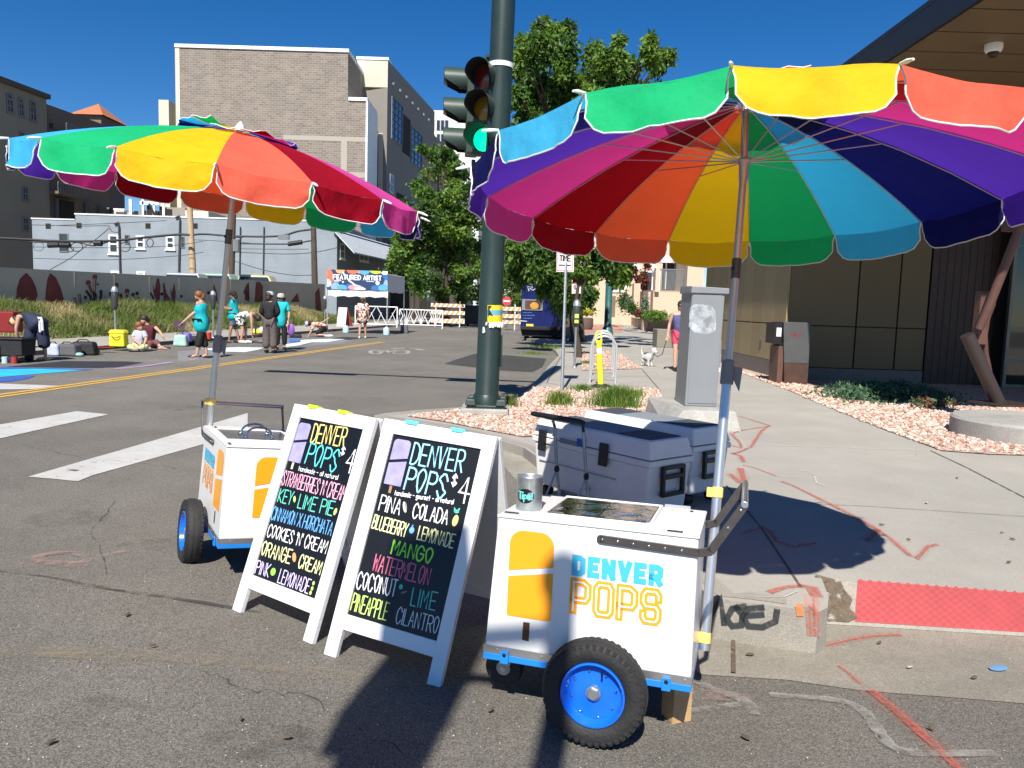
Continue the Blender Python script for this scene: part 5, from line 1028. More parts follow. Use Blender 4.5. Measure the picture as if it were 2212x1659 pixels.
for cx,cz,rx,rz,m,o in ((.05,.6,.25,.5,0,.002),(.62,1.0,.22,.2,1,.003),(1.2,1.0,.28,.2,0,.0035),(1.5,1.02,.22,.17,7,.003),(1.75,.98,.26,.2,2,.004),(2.3,1.0,.3,.16,3,.003),(2.72,.98,.2,.18,6,.003),(2.8,.8,.18,.3,5,.0025),
  (.4,.12,.22,.22,4,.003),(.7,.08,.25,.17,2,.0035),(1.02,.1,.16,.2,5,.003),(1.3,.12,.3,.14,7,.0045),(1.55,.05,.28,.1,6,.005),(2.35,.1,.28,.18,5,.003),(2.65,.12,.24,.2,2,.0035),(.06,.3,.14,.2,6,.003),(2.78,.3,.12,.26,4,.003)): blob(cx*bw/2.85,cz*bh,rx*bw/2.85,rz*bh,BC[m],o)
b.poly([O+X*bw*.27+Z*bh*.92-Vector((0,.0055,0)),O+X*bw*.33+Z*bh*.6-Vector((0,.0055,0)),O+X*bw*.47+Z*bh*.28-Vector((0,.0055,0)),O+X*bw*.60+Z*bh*.16-Vector((0,.0055,0)),O+X*bw*.46+Z*bh*.2-Vector((0,.0055,0)),O+X*bw*.36+Z*bh*.42-Vector((0,.0055,0)),O+X*bw*.25+Z*bh*.85-Vector((0,.0055,0))][::-1],BC[6])
b.build('banner_artwork',bn)
b=MB();text(b,"FEATURED ARTIST",O+X*bw*.105+Z*bh*.52,X,Z,bw*.79,bh*.22,bh*.055,mat("banner_white_print",(.85,.85,.87),.6),gap=3,off=.008)
WB=MT.setdefault('wb',mat("banner_small_print",(.7,.72,.76),.6))
for x0,x1,z in ((.11,.24,.43),(.11,.2,.36),(.65,.78,.43)): b.add([O+X*bw*x0+Z*bh*z-Vector((0,.008,0)),O+X*bw*x1+Z*bh*z-Vector((0,.008,0)),O+X*bw*x1+Z*bh*(z+.035)-Vector((0,.008,0)),O+X*bw*x0+Z*bh*(z+.035)-Vector((0,.008,0))],[(0,1,2,3)],WB)
for x,r in ((.265,.05),(.835,.11)): b.poly([O+X*(bw*x+bh*r*math.cos(q*.4488))+Z*(bh*.38+bh*r*math.sin(q*.4488))-Vector((0,.008,0)) for q in range(14)],WB)
b.build('lettering',bn)
JUG=mat("pale_blue_jug",(.42,.60,.66),.4,var=.06)
def jug(label,p):
    b=MB();b.lathe([(0,0),(.13,0),(.15,.02),(.15,.3),(.13,.34),(.06,.36),(.055,.39),(0,.39)],JUG,p,n=12);b.box(Vector(p)+Vector((0,-.02,.335)),(.2,.2,.03),PLW);b.build("weight_jug",None,label,"water jug","pale blue weight jugs by the tent legs",smooth=True)
jug("pale blue weight jug by the middle leg of the banner tent",gr(747,719));jug("pale blue weight jug at the front right leg of the banner tent",gr(834.5,724))
p=gr(873,720);b=MB();b.hexa([(p.x-.2,p.y-.15,0),(p.x+.2,p.y-.15,0),(p.x-.2,p.y+.15,0),(p.x+.2,p.y+.15,0),(p.x-.15,p.y-.1,.42),(p.x+.17,p.y-.1,.42),(p.x-.15,p.y+.1,.42),(p.x+.17,p.y+.1,.42)],mat("grey_weight_bag",(.10,.10,.105),.8));b.build("tent_weight",None,"grey weight bag on the right rear leg of the banner tent","weight bag",bev=.04)
# white lattice barriers
WBAR=mat("white_barrier_paint",(.74,.74,.73),.45,var=.04)
def barrier(label,pl,pr_,zt,zb2,Y,dense):
    a=at(pl,690,Y);c=at(pr_,690,Y);a.z=c.z=0;t=thing("crowd_barrier",label,"barrier",(a+c)/2,None,"white tubular barriers across the street");L=(c-a).length;ux=(c-a).normalized();P=lambda u,z:a+ux*u+Vector((0,0,z))
    b=MB()
    for z in (zt,zb2): b.path([P(0,z),P(L,z)],.035,WBAR,8)
    for u in (0,L): b.path([P(u,0),P(u,zt)],.04,WBAR,8)
    b.build('outer_frame',t);b=MB();n=2 if not dense else 3
    for i in range(n):
        c_=L*(i+.5)/n;h=L/n/2;b.path([P(c_,zb2),P(c_,zt)],.025,WBAR,6)
        for k in ((1,) if not dense else (1,.55)):
            for s in(-1,1): b.path([P(c_,zb2+(1-k)*.3),P(c_+s*h*.95*k,zt)],.024,WBAR,6);b.path([P(c_+s*h*.98,zb2+.25*(1-k)),P(c_+s*h*(.5),zt-(.35))],.02,WBAR,6)
    b.build('braces',t);b=MB()
    for u in (0,L): b.path([P(u,.03)+Vector((-ux.y,ux.x,0))*.3,P(u,.03)-Vector((-ux.y,ux.x,0))*.3],.03,WBAR,6)
    b.build('feet',t)
barrier("white lattice barrier behind the walking man in the floral shirt",767.5,858,1.25,.18,47,False)
barrier("white lattice barrier right of the tent with close set braces",863,956,1.12,.2,47.5,True)
# striped barricades
ORB=mat("barricade_orange",(.85,.33,.10),.5,var=.05);BWH=mat("barricade_white",(.78,.77,.74),.5,var=.04)
def barricade(label,xl,xr,rows,Y,posts):
    a=at(xl,690,Y);c=at(xr,690,Y);t=thing("striped_barricade",label,"barricade",((a.x+c.x)/2,Y,0),None,"orange and white road barricades")
    for y0,y1 in rows:
        za,zb3=at((xl+xr)/2,y1,Y).z,at((xl+xr)/2,y0,Y).z;b=MB();n=int((c.x-a.x)/.3);b.bb(a.x,c.x,Y-.02,Y+.02,za,zb3,BWH)
        for i in range(n+1):
            x=a.x+(c.x-a.x)*i/n;h=zb3-za;q=[(x,za),(min(x+.16,c.x),za),(min(x+.16+h*.7,c.x),zb3),(min(x+h*.7,c.x),zb3)]
            if x+.16<c.x: b.poly([Vector((p,Y-.0225,z)) for p,z in q],ORB)
        b.build('board',t)
    for x in posts:
        p=at(x,690,Y);z=at(x,rows[0][0],Y).z+.15;b=MB();b.bb(p.x-.03,p.x+.03,Y+.021,Y+.07,0,z,BWH);b.build('upright',t);b=MB();b.bb(p.x-.05,p.x+.05,Y-.5,Y+.5,.0,.06,GALV);b.build('foot',t)
barricade("orange and white striped barricade right of the lattice barriers",930.6,1003.5,((656,663.5),(671.5,679.5),(689,698)),51,(941,993))
barricade("striped barricade between the signal pole and the blue truck",1082,1126,((663,671),(679,687),(692.5,700)),48.5,(1112,))
p=at(1094.5,650.5,49);b=MB();t=thing("no_entry_sign","round red no entry sign above the barricade right of the signal pole","street sign",(p.x,49,0));b.tube((p.x,49.05,0),(p.x,49.05,p.z+.35),.025,GALV,n=6);b.build('post',t);b=MB();b.lathe([(0,.02),(.29,.02),(.29,-.02),(0,-.02)],SIGNR,p,(0,1,0),20);d_=b.build('disc',t);b=MB();b.bb(p.x-.2,p.x+.2,48.965,48.978,p.z-.05,p.z+.05,BWH);b.build('bar',d_)
p=at(925,639,52);t=thing("street_sign","small pale sign on a thin post before the dark trees","street sign",(p.x,52,0));b=MB();b.tube((p.x,52,0),(p.x,52,p.z+.3),.03,GALV,n=6);b.build('post',t);b=MB();b.bb(p.x-.12,p.x+.12,51.95,51.968,p.z-.32,p.z+.35,mat("pale_green_sign",(.45,.52,.48),.5));b.build('sign_plate',t)
a=at(1004,700,55);c=at(1032,700,55);b=MB();b.hexa([(a.x,55,.15),(c.x+.5,55,.15),(a.x,57,.15),(c.x+.5,57,.15),(a.x-.1,54.9,1.45),(c.x+.6,54.9,1.45),(a.x-.1,57.1,1.5),(c.x+.6,57.1,1.5)],mat("dumpster_dark",(.03,.032,.034),.6,var=.3,scale=2));b.bb(a.x+.1,a.x+.3,55.2,55.4,0,.15,BLK);b.bb(c.x+.1,c.x+.3,55.2,55.4,0,.15,BLK);b.build("skip_bin",None,"dark skip bin at the end of the street beside the barricade","skip",bev=.03)
p=gr(737,695);t=thing("poster_board","pinkish A-frame poster board on the pavement under the tent","poster board",(p.x,43,.12));a=at(727,694,43);c=at(748,694,43);z=at(737,664,43).z;b=MB();b.hexa([(a.x,43,.12),(c.x-.05,43,.12),(a.x,43.05,.12),(c.x-.05,43.05,.12),(a.x+.05,43.25,z),(c.x,43.25,z),(a.x+.05,43.3,z),(c.x,43.3,z)],mat("pink_poster",(.66,.52,.55),.6,var=.2,scale=4));b.build('front_panel',t);b=MB();b.hexa([(a.x,43.6,.12),(c.x+.25,43.6,.12),(a.x,43.65,.12),(c.x+.25,43.65,.12),(a.x+.05,43.31,z),(c.x,43.31,z),(a.x+.05,43.34,z),(c.x,43.34,z)],mat("red_poster_back",(.25,.03,.03),.6));b.build('rear_panel',t)
# bags and kit by the left kerb
YB=mat("yellow_bag_fabric",(.82,.74,.02),.6,var=.06,bump=.2,bscale=20);KB_=mat("black_bag_fabric",(.014,.014,.016),.7,var=.3,bump=.2,bscale=20);GB_=mat("grey_bag_fabric",(.09,.09,.10),.7,var=.2)
def softbox(mb,c,s,m,rz=0,t=.82):
    M=rotz(rz);c=Vector(c);x,y,z=s;mb.hexa([c+M@Vector((i*x/2,j*y/2,0)) for j in(-1,1) for i in(-1,1)]+[c+M@Vector((i*x/2*t,j*y/2*t,z)) for j in(-1,1) for i in(-1,1)],m)
p=gz(257,748,SW+.02);t=thing("cool_bag","bright yellow square bag on the kerb in front of the parking meter","bag",p);b=MB();softbox(b,p,(.42,.3,.36),YB,0,.93);b.build('bag_body',t,bev=.03);b=MB();softbox(b,p+Vector((0,0,.362)),(.44,.32,.09),YB,0,.8);b.build('flap',t,bev=.02);b=MB();b.path([p+Vector((-.12,-.17,.3)),p+Vector((-.05,-.2,.24)),p+Vector((.05,-.2,.24)),p+Vector((.12,-.17,.3))],.012,BLK,6);b.build('handle',t)
def bag(name,label,c,s,m,rz=0,cat="bag",bev=.06):
    c=Vector(c);t=thing(name,label,cat,c);b=MB();softbox(b,c,s,m,rz);b.build('bag_body',t,bev=bev,seg=3);b=MB();q=rotz(rz);b.path([c+q@Vector((-s[0]*.3,-s[1]*.2,s[2]*.9)),c+q@Vector((-s[0]*.15,-s[1]*.2,s[2]*1.15)),c+q@Vector((s[0]*.15,-s[1]*.2,s[2]*1.15)),c+q@Vector((s[0]*.3,-s[1]*.2,s[2]*.9))],.014,BLK,6);b.build('strap',t);return t
bag("holdall","black holdall lying against the left kerb",gr(183,767),(.62,.35,.34),KB_,.1);bag("holdall","grey holdall with pink trim beside the black holdall",gr(150,769),(.55,.35,.30),GB_,-.1)
bag("shopping_bag","pale blue and lilac shopping bag left of the grey holdall",gr(117,769),(.3,.25,.3),mat("lilac_bag",(.45,.5,.68),.6,var=.25,scale=7),.2)
bag("green_pouch","small olive pouch at the kerb right of the black holdall",gr(204,764),(.25,.2,.2),mat("olive_pouch",(.12,.14,.07),.8),.3)
bag("picnic_bag","pale green insulated bag on the kerb behind the turquoise vest woman",gr(391,748),(.42,.3,.36),mat("mint_bag",(.35,.52,.46),.6,var=.2,scale=7),.1);bag("rucksack","purple rucksack on top of the kerb beside the pale green bag",gz(402,739,.12),(.36,.25,.3),mat("purple_bag",(.16,.11,.42),.6,var=.2,scale=9),-.2)
bag("holdall","black holdall between the purple rucksack and the turquoise vest woman",gr(421,746),(.5,.3,.3),KB_,.1)
b=MB();p=gz(450,732,SW+.02);b.lathe([(0,0),(.09,0),(.115,.22),(.1,.22),(.08,.02),(0,.02)],mat("red_plastic",(.62,.05,.03),.4),p,n=12);b.build("red_pot",None,"small red plastic pot on the left pavement","pot",smooth=True)
b=MB();p=gz(226,752,SW+.02);b.ell(p+Vector((0,0,.02)),(.28,.1,.02),mat("dark_red_mat",(.25,.015,.02),.6),10,4);b.build("kneeling_pad",None,"thin dark red pad on the kerb left of the yellow bag","pad")
b=MB();p=gr(167,770);b.ell(p+Vector((0,0,.05)),(.16,.1,.05),mat("pale_teal_cloth",(.30,.52,.5),.7),10,5);b.build("cloth_bundle",None,"pale teal cloth bundle on the road by the grey holdall","cloth")
b=MB();p=gz(565,722,SW+.02);b.ell(p+Vector((-.15,0,.1)),(.3,.2,.1),YB,10,5);b.ell(p+Vector((.1,0,.16)),(.22,.2,.17),PLW,10,5);b.build("towel_heap",None,"yellow and white towel heap on the kerb behind the couple","towels",smooth=True)
b=MB();q=[KB(1490,705),KB(1640,712),KB(1640,740),KB(1490,740)];pp_=[gr(*x) for x in q];b.hexa([pp_[3]+Vector((0,0,.008)),pp_[2]+Vector((0,0,.008)),pp_[0]+Vector((0,0,.008)),pp_[1]+Vector((0,0,.008))]+[v+Vector((0,0,.05)) for v in (pp_[3],pp_[2],pp_[0],pp_[1])],mat("blue_mat",(.06,.17,.50),.6));b.build("blue_mat",None,"blue kneeling mat on the road right of the couple","mat")
bag("sling_bag","dark sling bag on the road beside the kneeling man",gr(KB(1580,680)[0],KB(1580,680)[1]),(.5,.25,.16),KB_,.2)
t=thing("utility_wagon","black folding wagon full of paint pots at the left edge","wagon",gr(22,782));b=MB();c=gr(22,782);b.bb(c.x-.75,c.x+.42,c.y-.25,c.y+.25,.16,.5,KB_);b.bb(c.x-.75,c.x+.45,c.y-.28,c.y+.28,.5,.54,BLK);b.build('wagon_body',t,bev=.02)
for i in (-.5,.25):
    for j in(-.27,.27): b=MB();b.lathe([(0,-.03),(.09,-.03),(.09,.03),(0,.03)],RUB,c+Vector((i,j,.09)),(0,1,0),14);b.build('wheel',t)
for i,m_ in ((-.45,PLW),(-.1,PLW),(.1,JUG),(.3,mat("red_pot_paint",(.4,.03,.03),.5)),(-.3,GB_)): b=MB();b.lathe([(0,0),(.06,0),(.06,.14),(0,.14)],m_,c+Vector((i,-.32,.0+.28*(i<0))),n=10);b.build('paint_pot',t)
b=MB();c=gr(-6,764);b.bb(c.x-.6,c.x+.36,c.y+.1,c.y+.5,.52,1.04,mat("dark_red_fabric",(.20,.008,.01),.7));t=thing("camp_chair","dark red folding chair back at the left edge above the wagon","chair",(c.x,c.y,0));b.build('backrest',t,bev=.04);b=MB()
for i in (-.5,.3): b.tube((c.x+i,c.y+.3,0),(c.x+i,c.y+.3,.6),.02,STEEL,n=6)
b.build('legs',t)
p=gz(8,722,SW);t=thing("patterned_bag","large grey patterned sack on the pavement by the red chair","sack",p);b=MB();softbox(b,p,(1.0,.6,1.05),mat("grey_patterned_cloth",(.24,.25,.24),.8,var=.45,scale=9),0,.6);b.build('sack_body',t,bev=.15,seg=4)
# ------------------------------------------------------------------ building on the right with deep eaves
def seams(name,c,var,w):
    return mat(name,c,.55,var=var,scale=1.2)
TANS=[mat('lit_side_panel_a',(.31,.235,.12),.5,.1,var=.05),mat('lit_side_panel_b',(.34,.26,.135),.5,.1,var=.05)];TAN=mat("shaded_tan_panel",(.135,.094,.038),.5,.1,var=.06,scale=.8);TAN2=mat("shaded_tan_panel_b",(.148,.104,.044),.5,.1,var=.05,scale=.8);SHD=mat("panel_gap",(.02,.017,.012),.9);SOF=mat("timber_soffit",(.155,.108,.055),.55,var=.12,scale=2);FAS=mat("dark_fascia",(.035,.037,.042),.4,.4,var=.1);BRN=mat("brown_timber_cladding",(.036,.014,.008),.5,var=.4,scale=1.5);GLS=mat("dark_glass",(.012,.013,.013),.04,var=.2,spec=.9);MUL=mat("bronze_mullion",(.16,.15,.125),.4,.6);BASE=mat("grey_brown_base",(.17,.145,.125),.8,var=.1)  # sunlight and eave shade put into the paler side and darker front panel colours
ZR=5.4;XE=5.53;YF=8.0;CX,CY=5.98,17.0
bl=thing("corner_building","tan panelled corner building with a deep flat roof overhanging dark glazed walls","building",(CX,CY,SW))
FL=Face((CX,CY,0),(-1,0,0));FR=Face((CX,CY,0),(0,-1,0))   # FL.u points to -y
b=MB();n=9;YB_=24.3
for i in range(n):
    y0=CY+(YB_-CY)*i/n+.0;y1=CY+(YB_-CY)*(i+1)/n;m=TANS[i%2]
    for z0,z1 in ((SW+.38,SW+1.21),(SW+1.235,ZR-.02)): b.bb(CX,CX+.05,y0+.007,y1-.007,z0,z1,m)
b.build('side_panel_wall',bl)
b=MB();b.bb(CX+.055,CX+6,CY+.06,YB_,SW,ZR-.02,SHD);b.build('wall_core',bl)
b=MB();b.bb(CX+.0,CX+.05,CY+.02,YB_,SW-.1,SW+.37,BASE);b.bb(CX+.06,CX+3.1,CY+.0,CY+.05,SW-.1,SW+.28,BASE);b.build('base_course',bl)
b=MB()
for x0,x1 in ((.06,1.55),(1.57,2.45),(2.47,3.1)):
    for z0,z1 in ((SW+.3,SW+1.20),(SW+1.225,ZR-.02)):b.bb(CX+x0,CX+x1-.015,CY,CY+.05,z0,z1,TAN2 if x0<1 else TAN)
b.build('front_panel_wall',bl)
b=MB()
for i in range(9): b.bb(CX+3.12+.16*i,CX+3.12+.16*i+.15,CY-.02,CY+.04,SW,ZR-.02,BRN)
b.build('timber_wall',bl)
XG=CX+4.6
for i in range(4):
    x0=XG+1.25*i;w_=MB()
    for a in ((x0,x0+.07,SW,ZR),(x0+1.18,x0+1.25,SW,ZR)): w_.bb(a[0],a[1],CY-.45,CY-.36,a[2],a[3]-.02,MUL)
    for z in (SW+.02,SW+.55,SW+1.25,SW+3.0): w_.bb(x0+.07,x0+1.18,CY-.45,CY-.36,z,z+.06,MUL)
    wn=w_.build('glazed_bay',bl);p=MB();p.bb(x0+.05,x0+1.2,CY-.41,CY-.40,SW,ZR-.02,GLS);p.build('pane',wn)
b=MB();b.bb(XG,XG+10,CY+2.5,CY+2.6,SW,ZR,BRN);b.bb(XG+.3,XG+3,CY+.6,CY+1.1,SW,1.0,WOOD);b.bb(XG+1.5,XG+6,CY+1.8,CY+2.2,SW,1.3,TAN);b.build('interior_counter',bl)
b=MB();b.bb(XE,26,YF,YB_+4,ZR,ZR+.02,SOF);
b.build('soffit',bl)
b=MB()
for i in range(26):
    y=YF+.4+i*.8;b.bb(XE+.02,26,y,y+.018,ZR-.004,ZR-.0005,SHD)
b.build('soffit_joint',bl)
b=MB();b.hexa([(XE,YF,ZR-.01),(26,YF,ZR-.01),(XE,YB_+4,ZR-.01),(26,YB_+4,ZR-.01)]+[(XE-.10,YF-.1,ZR+.32),(26,YF-.1,ZR+.32),(XE-.10,YB_+4,ZR+.32),(26,YB_+4,ZR+.32)],FAS)
# open-bottomed: fascia ring only
b=MB();b.bb(XE-.06,XE-.002,YF-.06,YB_+4,ZR-.03,ZR+.34,FAS);b.bb(XE,26,YF-.06,YF-.002,ZR-.03,ZR+.34,FAS);b.bb(XE-.06,26,YF-.06,YB_+4,ZR+.345,ZR+.42,FAS);b.build('roof_fascia',bl)
b=MB();b.bb(CX+.0-.012,CX,18.55,18.68,SW+.62,SW+.8,MUL);b.build('wall_socket_cover',bl)
# ceiling camera
p=gz(2147,96,ZR);t=thing("dome_camera","white dome security camera fixed under the timber soffit","security camera",p);b=MB();b.lathe([(.0,-.0),(.115,-.0),(.115,-.07),(.1,-.10),(.075,-.11)],PLW,p,n=24);b.build('camera_base',t,smooth=True);b=MB();b.ell(p+Vector((0,0,-.11)),(.075,.075,.07),BLK,16,8);b.build('dome',t,smooth=True)
# number pylon
PYR=mat("rusted_steel_lower_shaded",(.085,.045,.032),.75,.3,var=.25,scale=5);PYG=mat("grey_steel_pylon_shaded",(.085,.088,.088),.6,.2,var=.15,scale=4)  # both claddings darkened in colour to stand in for the roof's shadow
p=gz(1713,832,SW);t=thing("number_pylon","slim steel pylon in shade-darkened colours numbered 1901 at the corner of the tan building","pylon",p);Yp=CY-1.15
f=lambda x,y:at(1650*0+(3000+x*.18090)*.5486,(1250+y*.18090)*.5486,Yp)
a,c,e,h=f(490,1465),f(1000,1480),f(480,100),f(1078,130)
zt_=e.z;dpt=Vector((.0,.75,0));zl=SW-.02
xs_=(f(490,1465).x,f(985,1465).x,f(480,100).x,f(1078,130).x)
zm=f(600,990).z;tm=(zm-zl)/(zt_-zl);xl_=xs_[0]+(xs_[2]-xs_[0])*tm;xr_=xs_[1]+(xs_[3]-xs_[1])*tm
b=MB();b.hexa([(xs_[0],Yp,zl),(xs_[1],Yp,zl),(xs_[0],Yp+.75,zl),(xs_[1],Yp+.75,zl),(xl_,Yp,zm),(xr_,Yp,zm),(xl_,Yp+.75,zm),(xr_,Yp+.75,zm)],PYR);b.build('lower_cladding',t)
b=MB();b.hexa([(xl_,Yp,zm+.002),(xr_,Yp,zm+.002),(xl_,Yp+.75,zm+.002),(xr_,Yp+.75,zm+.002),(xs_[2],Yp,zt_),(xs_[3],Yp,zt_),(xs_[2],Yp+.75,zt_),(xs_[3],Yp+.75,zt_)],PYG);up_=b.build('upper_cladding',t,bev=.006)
b=MB();x0=f(620,430);text(b,"1901",Vector((x0.x,Yp-.001,x0.z)),Vector((1,0,0)),Vector((0,0,1)),f(850,430).x-x0.x,f(620,345).z-x0.z,.018,mat("red_brown_number",(.20,.035,.03),.6),gap=2.6,off=.002);b.build('lettering',up_)
b=MB();b.bb(xs_[2]-.16,xs_[2]-.004,Yp+.06,Yp+.6,zt_-.45,zt_-.02,BLK);b.bb(xs_[0]-.14,xs_[0]-.03,Yp+.08,Yp+.6,zl,zt_-.5,mat("brown_box_side",(.12,.06,.04),.6,var=.2));b.bb(xs_[2]-.12,xs_[2]-.02,Yp+.052,Yp+.059,zt_-.3,zt_-.12,PLW);b.build('side_box',t)
# sculpture on its round pad
PB=mat("brown_painted_steel",(.036,.025,.022),.5,.0,var=.1,scale=6);PW_=mat("rosy_wood_beam",(.105,.048,.036),.6,var=.15,scale=8,bump=.1)
KS=lambda x,y:((3600+x*.57294)*.5486,(800+y*.57294)*.5486)
cp=gz(2225,930,SW+.24);t=thing("pipe_sculpture","leaning sculpture of brown steel pipe and crossed timber beams by the glass wall","sculpture",cp);Ys=11.05;f=lambda x,y,o=0:at(*KS(x,y),Ys+o)
PX=gz(2057,921,SW+.1);b=MB();rr_=.92;b.lathe([(rr_,SW-.1),(rr_,SW+.21),(rr_-.03,SW+.24),(0,SW+.24)],CPAD,(PX.x+.93,PX.y-.15,0),(0,0,1),48)
b.build("sculpture_plinth",None,"round grey concrete plinth under the pipe sculpture","plinth",smooth=True)
b=MB();q=f(570,1500);b.box((q.x+.08,q.y,SW+.255),(.75,.55,.025),PB,rotz(.25));b.build('base_plate',t)
b=MB();a,c=f(567,1492),f(362,905);a.z=SW+.26;d=(c-a).normalized();b.path([a,a+(c-a)*.5,c],.095,PB,24);b.build('leaning_pipe',t,smooth=True)
b=MB();b.path([f(575,1298,.2),f(520,1180,.18),f(487,1030,.14),f(482,900,.1),f(500,790,.05),f(545,685,0)],[.028,.038,.042,.042,.042,.034],PW_,10);b.build('curved_beam',t,smooth=True)
b=MB();a,c=f(445,865,-.05),f(760,80,-.35);b.path([a,a+(c-a)*.25+Vector((.012,0,0)),c,c+(c-a)*.3],[.055,.06,.06,.056],PW_,14);b.build('long_beam',t,smooth=True)
b=MB();a,c=f(440,970,.12),f(478,605,.12);d=(c-a);M=Matrix.Rotation(math.atan2(d.x,d.z),3,'Y');b.box((a+c)/2,(.15,.15,d.length),PW_,M);b.build('upright_beam',t,bev=.008)
b=MB();b.path([f(455,1030,.15),f(400,930,.05)],.03,PB,8);b.path([f(520,1250,.1),f(430,980,.1)],.045,PB,8);b.build('bracket',t)
b=MB();a=f(635,90,-.2);b.path([a,f(600,105,-.2)],.03,PW_,6);b.box(f(665,140,-.1),(.16,.16,.22),PW_,rotz(.4));b.build('cross_beam',t)
# ------------------------------------------------------------------ foliage helpers
LV=[mat("leaf_deep",(.036,.085,.017),.55,trans=.3,var=.25,scale=2,tcol=(.08,.19,.015)),mat("leaf_mid",(.075,.16,.022),.55,trans=.32,var=.25,scale=2,tcol=(.16,.30,.02)),mat("leaf_light",(.15,.25,.032),.55,trans=.35,var=.2,scale=2,tcol=(.26,.40,.03))]
JUN=[mat("juniper_green",(.045,.11,.055),.6,trans=.15,var=.2),mat("juniper_light",(.085,.17,.08),.6,trans=.2,var=.2)]
REDL=[mat("plum_leaf",(.075,.02,.018),.55,trans=.2,var=.3),mat("rust_leaf",(.20,.055,.025),.55,trans=.2,var=.3)]
GRYL=[mat("silver_leaf",(.17,.23,.15),.6,trans=.2,var=.2),mat("silver_leaf_dark",(.09,.14,.09),.6,trans=.2,var=.2)]
BARK=mat("tree_bark",(.060,.045,.034),.9,var=.3,scale=9,bump=.5,bscale=14)
def leaf(mb,p,s,ms,q,droop=.3):
    a=Vector((q.gauss(0,1),q.gauss(0,1),q.gauss(-droop,.8)))
    a=a.normalized() if a.length>.01 else Vector((1,0,0));b=a.cross(Vector((q.gauss(0,1),q.gauss(0,1),q.gauss(0,1))));b=b.normalized() if b.length>.01 else a.orthogonal()
    n=a.cross(b);mb.add([p,p+a*s*.5+b*s*.24+n*s*.06,p+a*s,p+a*s*.5-b*s*.24+n*s*.06],[(0,1,2),(0,2,3)],ms)
def crown(mb,blobs,per,size,mats,seed,droop=.3,hang=0):
    q=random.Random(seed)
    for c,r,wgt in blobs:
        c=Vector(c);nc=max(4,int(9*wgt))
        for _ in range(nc):
            d=Vector((q.gauss(0,1),q.gauss(0,1),q.gauss(0,.8))).normalized()*r*q.uniform(.25,1.0);cc=c+d;cr=r*q.uniform(.18,.36);tone=q.random()
            for _ in range(int(per*wgt/nc)):
                p=cc+Vector((q.gauss(0,cr*.6),q.gauss(0,cr*.6),q.gauss(0,cr*.5)));
                if hang: p.z-=abs(q.gauss(0,hang))
                k=tone+q.gauss(0,.22);i=0 if k<.34 else (1 if k<.74 else 2)
                leaf(mb,p,size*q.uniform(.6,1.3),mats[min(i,len(mats)-1)],q,droop)
def tree(name,label,base,top,blobs,per,size,seed,rad=.16,group=None,mats=LV,cat="tree",limbs=True,droop=.3,hang=0):
    base=Vector(base);t=thing(name,label,cat,base,None,group);q=random.Random(seed+100);top=Vector(top);b=MB()
    mid=(base+top)/2+Vector((q.uniform(-.2,.2),0,0));b.path([base-Vector((0,0,.1)),base+Vector((0,0,.25)),mid,top],[rad*1.5,rad*1.05,rad*.85,rad*.45],BARK,12)
    if limbs:
        for c,r,w in blobs:
            s=base+(top-base)*q.uniform(.45,1);c=Vector(c);m=(s+c)/2+Vector((q.uniform(-.2,.2),q.uniform(-.2,.2),q.uniform(.0,.4)));b.path([s,m,c],[rad*.38,rad*.24,rad*.08],BARK,7)
            for _ in range(3): b.path([m,m+(c-m)*.5+Vector((q.uniform(-.3,.3),q.uniform(-.3,.3),q.uniform(-.1,.3)))*r,c+Vector((q.uniform(-1,1),q.uniform(-1,1),q.uniform(-.4,.8)))*r*.75],[rad*.14,rad*.09,rad*.03],BARK,5)
    b.build('trunk',t,smooth=True);m=MB();crown(m,blobs,per,size,mats,seed,droop,hang);m.build('crown',t);return t
def pxblobs(l,Y,spread,seed):
    q=random.Random(seed);o=[]
    for x,y,r in l:
        Yy=Y+q.uniform(-spread,spread);rr=r*Yy/FPX;o.append((at(x,y,Yy),rr,(r/55)**2))
    return o
tb=gz(1247,738,SW)
tree("honey_locust","tall feathery locust tree rising behind the signal pole and umbrella",tb,at(1238,330,tb.y),pxblobs([(1182,52,34),(1160,75,34),(1215,75,34),(1122,150,36),(1300,170,44),(1370,190,40),(1150,105,42),(1200,110,46),(1165,165,52),(1230,170,52),(1285,140,42),(1325,115,36),(1345,160,42),(1400,100,30),(1437,112,22),(1385,150,40),(1410,205,38),(1440,195,26),(1300,215,60),(1195,230,66),(1135,255,46),(1140,330,58),(1260,300,80),(1180,320,66),(1120,200,28),(1118,560,40),(1150,535,46),(1200,552,44),(1180,590,32),(1230,590,36),(1265,560,44),(1310,575,34),(1340,545,40),(1225,640,30),(1130,500,44),(1270,620,24),(1205,610,30)],tb.y-4.5,3.2,5),7500,.21,21,.3,droop=.9,hang=.2)
LB=[(905,400,44),(955,370,46),(1005,400,46),(880,455,42),(930,450,60),(985,470,60),(1025,450,34),(870,520,34),(915,520,52),(970,540,56),(1018,530,40),(880,575,34),(925,590,44),(980,600,46),(1025,600,34),(935,345,24),(960,322,24),(915,320,14),(862,550,20),(1000,640,22),(955,635,22)]
tb=gr(966,702);tree("street_tree","broad leafy tree at the end of the street left of the signal pole",(at(966,700,52).x,52,0),at(962,520,52),pxblobs(LB,52,2.2,8),3000,.30,31,.26)
tree("street_tree","dark tree half hidden behind the broad leafy tree, nearer the balconied block",(at(890,700,66).x,66,0),at(893,540,66),pxblobs([(905,470,40),(880,520,40),(920,555,50),(870,590,44),(905,620,44),(860,560,26),(850,600,24)],66,2,9),2200,.36,33,.24)
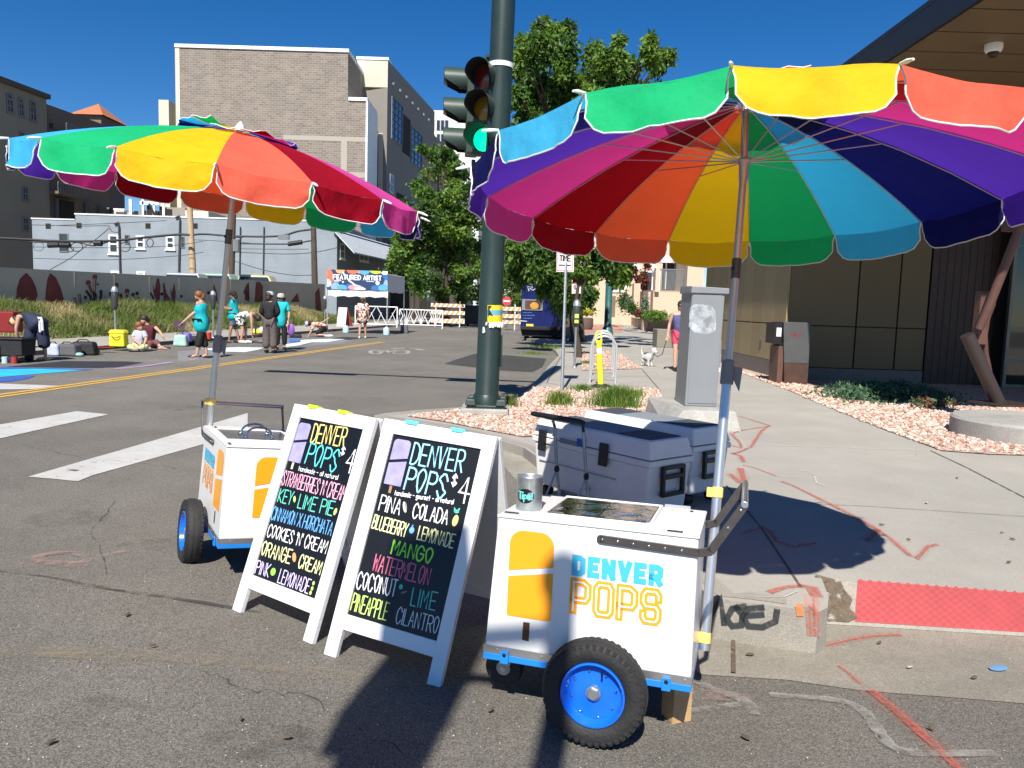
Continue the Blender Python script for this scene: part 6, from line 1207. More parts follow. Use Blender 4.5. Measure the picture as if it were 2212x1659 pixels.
tree("street_tree","round green tree between the signal pole and the blue truck",(at(1100,700,62).x,62,0),at(1102,640,62),pxblobs([(1104,610,24),(1118,590,20),(1098,640,22),(1118,650,22),(1106,675,18)],62,1.5,10),3500,.3,35,.16)
tb=gz(1250,772,SW);tree("small_tree","slim dark trunk rising behind the hoop racks in the shade",tb,at(1252,600,tb.y),pxblobs([(1250,560,30),(1275,600,22),(1240,600,24)],tb.y,.8,12),2600,.16,37,.08,droop=.8)
tree("background_trees","dark belt of trees closing the far end of the street",(-2,96,0),(-2,96,6),[((x,96+random.uniform(-3,3),z),3.2,1.2) for x in (-13,-9,-5,-1,3,7,11,15) for z in (3,6.5,9)],700,.6,39,.3,limbs=False)
# grasses and shrubs near the corner
def tuft(name,label,p,n,h,w,m,cat="grass tuft"):
    b=MB();p=Vector(p)
    for _ in range(n):
        a=q.uniform(0,6.28);r=abs(q.gauss(0,w*.45));blade(b,p+Vector((math.cos(a)*r,math.sin(a)*r,0)),h*q.uniform(.5,1.1),.006,q.choice(m),.9)
    return b.build(name,None,label,cat,"grass tufts in the gravel bed",origin=p)
q=random.Random(77)
G2=[mat("tuft_green",(.09,.19,.022),.7,trans=.35,var=.25,scale=3),mat("tuft_yellow",(.22,.27,.05),.7,trans=.3,var=.2,scale=3)]
tuft("grass_tuft","bushy green grass tuft in the gravel right of the sign post",gz(1330,880,SW),1300,.34,.40,[G2[0],G2[0],G2[0],G2[1]])
tuft("grass_tuft","smaller grass tuft at the foot of the grey sign post",gz(1208,876,SW),500,.24,.3,G2)
tuft("grass_tuft","low green tuft behind the yellow post in the gravel",gz(1258,845,SW),300,.14,.3,[G2[0]])
tuft("grass_tuft","weeds at the right foot of the signal pole",gz(1098,880,SW),220,.2,.2,G2);tuft("grass_tuft","small tuft at the back edge of the gravel bed",gz(1370,858,SW),250,.15,.2,G2);tuft("grass_tuft","green weeds in the second gravel bed by the hoops",gz(1268,786,SW),200,.1,.25,G2)
tuft("grass_tuft","weedy strip along the parking bay kerb beyond the pole",gr(1150,765),500,.1,.55,G2);tuft("grass_tuft","weed patch at the bulb of the far kerb",gz(1185,752,SW),500,.14,.8,[G2[1],G2[0]])
b=MB();j=gz(1900,872,SW)
jl=[gz(1840+x,866+y,SW) for x,y in ((0,0),(40,-2),(80,2),(120,0),(20,-8),(60,-10),(100,-12),(150,-4),(175,4),(-5,-12),(45,-14),(100,-16))]
for i,p in enumerate(jl):
    for _ in range(420):
        a=q.uniform(0,6.28);r=abs(q.gauss(0,.34));leaf(b,p+Vector((math.cos(a)*r,math.sin(a)*r,q.uniform(.03,.26)*max(.2,1-r))),.085*q.uniform(.6,1.3),JUN[0] if q.random()<.6 else JUN[1],q,-.3)
b.build("juniper","low spreading juniper against the shaded glass wall".split() and None,"low spreading juniper between the number pylon and the sculpture","shrub")
b=MB()
for _ in range(700):
    p=gz(2015+q.uniform(-45,45),878+q.uniform(-8,8),SW);leaf(b,p+Vector((0,0,q.uniform(.02,.16))),.07,q.choice((JUN[1],REDL[1],JUN[0])),q,-.3)
b.build("ground_cover_shrub",None,"thin trailing shrub with rusty tips right of the juniper","shrub")
b=MB()
for _ in range(500):
    p=gr(1085+q.uniform(-60,60),920+q.uniform(-3,3))
# ------------------------------------------------------------------ mural wall and the blocks on the left
MW=brickmat("weathered_block_wall",(.13,.125,.105),(.112,.108,.092),(.085,.08,.07),1,2.3,.62,.012,.2)
PW1=mat("painted_wall_patch",(.50,.445,.35),.9,var=.12,scale=.5)
wd=Vector((.1285,1,0)).normalized();wp=lambda Y:Vector((-19.55+.1285*Y,Y,0));wn_=Vector((wd.y,-wd.x,0))
t=thing("mural_wall","long grey masonry wall painted with dark red poppies and tall shapes above the grass bank","wall",wp(30))
b=MB();a,c=wp(6),wp(52.3);zt0,zt1=2.05,2.62;o=-wn_*.3
b.hexa([a,c,a+o,c+o,a+Vector((0,0,zt0)),c+Vector((0,0,zt1)),a+o+Vector((0,0,zt0)),c+o+Vector((0,0,zt1))],PW1)
bw_=b.build('wall_body',t)
b=MB();WF=Face(wp(30)+wn_*.012,wn_)
GAPM=mat("wall_joint",(.16,.145,.125),.9);RDP=mat("dark_red_mural_paint",(.18,.035,.03),.85,var=.25,scale=2);BKP=mat("brown_black_mural_paint",(.05,.022,.02),.85,var=.2)
def mural(pl,m,cv=K2):
    b.poly([onp(*cv(*p),WF.P,WF.n) for p in pl][::-1],m)
for pl in ([(140,615),(150,520),(175,440),(230,385),(275,430),(310,500),(330,580),(310,640)],[(395,640),(400,550),(415,440),(440,388),(490,430),(530,520),(575,680),(560,720),(480,680)],[(1360,660),(1340,560),(1332,480),(1350,540),(1366,440),(1385,430),(1398,500),(1390,640)],[(1430,660),(1420,480),(1432,470),(1450,560),(1500,640),(1485,510),(1500,560),(1520,470),(1532,560),(1520,700)],[(2120,560),(2150,480),(2170,490),(2175,620)],[(1858,620),(1862,480),(1890,560),(1895,640)]): mural(pl,RDP)
for pl in ([(228,640),(240,470),(270,462),(300,500),(300,650)],[(140,620),(150,510),(178,462),(180,640)],[(760,720),(755,560),(790,510),(800,600),(810,720)],[(470,640),(480,560),(500,620)],[(540,640),(600,560),(620,640)]): mural(pl,RDP,lambda x,y:(493.7+x*.248,493.7+y*.248))
for cx,cy,r in ((770,472,22),(828,422,20),(852,487,9),(1015,492,20),(965,570,16),(1108,545,20),(880,550,14),(1160,575,14),(1195,565,16),(1740,537,8),(1818,560,14),(1772,590,12),(745,600,14),(1410,570,14),(1580,590,12)):
    mural([(cx+r*math.cos(i*.785)*(1+.2*(i%2)),cy+r*1.1*math.sin(i*.785)) for i in range(8)],BKP if r<17 else RDP)
for l in ([(828,430),(820,560),(800,640)],[(772,490),(800,560),(810,640)],[(750,540),(790,600),(800,650)],[(965,580),(1030,640)],[(1108,560),(1100,640)],[(1015,510),(1040,640)],[(1160,590),(1190,640)],[(690,570),(700,680)],[(650,600),(660,700)],[(1310,560),(1340,620)],[(880,560),(870,640)]):
    p3=[onp(*K2(*p),WF.P,WF.n) for p in l];b.path(p3,.05,BKP,4)
for pl in ([(800,690),(800,590),(840,560),(850,640),(870,690)],[(1010,600),(1060,560),(1080,640),(1060,660)],[(640,760),(650,640),(670,640),(672,760)],[(1180,640),(1200,590),(1222,600),(1215,650)]): mural(pl,BKP)
b.build('mural_painting',t)
b=MB()
for x,y0,y1 in ((648,380,510),(995,400,520),(1300,420,560),(1560,430,540),(2010,440,560)): a,c=onp(*K2(x,y0),WF.P,WF.n),onp(*K2(x,y1),WF.P,WF.n);b.path([a,c],.03,GAPM,4)
b.build('wall_joint',t)
# grey long building
GB=brickmat("grey_painted_block",(.255,.292,.325),(.248,.284,.316),(.225,.255,.28),1,1.2,.4,.012,.06)
GW=mat("grey_painted_side",(.27,.30,.325),.85,var=.05);GP=mat("dark_window_glass",(.03,.035,.04),.08,var=.3,scale=1,spec=.8);WFR=mat("white_window_frame",(.72,.72,.71),.5);DFR=mat("grey_window_frame",(.17,.18,.19),.6)
Yg=62;t=thing("grey_building","long low pale grey painted building with small windows behind the mural wall","building",(at(400,590,Yg).x,Yg,0))
FG=Face((0,Yg,0),(0,-1,0));K8=lambda x,y:((100+x*.31646)*.5486,(830+y*.31646)*.5486)
xl=at(69,480,Yg).x;xm=at(163,480,Yg).x;xr=at(728,490,Yg).x;z1=at(100,474,Yg).z;z2=at(400,474+6,Yg).z
b=MB();b.bb(xl,xm,Yg,Yg+12,0,z1,GB);b.bb(xm+.0,xr,Yg,Yg+14,0,z1+.45,GB);b.build('wall',t)
b=MB();b.bb(xl-.05,xm-.05,Yg-.05,Yg+12,z1+.002,z1+.1,WFR);b.bb(xm-.05,xr+.05,Yg-.05,Yg+14,z1+.452,z1+.56,WFR);b.build('roof_coping',t)
for x0,x1,y0,y1,fr in ((1035,1165,295,535,WFR),(1378,1490,305,470,WFR),(1750,1860,315,480,WFR),(418,540,280,515,DFR),(1235,1298,298,415,DFR),(1935,1985,318,462,DFR)):
    u0_,v1_=FG.px(*K8(x0,y0));u1_,v0_=FG.px(*K8(x1,y1));window(t,FG,u0_,u1_,v0_,v1_,fr,GP,.14 if fr is WFR else .06,1,2,.06,fr is WFR)
for x0,x1,y0 in ((1065,1170,745),(1385,1495,752)):
    u0_,v1_=FG.px(*K8(x0,y0));u1_,v0_=FG.px(*K8(x1,y0+60));window(t,FG,u0_,u1_,v0_,v1_,WFR,GP,.16,1,1,.06,False)
u0_,v1_=FG.px(*(899.7*0+493.7+500*.248*0+0,0)) if False else FG.px(493.7-5,510);u1_,v0_=FG.px(505,552);window(t,FG,u0_,u1_,v0_,v1_,DFR,GP,.08,1,2,.06)
b=MB()
for x,y in ((285,190),(668,183),(1526,188),(2112,188)): u,v=FG.px(*K8(x,y));FG.box(b,u-.2,u+.2,v-.2,v+.2,-.01,.03,SHD)
b.build('wall_vent',t)
CON=mat("dark_conduit",(.04,.042,.045),.6)
for x0,y0,x1,y1 in ((1172,170,1188,775),(1930,90,1918,770)): 
    a,c=FG.pt(*FG.px(*K8(x0,y0)),.12),FG.pt(*FG.px(*K8(x1,y1)),.12);b=MB();b.path([a+Vector((-.35,0,0)),a+Vector((-.05,0,.15)),a-Vector((0,0,.2)),c],.075,CON,6);b.build('conduit',t)
for x in (520,571): a,c=FG.pt(*FG.px(x,490),.1),FG.pt(*FG.px(x-2,612),.1);b=MB();b.path([a,c],.05,CON,6);b.build('conduit',t)
# its shaded gable side with a shingled awning
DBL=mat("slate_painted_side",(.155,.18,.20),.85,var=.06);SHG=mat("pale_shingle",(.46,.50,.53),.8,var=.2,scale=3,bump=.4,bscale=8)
sd=Vector((.1285,1,0)).normalized();SFc=Face((xr,Yg,0),(sd.y,-sd.x,0))
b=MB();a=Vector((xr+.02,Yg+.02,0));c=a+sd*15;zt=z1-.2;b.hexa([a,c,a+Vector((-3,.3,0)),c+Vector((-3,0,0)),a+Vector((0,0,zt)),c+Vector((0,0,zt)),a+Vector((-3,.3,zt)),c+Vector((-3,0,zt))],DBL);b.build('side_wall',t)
nrm=SFc.n;b=MB();zt=z1-.5;b.hexa([a+nrm*1.5+Vector((0,-.4,zt-1.5)),c+nrm*1.5+Vector((0,0,zt-1.5)),a+Vector((-.3,-.4,zt+.3)),c+Vector((-.3,0,zt+.3)),a+nrm*1.5+Vector((0,-.4,zt-1.38)),c+nrm*1.5+Vector((0,0,zt-1.38)),a+Vector((-.3,-.4,zt+.45)),c+Vector((-.3,0,zt+.45))],SHG);b.build('shingle_roof',t)
for x0,y0,x1,y1 in ((734,525,744,560),(776,533,795,566)):
    u0_,v1_=SFc.px(x0,y0);u1_,v0_=SFc.px(x1,y1);window(t,SFc,u0_,u1_,v0_,v1_,WFR,GP,.1,2 if x0>750 else 1,2,.05)
# brick tower block
CMU=brickmat("split_face_block",(.235,.195,.16),(.165,.135,.112),(.31,.275,.235),1,.62,.235,.028,.5)
CRM=mat("cream_stucco",(.56,.52,.42),.85,var=.04,scale=.5);BEI=mat("taupe_stucco",(.25,.228,.195),.85,var=.06,scale=.4);CAP=mat("white_coping",(.78,.78,.76),.5);BAND=mat("pale_concrete_band",(.36,.33,.28),.85,var=.08)
Yb=86;FB=Face((0,Yb,0),(0,-1,0));bx0=at(388,110,Yb).x;bx1=at(752,112,Yb).x;bx2=at(791,220,Yb).x;bz1=at(570,108,Yb).z;bz2=at(771,218,Yb).z
t=thing("block_tower","tall windowless block faced tower in brown masonry behind the grey building","building",((bx0+bx1)/2,Yb,0))
b=MB();b.bb(bx0,bx1,Yb,Yb+30,0,bz1,CMU);b.bb(bx1,bx2,Yb,Yb+6,0,bz2,CMU);b.build('wall',t)
b=MB();b.bb(bx0-.5,bx1+.1,Yb-.15,Yb+30,bz1,bz1+.35,CAP);b.bb(bx1+.1,bx2+.15,Yb-.15,Yb+6,bz2,bz2+.35,CAP);b.bb(bx2,bx2+.2,Yb-.1,Yb+6,0,bz2,CAP);b.build('coping',t)
b=MB();b.bb(bx0-.48,bx0,Yb-.06,Yb+30,0,bz1,CRM);cx0=at(343,225,Yb).x;cz=at(360,216,Yb).z;b.bb(cx0,cx0+1.1,Yb-.06,Yb+3,0,cz,CRM);b.bb(cx0+1.1,bx0-.48,Yb+2.5,Yb+8,0,at(375,227,Yb).z,CRM);b.build('corner_strip',t)
b=MB();za,zb3=FB.px(700,304)[1],FB.px(700,294)[1];b.bb(FB.px(612,300)[0],bx2,Yb-.03,Yb,za,zb3,BAND);b.bb(FB.px(737,310)[0],FB.px(750,310)[0],Yb-.03,Yb,za-8,za,BAND);za=FB.px(740,383)[1];b.bb(FB.px(640,383)[0],bx2,Yb-.03,Yb,za,za+.6,BAND);b.build('concrete_band',t)
FT=Face((bx1+.005,Yb,0),(1,0,0));b=MB();b.bb(bx1,bx1+.02,Yb+6.1,Yb+30,bz2,bz1,BEI);b.build('return_wall',t)
# apartment block with balconies, its street side in shade
Ya=94;P0_=at(838,130,Ya);ux_=Vector((.1285,1,0)).normalized();FA=Face((P0_.x,Ya,0),(ux_.y,-ux_.x,0));za_=P0_.z;ax0=at(772,130,Ya).x
t=thing("apartment_block","modern apartment block with cream top storey, tall blue windows and balconies facing the street","building",(P0_.x,Ya,0))
Lb=62;c=FA.pt(Lb,0);SHW=mat("grey_street_stucco",(.225,.205,.18),.85,var=.06,scale=.4)
b=MB();zmid=at(805,188,Ya).z;b.bb(ax0,P0_.x,Ya,Ya+20,zmid,za_,CRM);b.build('top_storey',t)
b=MB();xa=at(780,250,Ya).x;b.bb(xa-.5,P0_.x-.15,Ya+.3,Ya+20,at(805,290,Ya).z,zmid,BEI);b.build('recessed_wall',t)
b=MB();b.bb(xa-2,at(818,400,Ya).x,Ya+2.2,Ya+20,0,at(805,290,Ya).z,BEI);b.build('balcony_recess',t)
b=MB();b.bb(at(816.5,400,Ya).x,at(826,400,Ya).x,Ya-.1,Ya+.7,0,at(820,288,Ya).z,CRM);b.build('corner_column',t)
b=MB();b.bb(ax0-.1,P0_.x+.1,Ya-.1,Ya+20,za_,za_+.3,CAP);b.build('coping',t)
b=MB()
segs=[(0,24,za_),(24,44,za_-3.4),(44,Lb,za_-9)]
for u0_,u1_,zt in segs:
    p,q_=FA.pt(u0_,0),FA.pt(u1_,0);o=-FA.n*12;b.hexa([p,q_,p+o,q_+o]+[v+Vector((0,0,zt)) for v in (p,q_,p+o,q_+o)],SHW)
b.build('street_wall',t)
BGL=mat("blue_reflective_glass",(.05,.16,.36),.08,.2,var=.5,scale=.35,spec=.9)
for pl in ((839,203,868,342),(882,268,911,392)):
    u0_,v1_=FA.px(pl[0]+6,pl[1]+4);u1_,_=FA.px(pl[2],300);v0_=FA.px(pl[0]+14,pl[3]-36)[1];window(t,FA,u0_,u1_,v0_,v1_,DFR,BGL,.12,3,6,.15,False)
for x0,x1,y0,y1 in ((870,885,245,340),(857,874,415,500),(842,850,425,460),(904,912,390,425)): u0_,v1_=FA.px(x0,y0);u1_,v0_=FA.px(x1,y1);b=MB();FA.box(b,u0_,u1_,v0_,v1_,-.02,.04,SHD);b.build('dark_opening',t)
for x0,x1,y0,y1 in ((876,889,432,480),(842,850,375,420),(905,911,380,420),(843,850,520,560),(880,890,540,580)):
    u0_,v1_=FA.px(x0,y0);u1_,v0_=FA.px(x1,y1);window(t,FA,u0_,u1_,v0_,v1_,WFR,GP,.12,2,2,.06,False)
for x0,x1,y in ((857,882,478),(857,882,545)):
    u0_,v=FA.px(x0,y);u1_,_=FA.px(x1,y);b=MB();FA.box(b,u0_,u1_,v-.2,v,0,1.3,SHW);bo=b.build('balcony',t);b=MB()
    for i in range(9): u=u0_+(u1_-u0_)*i/8;FA.box(b,u-.03,u+.03,v,v+1.1,1.22,1.28,DFR)
    FA.box(b,u0_,u1_,v+1.1,v+1.18,1.2,1.3,DFR);b.build('railing',bo)
for y in (300,372,430):
    b=MB();x0,x1=at(793,y,Ya).x,at(815,y,Ya).x;z=at(800,y,Ya).z;b.bb(x0,x1,Ya-.3,Ya+2,z-.25,z,SHW);bo=b.build('balcony',t);b=MB()
    for i in range(8): x=x0+(x1-x0)*i/7;b.bb(x-.03,x+.03,Ya-.28,Ya-.22,z,z+1.3,DFR)
    b.bb(x0,x1,Ya-.3,Ya-.2,z+1.3,z+1.38,DFR);b.build('railing',bo)
    b=MB();b.bb(x0+.2,x1-.2,Ya+2.1,Ya+2.19,z+.1,z+2.6,GP);b.build('balcony_door',t)
b=MB()
for i in range(7): p=FA.pt(2+i*3,za_-2.2,.02);b.ell(p,(.3,.3,.3),DFR,8,5)
b.build('wall_boss',t)
# other blocks
YO=150;b=MB();t=thing("white_tower","distant white apartment tower glimpsed beside the signal heads","building",(at(940,300,YO).x,YO,0));x0,x1=at(912,250,YO).x,at(1040,250,YO).x;zt=at(930,238,YO).z;b.bb(x0,x1,YO,YO+20,0,zt,mat("white_tower_render",(.72,.72,.70),.8,var=.03));b.build('wall',t);FO=Face((0,YO,0),(0,-1,0))
for x in (925,935,947,956,965):
    for y in (270,300,330): u,v=FO.px(x,y);window(t,FO,u-.35,u+.35,v-1.1,v+.9,DFR,GP,.1,1,1,.04,False)
dY=Vector((.1285,1,0)).normalized();FL2=Face((-52.3,100,0),(dY.y,-dY.x,0));YLW=mat("beige_brick_side",(.26,.23,.175),.9,var=.07,scale=.4);BRW=mat("brown_brick_side",(.18,.14,.108),.9,var=.1,scale=.4)
ua,_=FL2.px(0,300);ub,v1=FL2.px(100,216);uc,v2=FL2.px(244,292)
t=thing("beige_building","beige building with arched upper windows at the left edge, in shade","building",FL2.pt(ub,0))
b=MB();zt=FL2.px(50,196)[1];p,q_=FL2.pt(ua-25,0),FL2.pt(ub,0);o=-FL2.n*15;b.hexa([p,q_,p+o,q_+o]+[v+Vector((0,0,zt)) for v in (p,q_,p+o,q_+o)],YLW);b.build('wall',t)
b=MB();FL2.box(b,ua-25,ub+.1,zt,zt+.5,-15,.5,mat("brown_cornice",(.10,.07,.05),.8));b.build('cornice',t)
for x0,x1,y0,y1 in ((13,29,210,247),(38,52,219,254),(63,79,226,264),(40,54,282,320),(47,61,402,435),(48,62,468,500)):
    u0_,v1_=FL2.px(x0,y0);u1_,v0_=FL2.px(x1,y1);w=window(t,FL2,u0_,u1_,v0_,v1_,mat("window_frame_dark%d"%x0,(.06,.06,.06),.6) if False else DFR,GP,.14,2,2,.08)
    if y0<240:
        b=MB();r=(u1_-u0_)/2;pts=[FL2.pt((u0_+u1_)/2+r*math.cos(R(a)),v1_+r*math.sin(R(a)),.03) for a in range(0,181,20)];b.poly(pts,GP);b.path(pts,.12,DFR,5);b.build('arch',w)
t=thing("brown_building","darker brown brick wing behind the beige building with balconies and arched doorways","building",FL2.pt(uc,0))
zt=FL2.px(170,246)[1];b=MB();p,q_=FL2.pt(ub+.15,0,-.6),FL2.pt(uc,0,-.6);o=-FL2.n*15;b.hexa([p,q_,p+o,q_+o]+[v+Vector((0,0,zt)) for v in (p,q_,p+o,q_+o)],BRW);b.build('wall',t)
for x0,x1,y0,y1,m in ((104,116,252,282,GP),(126,162,428,480,SHD),(190,201,437,470,GP),(220,231,445,475,GP),(236,242,448,478,SHD),(130,150,345,372,GP)):
    u0_,v1_=FL2.px(x0,y0);u1_,v0_=FL2.px(x1,y1);window(t,FL2,u0_,u1_,v0_,v1_,DFR,m,.12,1,1 if m is SHD else 2,-.45,False)
for x0,x1,y in ((124,150,285),(106,168,412)):
    u0_,v=FL2.px(x0,y);u1_,_=FL2.px(x1,y);b=MB();FL2.box(b,u0_,u1_,v-.3,v,-.59,1.2,BRW);bo=b.build('balcony',t);b=MB();FL2.box(b,u0_,u1_,v+.9,v+1.05,1.1,1.2,DFR)
    for i in range(12): u=u0_+(u1_-u0_)*i/11;FL2.box(b,u-.04,u+.04,v,v+.9,1.12,1.18,DFR)
    b.build('railing',bo)
pk=at(206,232,125);e1=at(172,247,125);e2_=at(244,262,125);b=MB();TER=mat("terracotta_roof",(.42,.15,.07),.8,var=.1,scale=2);zz=e2_.z+.3;xa_,xb_=e1.x,e2_.x;b.add([(xa_,122,zz),(xb_,122,zz),(xb_,130,zz),(xa_,130,zz),(pk.x,126,pk.z+.8)],[(0,1,4),(1,2,4),(2,3,4),(3,0,4)],TER);t=thing("tower_house","stair tower with a terracotta pyramid roof rising above the brown wing","building",(pk.x,126,0));b.build('roof',t);b=MB();b.bb(xa_+.6,xb_-.6,122.6,129.4,0,zz+.05,BRW);b.build('wall',t)
# low roofscape glimpsed under the left umbrella
t=thing("low_terrace","cluttered low flats with white balconies under the left umbrella","building",(at(320,440,78).x,78,0));YT=78;FTc=Face((0,YT,0),(0,-1,0));b=MB()
for x0,x1,y,m in ((246,268,453,CRM),(268,300,458,BAND),(300,312,456,BEI),(312,340,455,BRW),(345,400,448,BEI),(400,450,455,CRM)): b.bb(at(x0,y,YT).x,at(x1,y,YT).x,YT,YT+6,0,at((x0+x1)/2,y,YT).z,m)
b.build('wall',t);b=MB()
for x0,x1,y0,y1 in ((280,285,430,470),(308,311,430,472),(332,335,440,472),(303,345,436,442),(352,356,440,472),(246,270,451,453.5)): p,q_=at(x0,y1,YT-.3),at(x1,y0,YT-.3);b.bb(p.x,q_.x,YT-.4,YT-.25,p.z,q_.z,CAP)
b.build('balcony_frame',t);b=MB()
for x0,x1,y0,y1 in ((290,299,456,470),(345,352,446,470),(318,328,444,470),(360,372,452,470)): p,q_=at(x0,y1,YT),at(x1,y0,YT);b.bb(p.x,q_.x,YT-.05,YT-.01,p.z,q_.z,SHD)
b.path([at(322,440,YT-.5),at(336,468,YT-.5)],.12,SHD,4);b.build('window_opening',t)
# dark shaded building mass behind the tent
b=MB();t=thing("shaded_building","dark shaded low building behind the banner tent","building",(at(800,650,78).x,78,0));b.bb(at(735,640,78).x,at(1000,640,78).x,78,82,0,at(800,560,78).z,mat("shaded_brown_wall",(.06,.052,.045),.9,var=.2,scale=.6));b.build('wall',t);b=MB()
for x in (752,775,905,940): b=MB();p=at(x,690,77.9);b.bb(p.x,p.x+1.1,77.93,77.98,.2,2.4,SHD);b.build('doorway',t)
# utility poles and cables
PWD=mat("new_pine_pole",(.46,.33,.19),.8,var=.15,scale=3,bump=.2);ODW=mat("old_dark_pole",(.075,.055,.04),.85,var=.25,scale=3)
def upole(label,x0,y0,x1,y1,Y,r,m,extra=None):
    a,c=at(x0,y0,Y),at(x1,y1,Y);a=c+(a-c)*((c.z)/(c.z-a.z)) if False else a;d=(c-a);a=a-d*(a.z/d.z);t=thing("utility_pole",label,"utility pole",a,None,"wooden utility poles");b=MB();b.path([a,a+(c-a)*.5,c],[r*1.15,r,r*.85],m,10);b.build('pole',t,smooth=True);b=MB();q_=a+(c-a)*.72;b.lathe([(.25,-.4),(.25,.4)],DFR,q_+Vector((.3,-.15,-.6)),n=8) if extra else b.box(q_,(.16,.4,.1),m);b.build('fitting',t);return a,c
pa1=upole("pale new pine utility pole in front of the grey building",417,598,408,410,54,.22,PWD)
pa2=upole("dark old utility pole behind the left umbrella pole",500,600,505,440,53,.2,ODW,True)
pa3=upole("brown utility pole near the shaded corner of the grey building",680,612,676,440,53,.2,ODW)
CBL=mat("black_cable",(.012,.012,.013),.6)
ct=thing("overhead_cables","bundle of sagging black overhead cables crossing before the grey building","cables",(at(400,520,53).x,53,0))
def wire(l,r,cv=K8,Y=53):
    b=MB();P=[at(*cv(*p),Y) for p in l];pts=crom([(p.x,p.z) for p in P],5) if len(P)>2 else [(p.x,p.z) for p in P];b.path([Vector((x,Y,z)) for x,z in pts],r,CBL,5);b.build('cable',ct)
wire([(-320,340),(0,355),(350,375),(800,380),(1180,365),(1500,330),(1900,295),(2040,300)],.085);wire([(60,385),(380,395),(560,385),(700,400),(850,435),(1030,385)],.05);wire([(2090,300),(2250,290),(2700,330)],.07);wire([(90,450),(1050,460),(1750,440),(2212,380)],.02);wire([(100,590),(700,608),(1200,605),(1900,560),(2212,515)],.02);wire([(310,730),(560,590),(740,450),(860,370),(1040,220)],.025)
wire([(80,175),(300,180),(700,190),(1000,185),(1045,205),(1080,260),(1160,268)],.022);wire([(300,185),(1000,160),(1755,122)],.02);wire([(2090,360),(2400,375),(2800,400)],.02)
for cx,cy,rx,ry in ((640,450,75,55),(1240,450,65,58),(1550,400,42,52),(165,445,65,55),(560,480,40,30)): wire([(cx+rx*math.cos(i*.6283),cy+ry*math.sin(i*.6283)) for i in range(11)],.03 if cx!=165 else .015)
b=MB();b.path([at(*K8(285,430),52.9),at(*K8(420,425),52.9)],.18,CBL,8);b.path([at(*K8(430,425),52.9),at(*K8(555,425),52.9)],.16,CBL,8);b.path([at(*K8(860,400),52.9),at(*K8(950,405),52.9)],.2,CBL,8);b.build('splice_box',ct)
K3=lambda x,y:(493.7+x*.248,493.7+y*.248);b=MB()
wire([(30,65),(300,70),(480,60),(600,25),(720,8)],.07,K3);wire([(60,130),(480,135),(600,125),(720,105)],.05,K3);wire([(60,175),(400,180),(700,180)],.02,K3);wire([(60,205),(500,222),(760,205),(950,165)],.025,K3);wire([(60,285),(300,360),(550,405),(740,405)],.025,K3);wire([(720,110),(735,130),(760,205)],.03,K3)
b.path([at(*K3(520,135),52.9),at(*K3(640,118),52.9)],.16,CBL,8);b.box(at(*K3(480,75),52.9),(.75,.2,.32),GREYP);b.build('splice_box',ct)
# parked cars peeking over the mural wall
def parked_car(label,x0,x1,yt,Y,col):
    a,c=at(x0,600,Y),at(x1,600,Y);z=at((x0+x1)/2,yt,Y).z;t=thing("parked_car",label,"car",((a.x+c.x)/2,Y,0));L=max(c.x-a.x,4.2);x=a.x
    b=MB();b.hexa([(x,Y-.9,.3),(x+L,Y-.9,.3),(x,Y+.9,.3),(x+L,Y+.9,.3),(x,Y-.9,z*.62),(x+L,Y-.9,z*.62),(x,Y+.9,z*.62),(x+L,Y+.9,z*.62)],col);b.hexa([(x+L*.15,Y-.8,z*.63),(x+L*.9,Y-.8,z*.63),(x+L*.15,Y+.8,z*.63),(x+L*.9,Y+.8,z*.63),(x+L*.28,Y-.68,z),(x+L*.76,Y-.68,z),(x+L*.28,Y+.68,z),(x+L*.76,Y+.68,z)],col);b.build('body',t,bev=.1,seg=3)
    b=MB();b.hexa([(x+L*.2,Y-.84,z*.66),(x+L*.86,Y-.84,z*.66),(x+L*.2,Y+.84,z*.66),(x+L*.86,Y+.84,z*.66),(x+L*.29,Y-.72,z*.95),(x+L*.75,Y-.72,z*.95),(x+L*.29,Y+.72,z*.95),(x+L*.75,Y+.72,z*.95)],GP);b.build('window',t)
    for i in (.2,.8):
        for j in (-.85,.85): b=MB();b.lathe([(0,-.1),(.33,-.1),(.33,.1),(0,.1)],RUB,(x+L*i,Y+j,.33),(0,1,0),14);b.build('wheel',t)
parked_car("silver car whose roof shows over the mural wall by the pale pole",330,395,589,50,mat("silver_car_paint",(.42,.44,.44),.3,.5));parked_car("pale green car roof over the mural wall right of the silver car",400,450,590,52,mat("pale_green_car_paint",(.30,.42,.32),.3,.2));parked_car("yellowish car roof over the mural wall behind the couple",489,540,593,55,mat("cream_car_paint",(.62,.58,.30),.3))
# ------------------------------------------------------------------ right background: cream terrace and planters
CRB=mat("peach_stucco",(.60,.45,.32),.85,var=.05,scale=.5);PLN=mat("planter_stone",(.42,.32,.24),.85,var=.08)
YR=50;KD=lambda x,y:((2350+x*.33162)*.5486,(950+y*.33162)*.5486)
t=thing("peach_building","peach rendered building with a raised terrace and railings beyond the cabinet","building",(at(1450,700,YR).x,YR,0))
def rblock(nm,x0,x1,y0,y1,Y,dp,m):
    p,q_=at(*KD(x0,y1),Y),at(*KD(x1,y0),Y);b=MB();b.bb(p.x,q_.x,Y,Y+dp,p.z if p.z>.3 else 0,q_.z,m);return b.build(nm,t)
rblock('terrace_wall',660,1240,595,870,YR,8,CRB);rblock('column',690,752,315,600,YR-.3,.7,CRB);rblock('corner_column',1050,1260,200,870,YR-.5,6,CRB);rblock('low_pier',600,640,600,870,YR-.2,.6,CRB);rblock('pier',430,520,500,800,YR+2,.8,CRB);rblock('far_wall',215,275,650,905,YR+12,5,CRB)
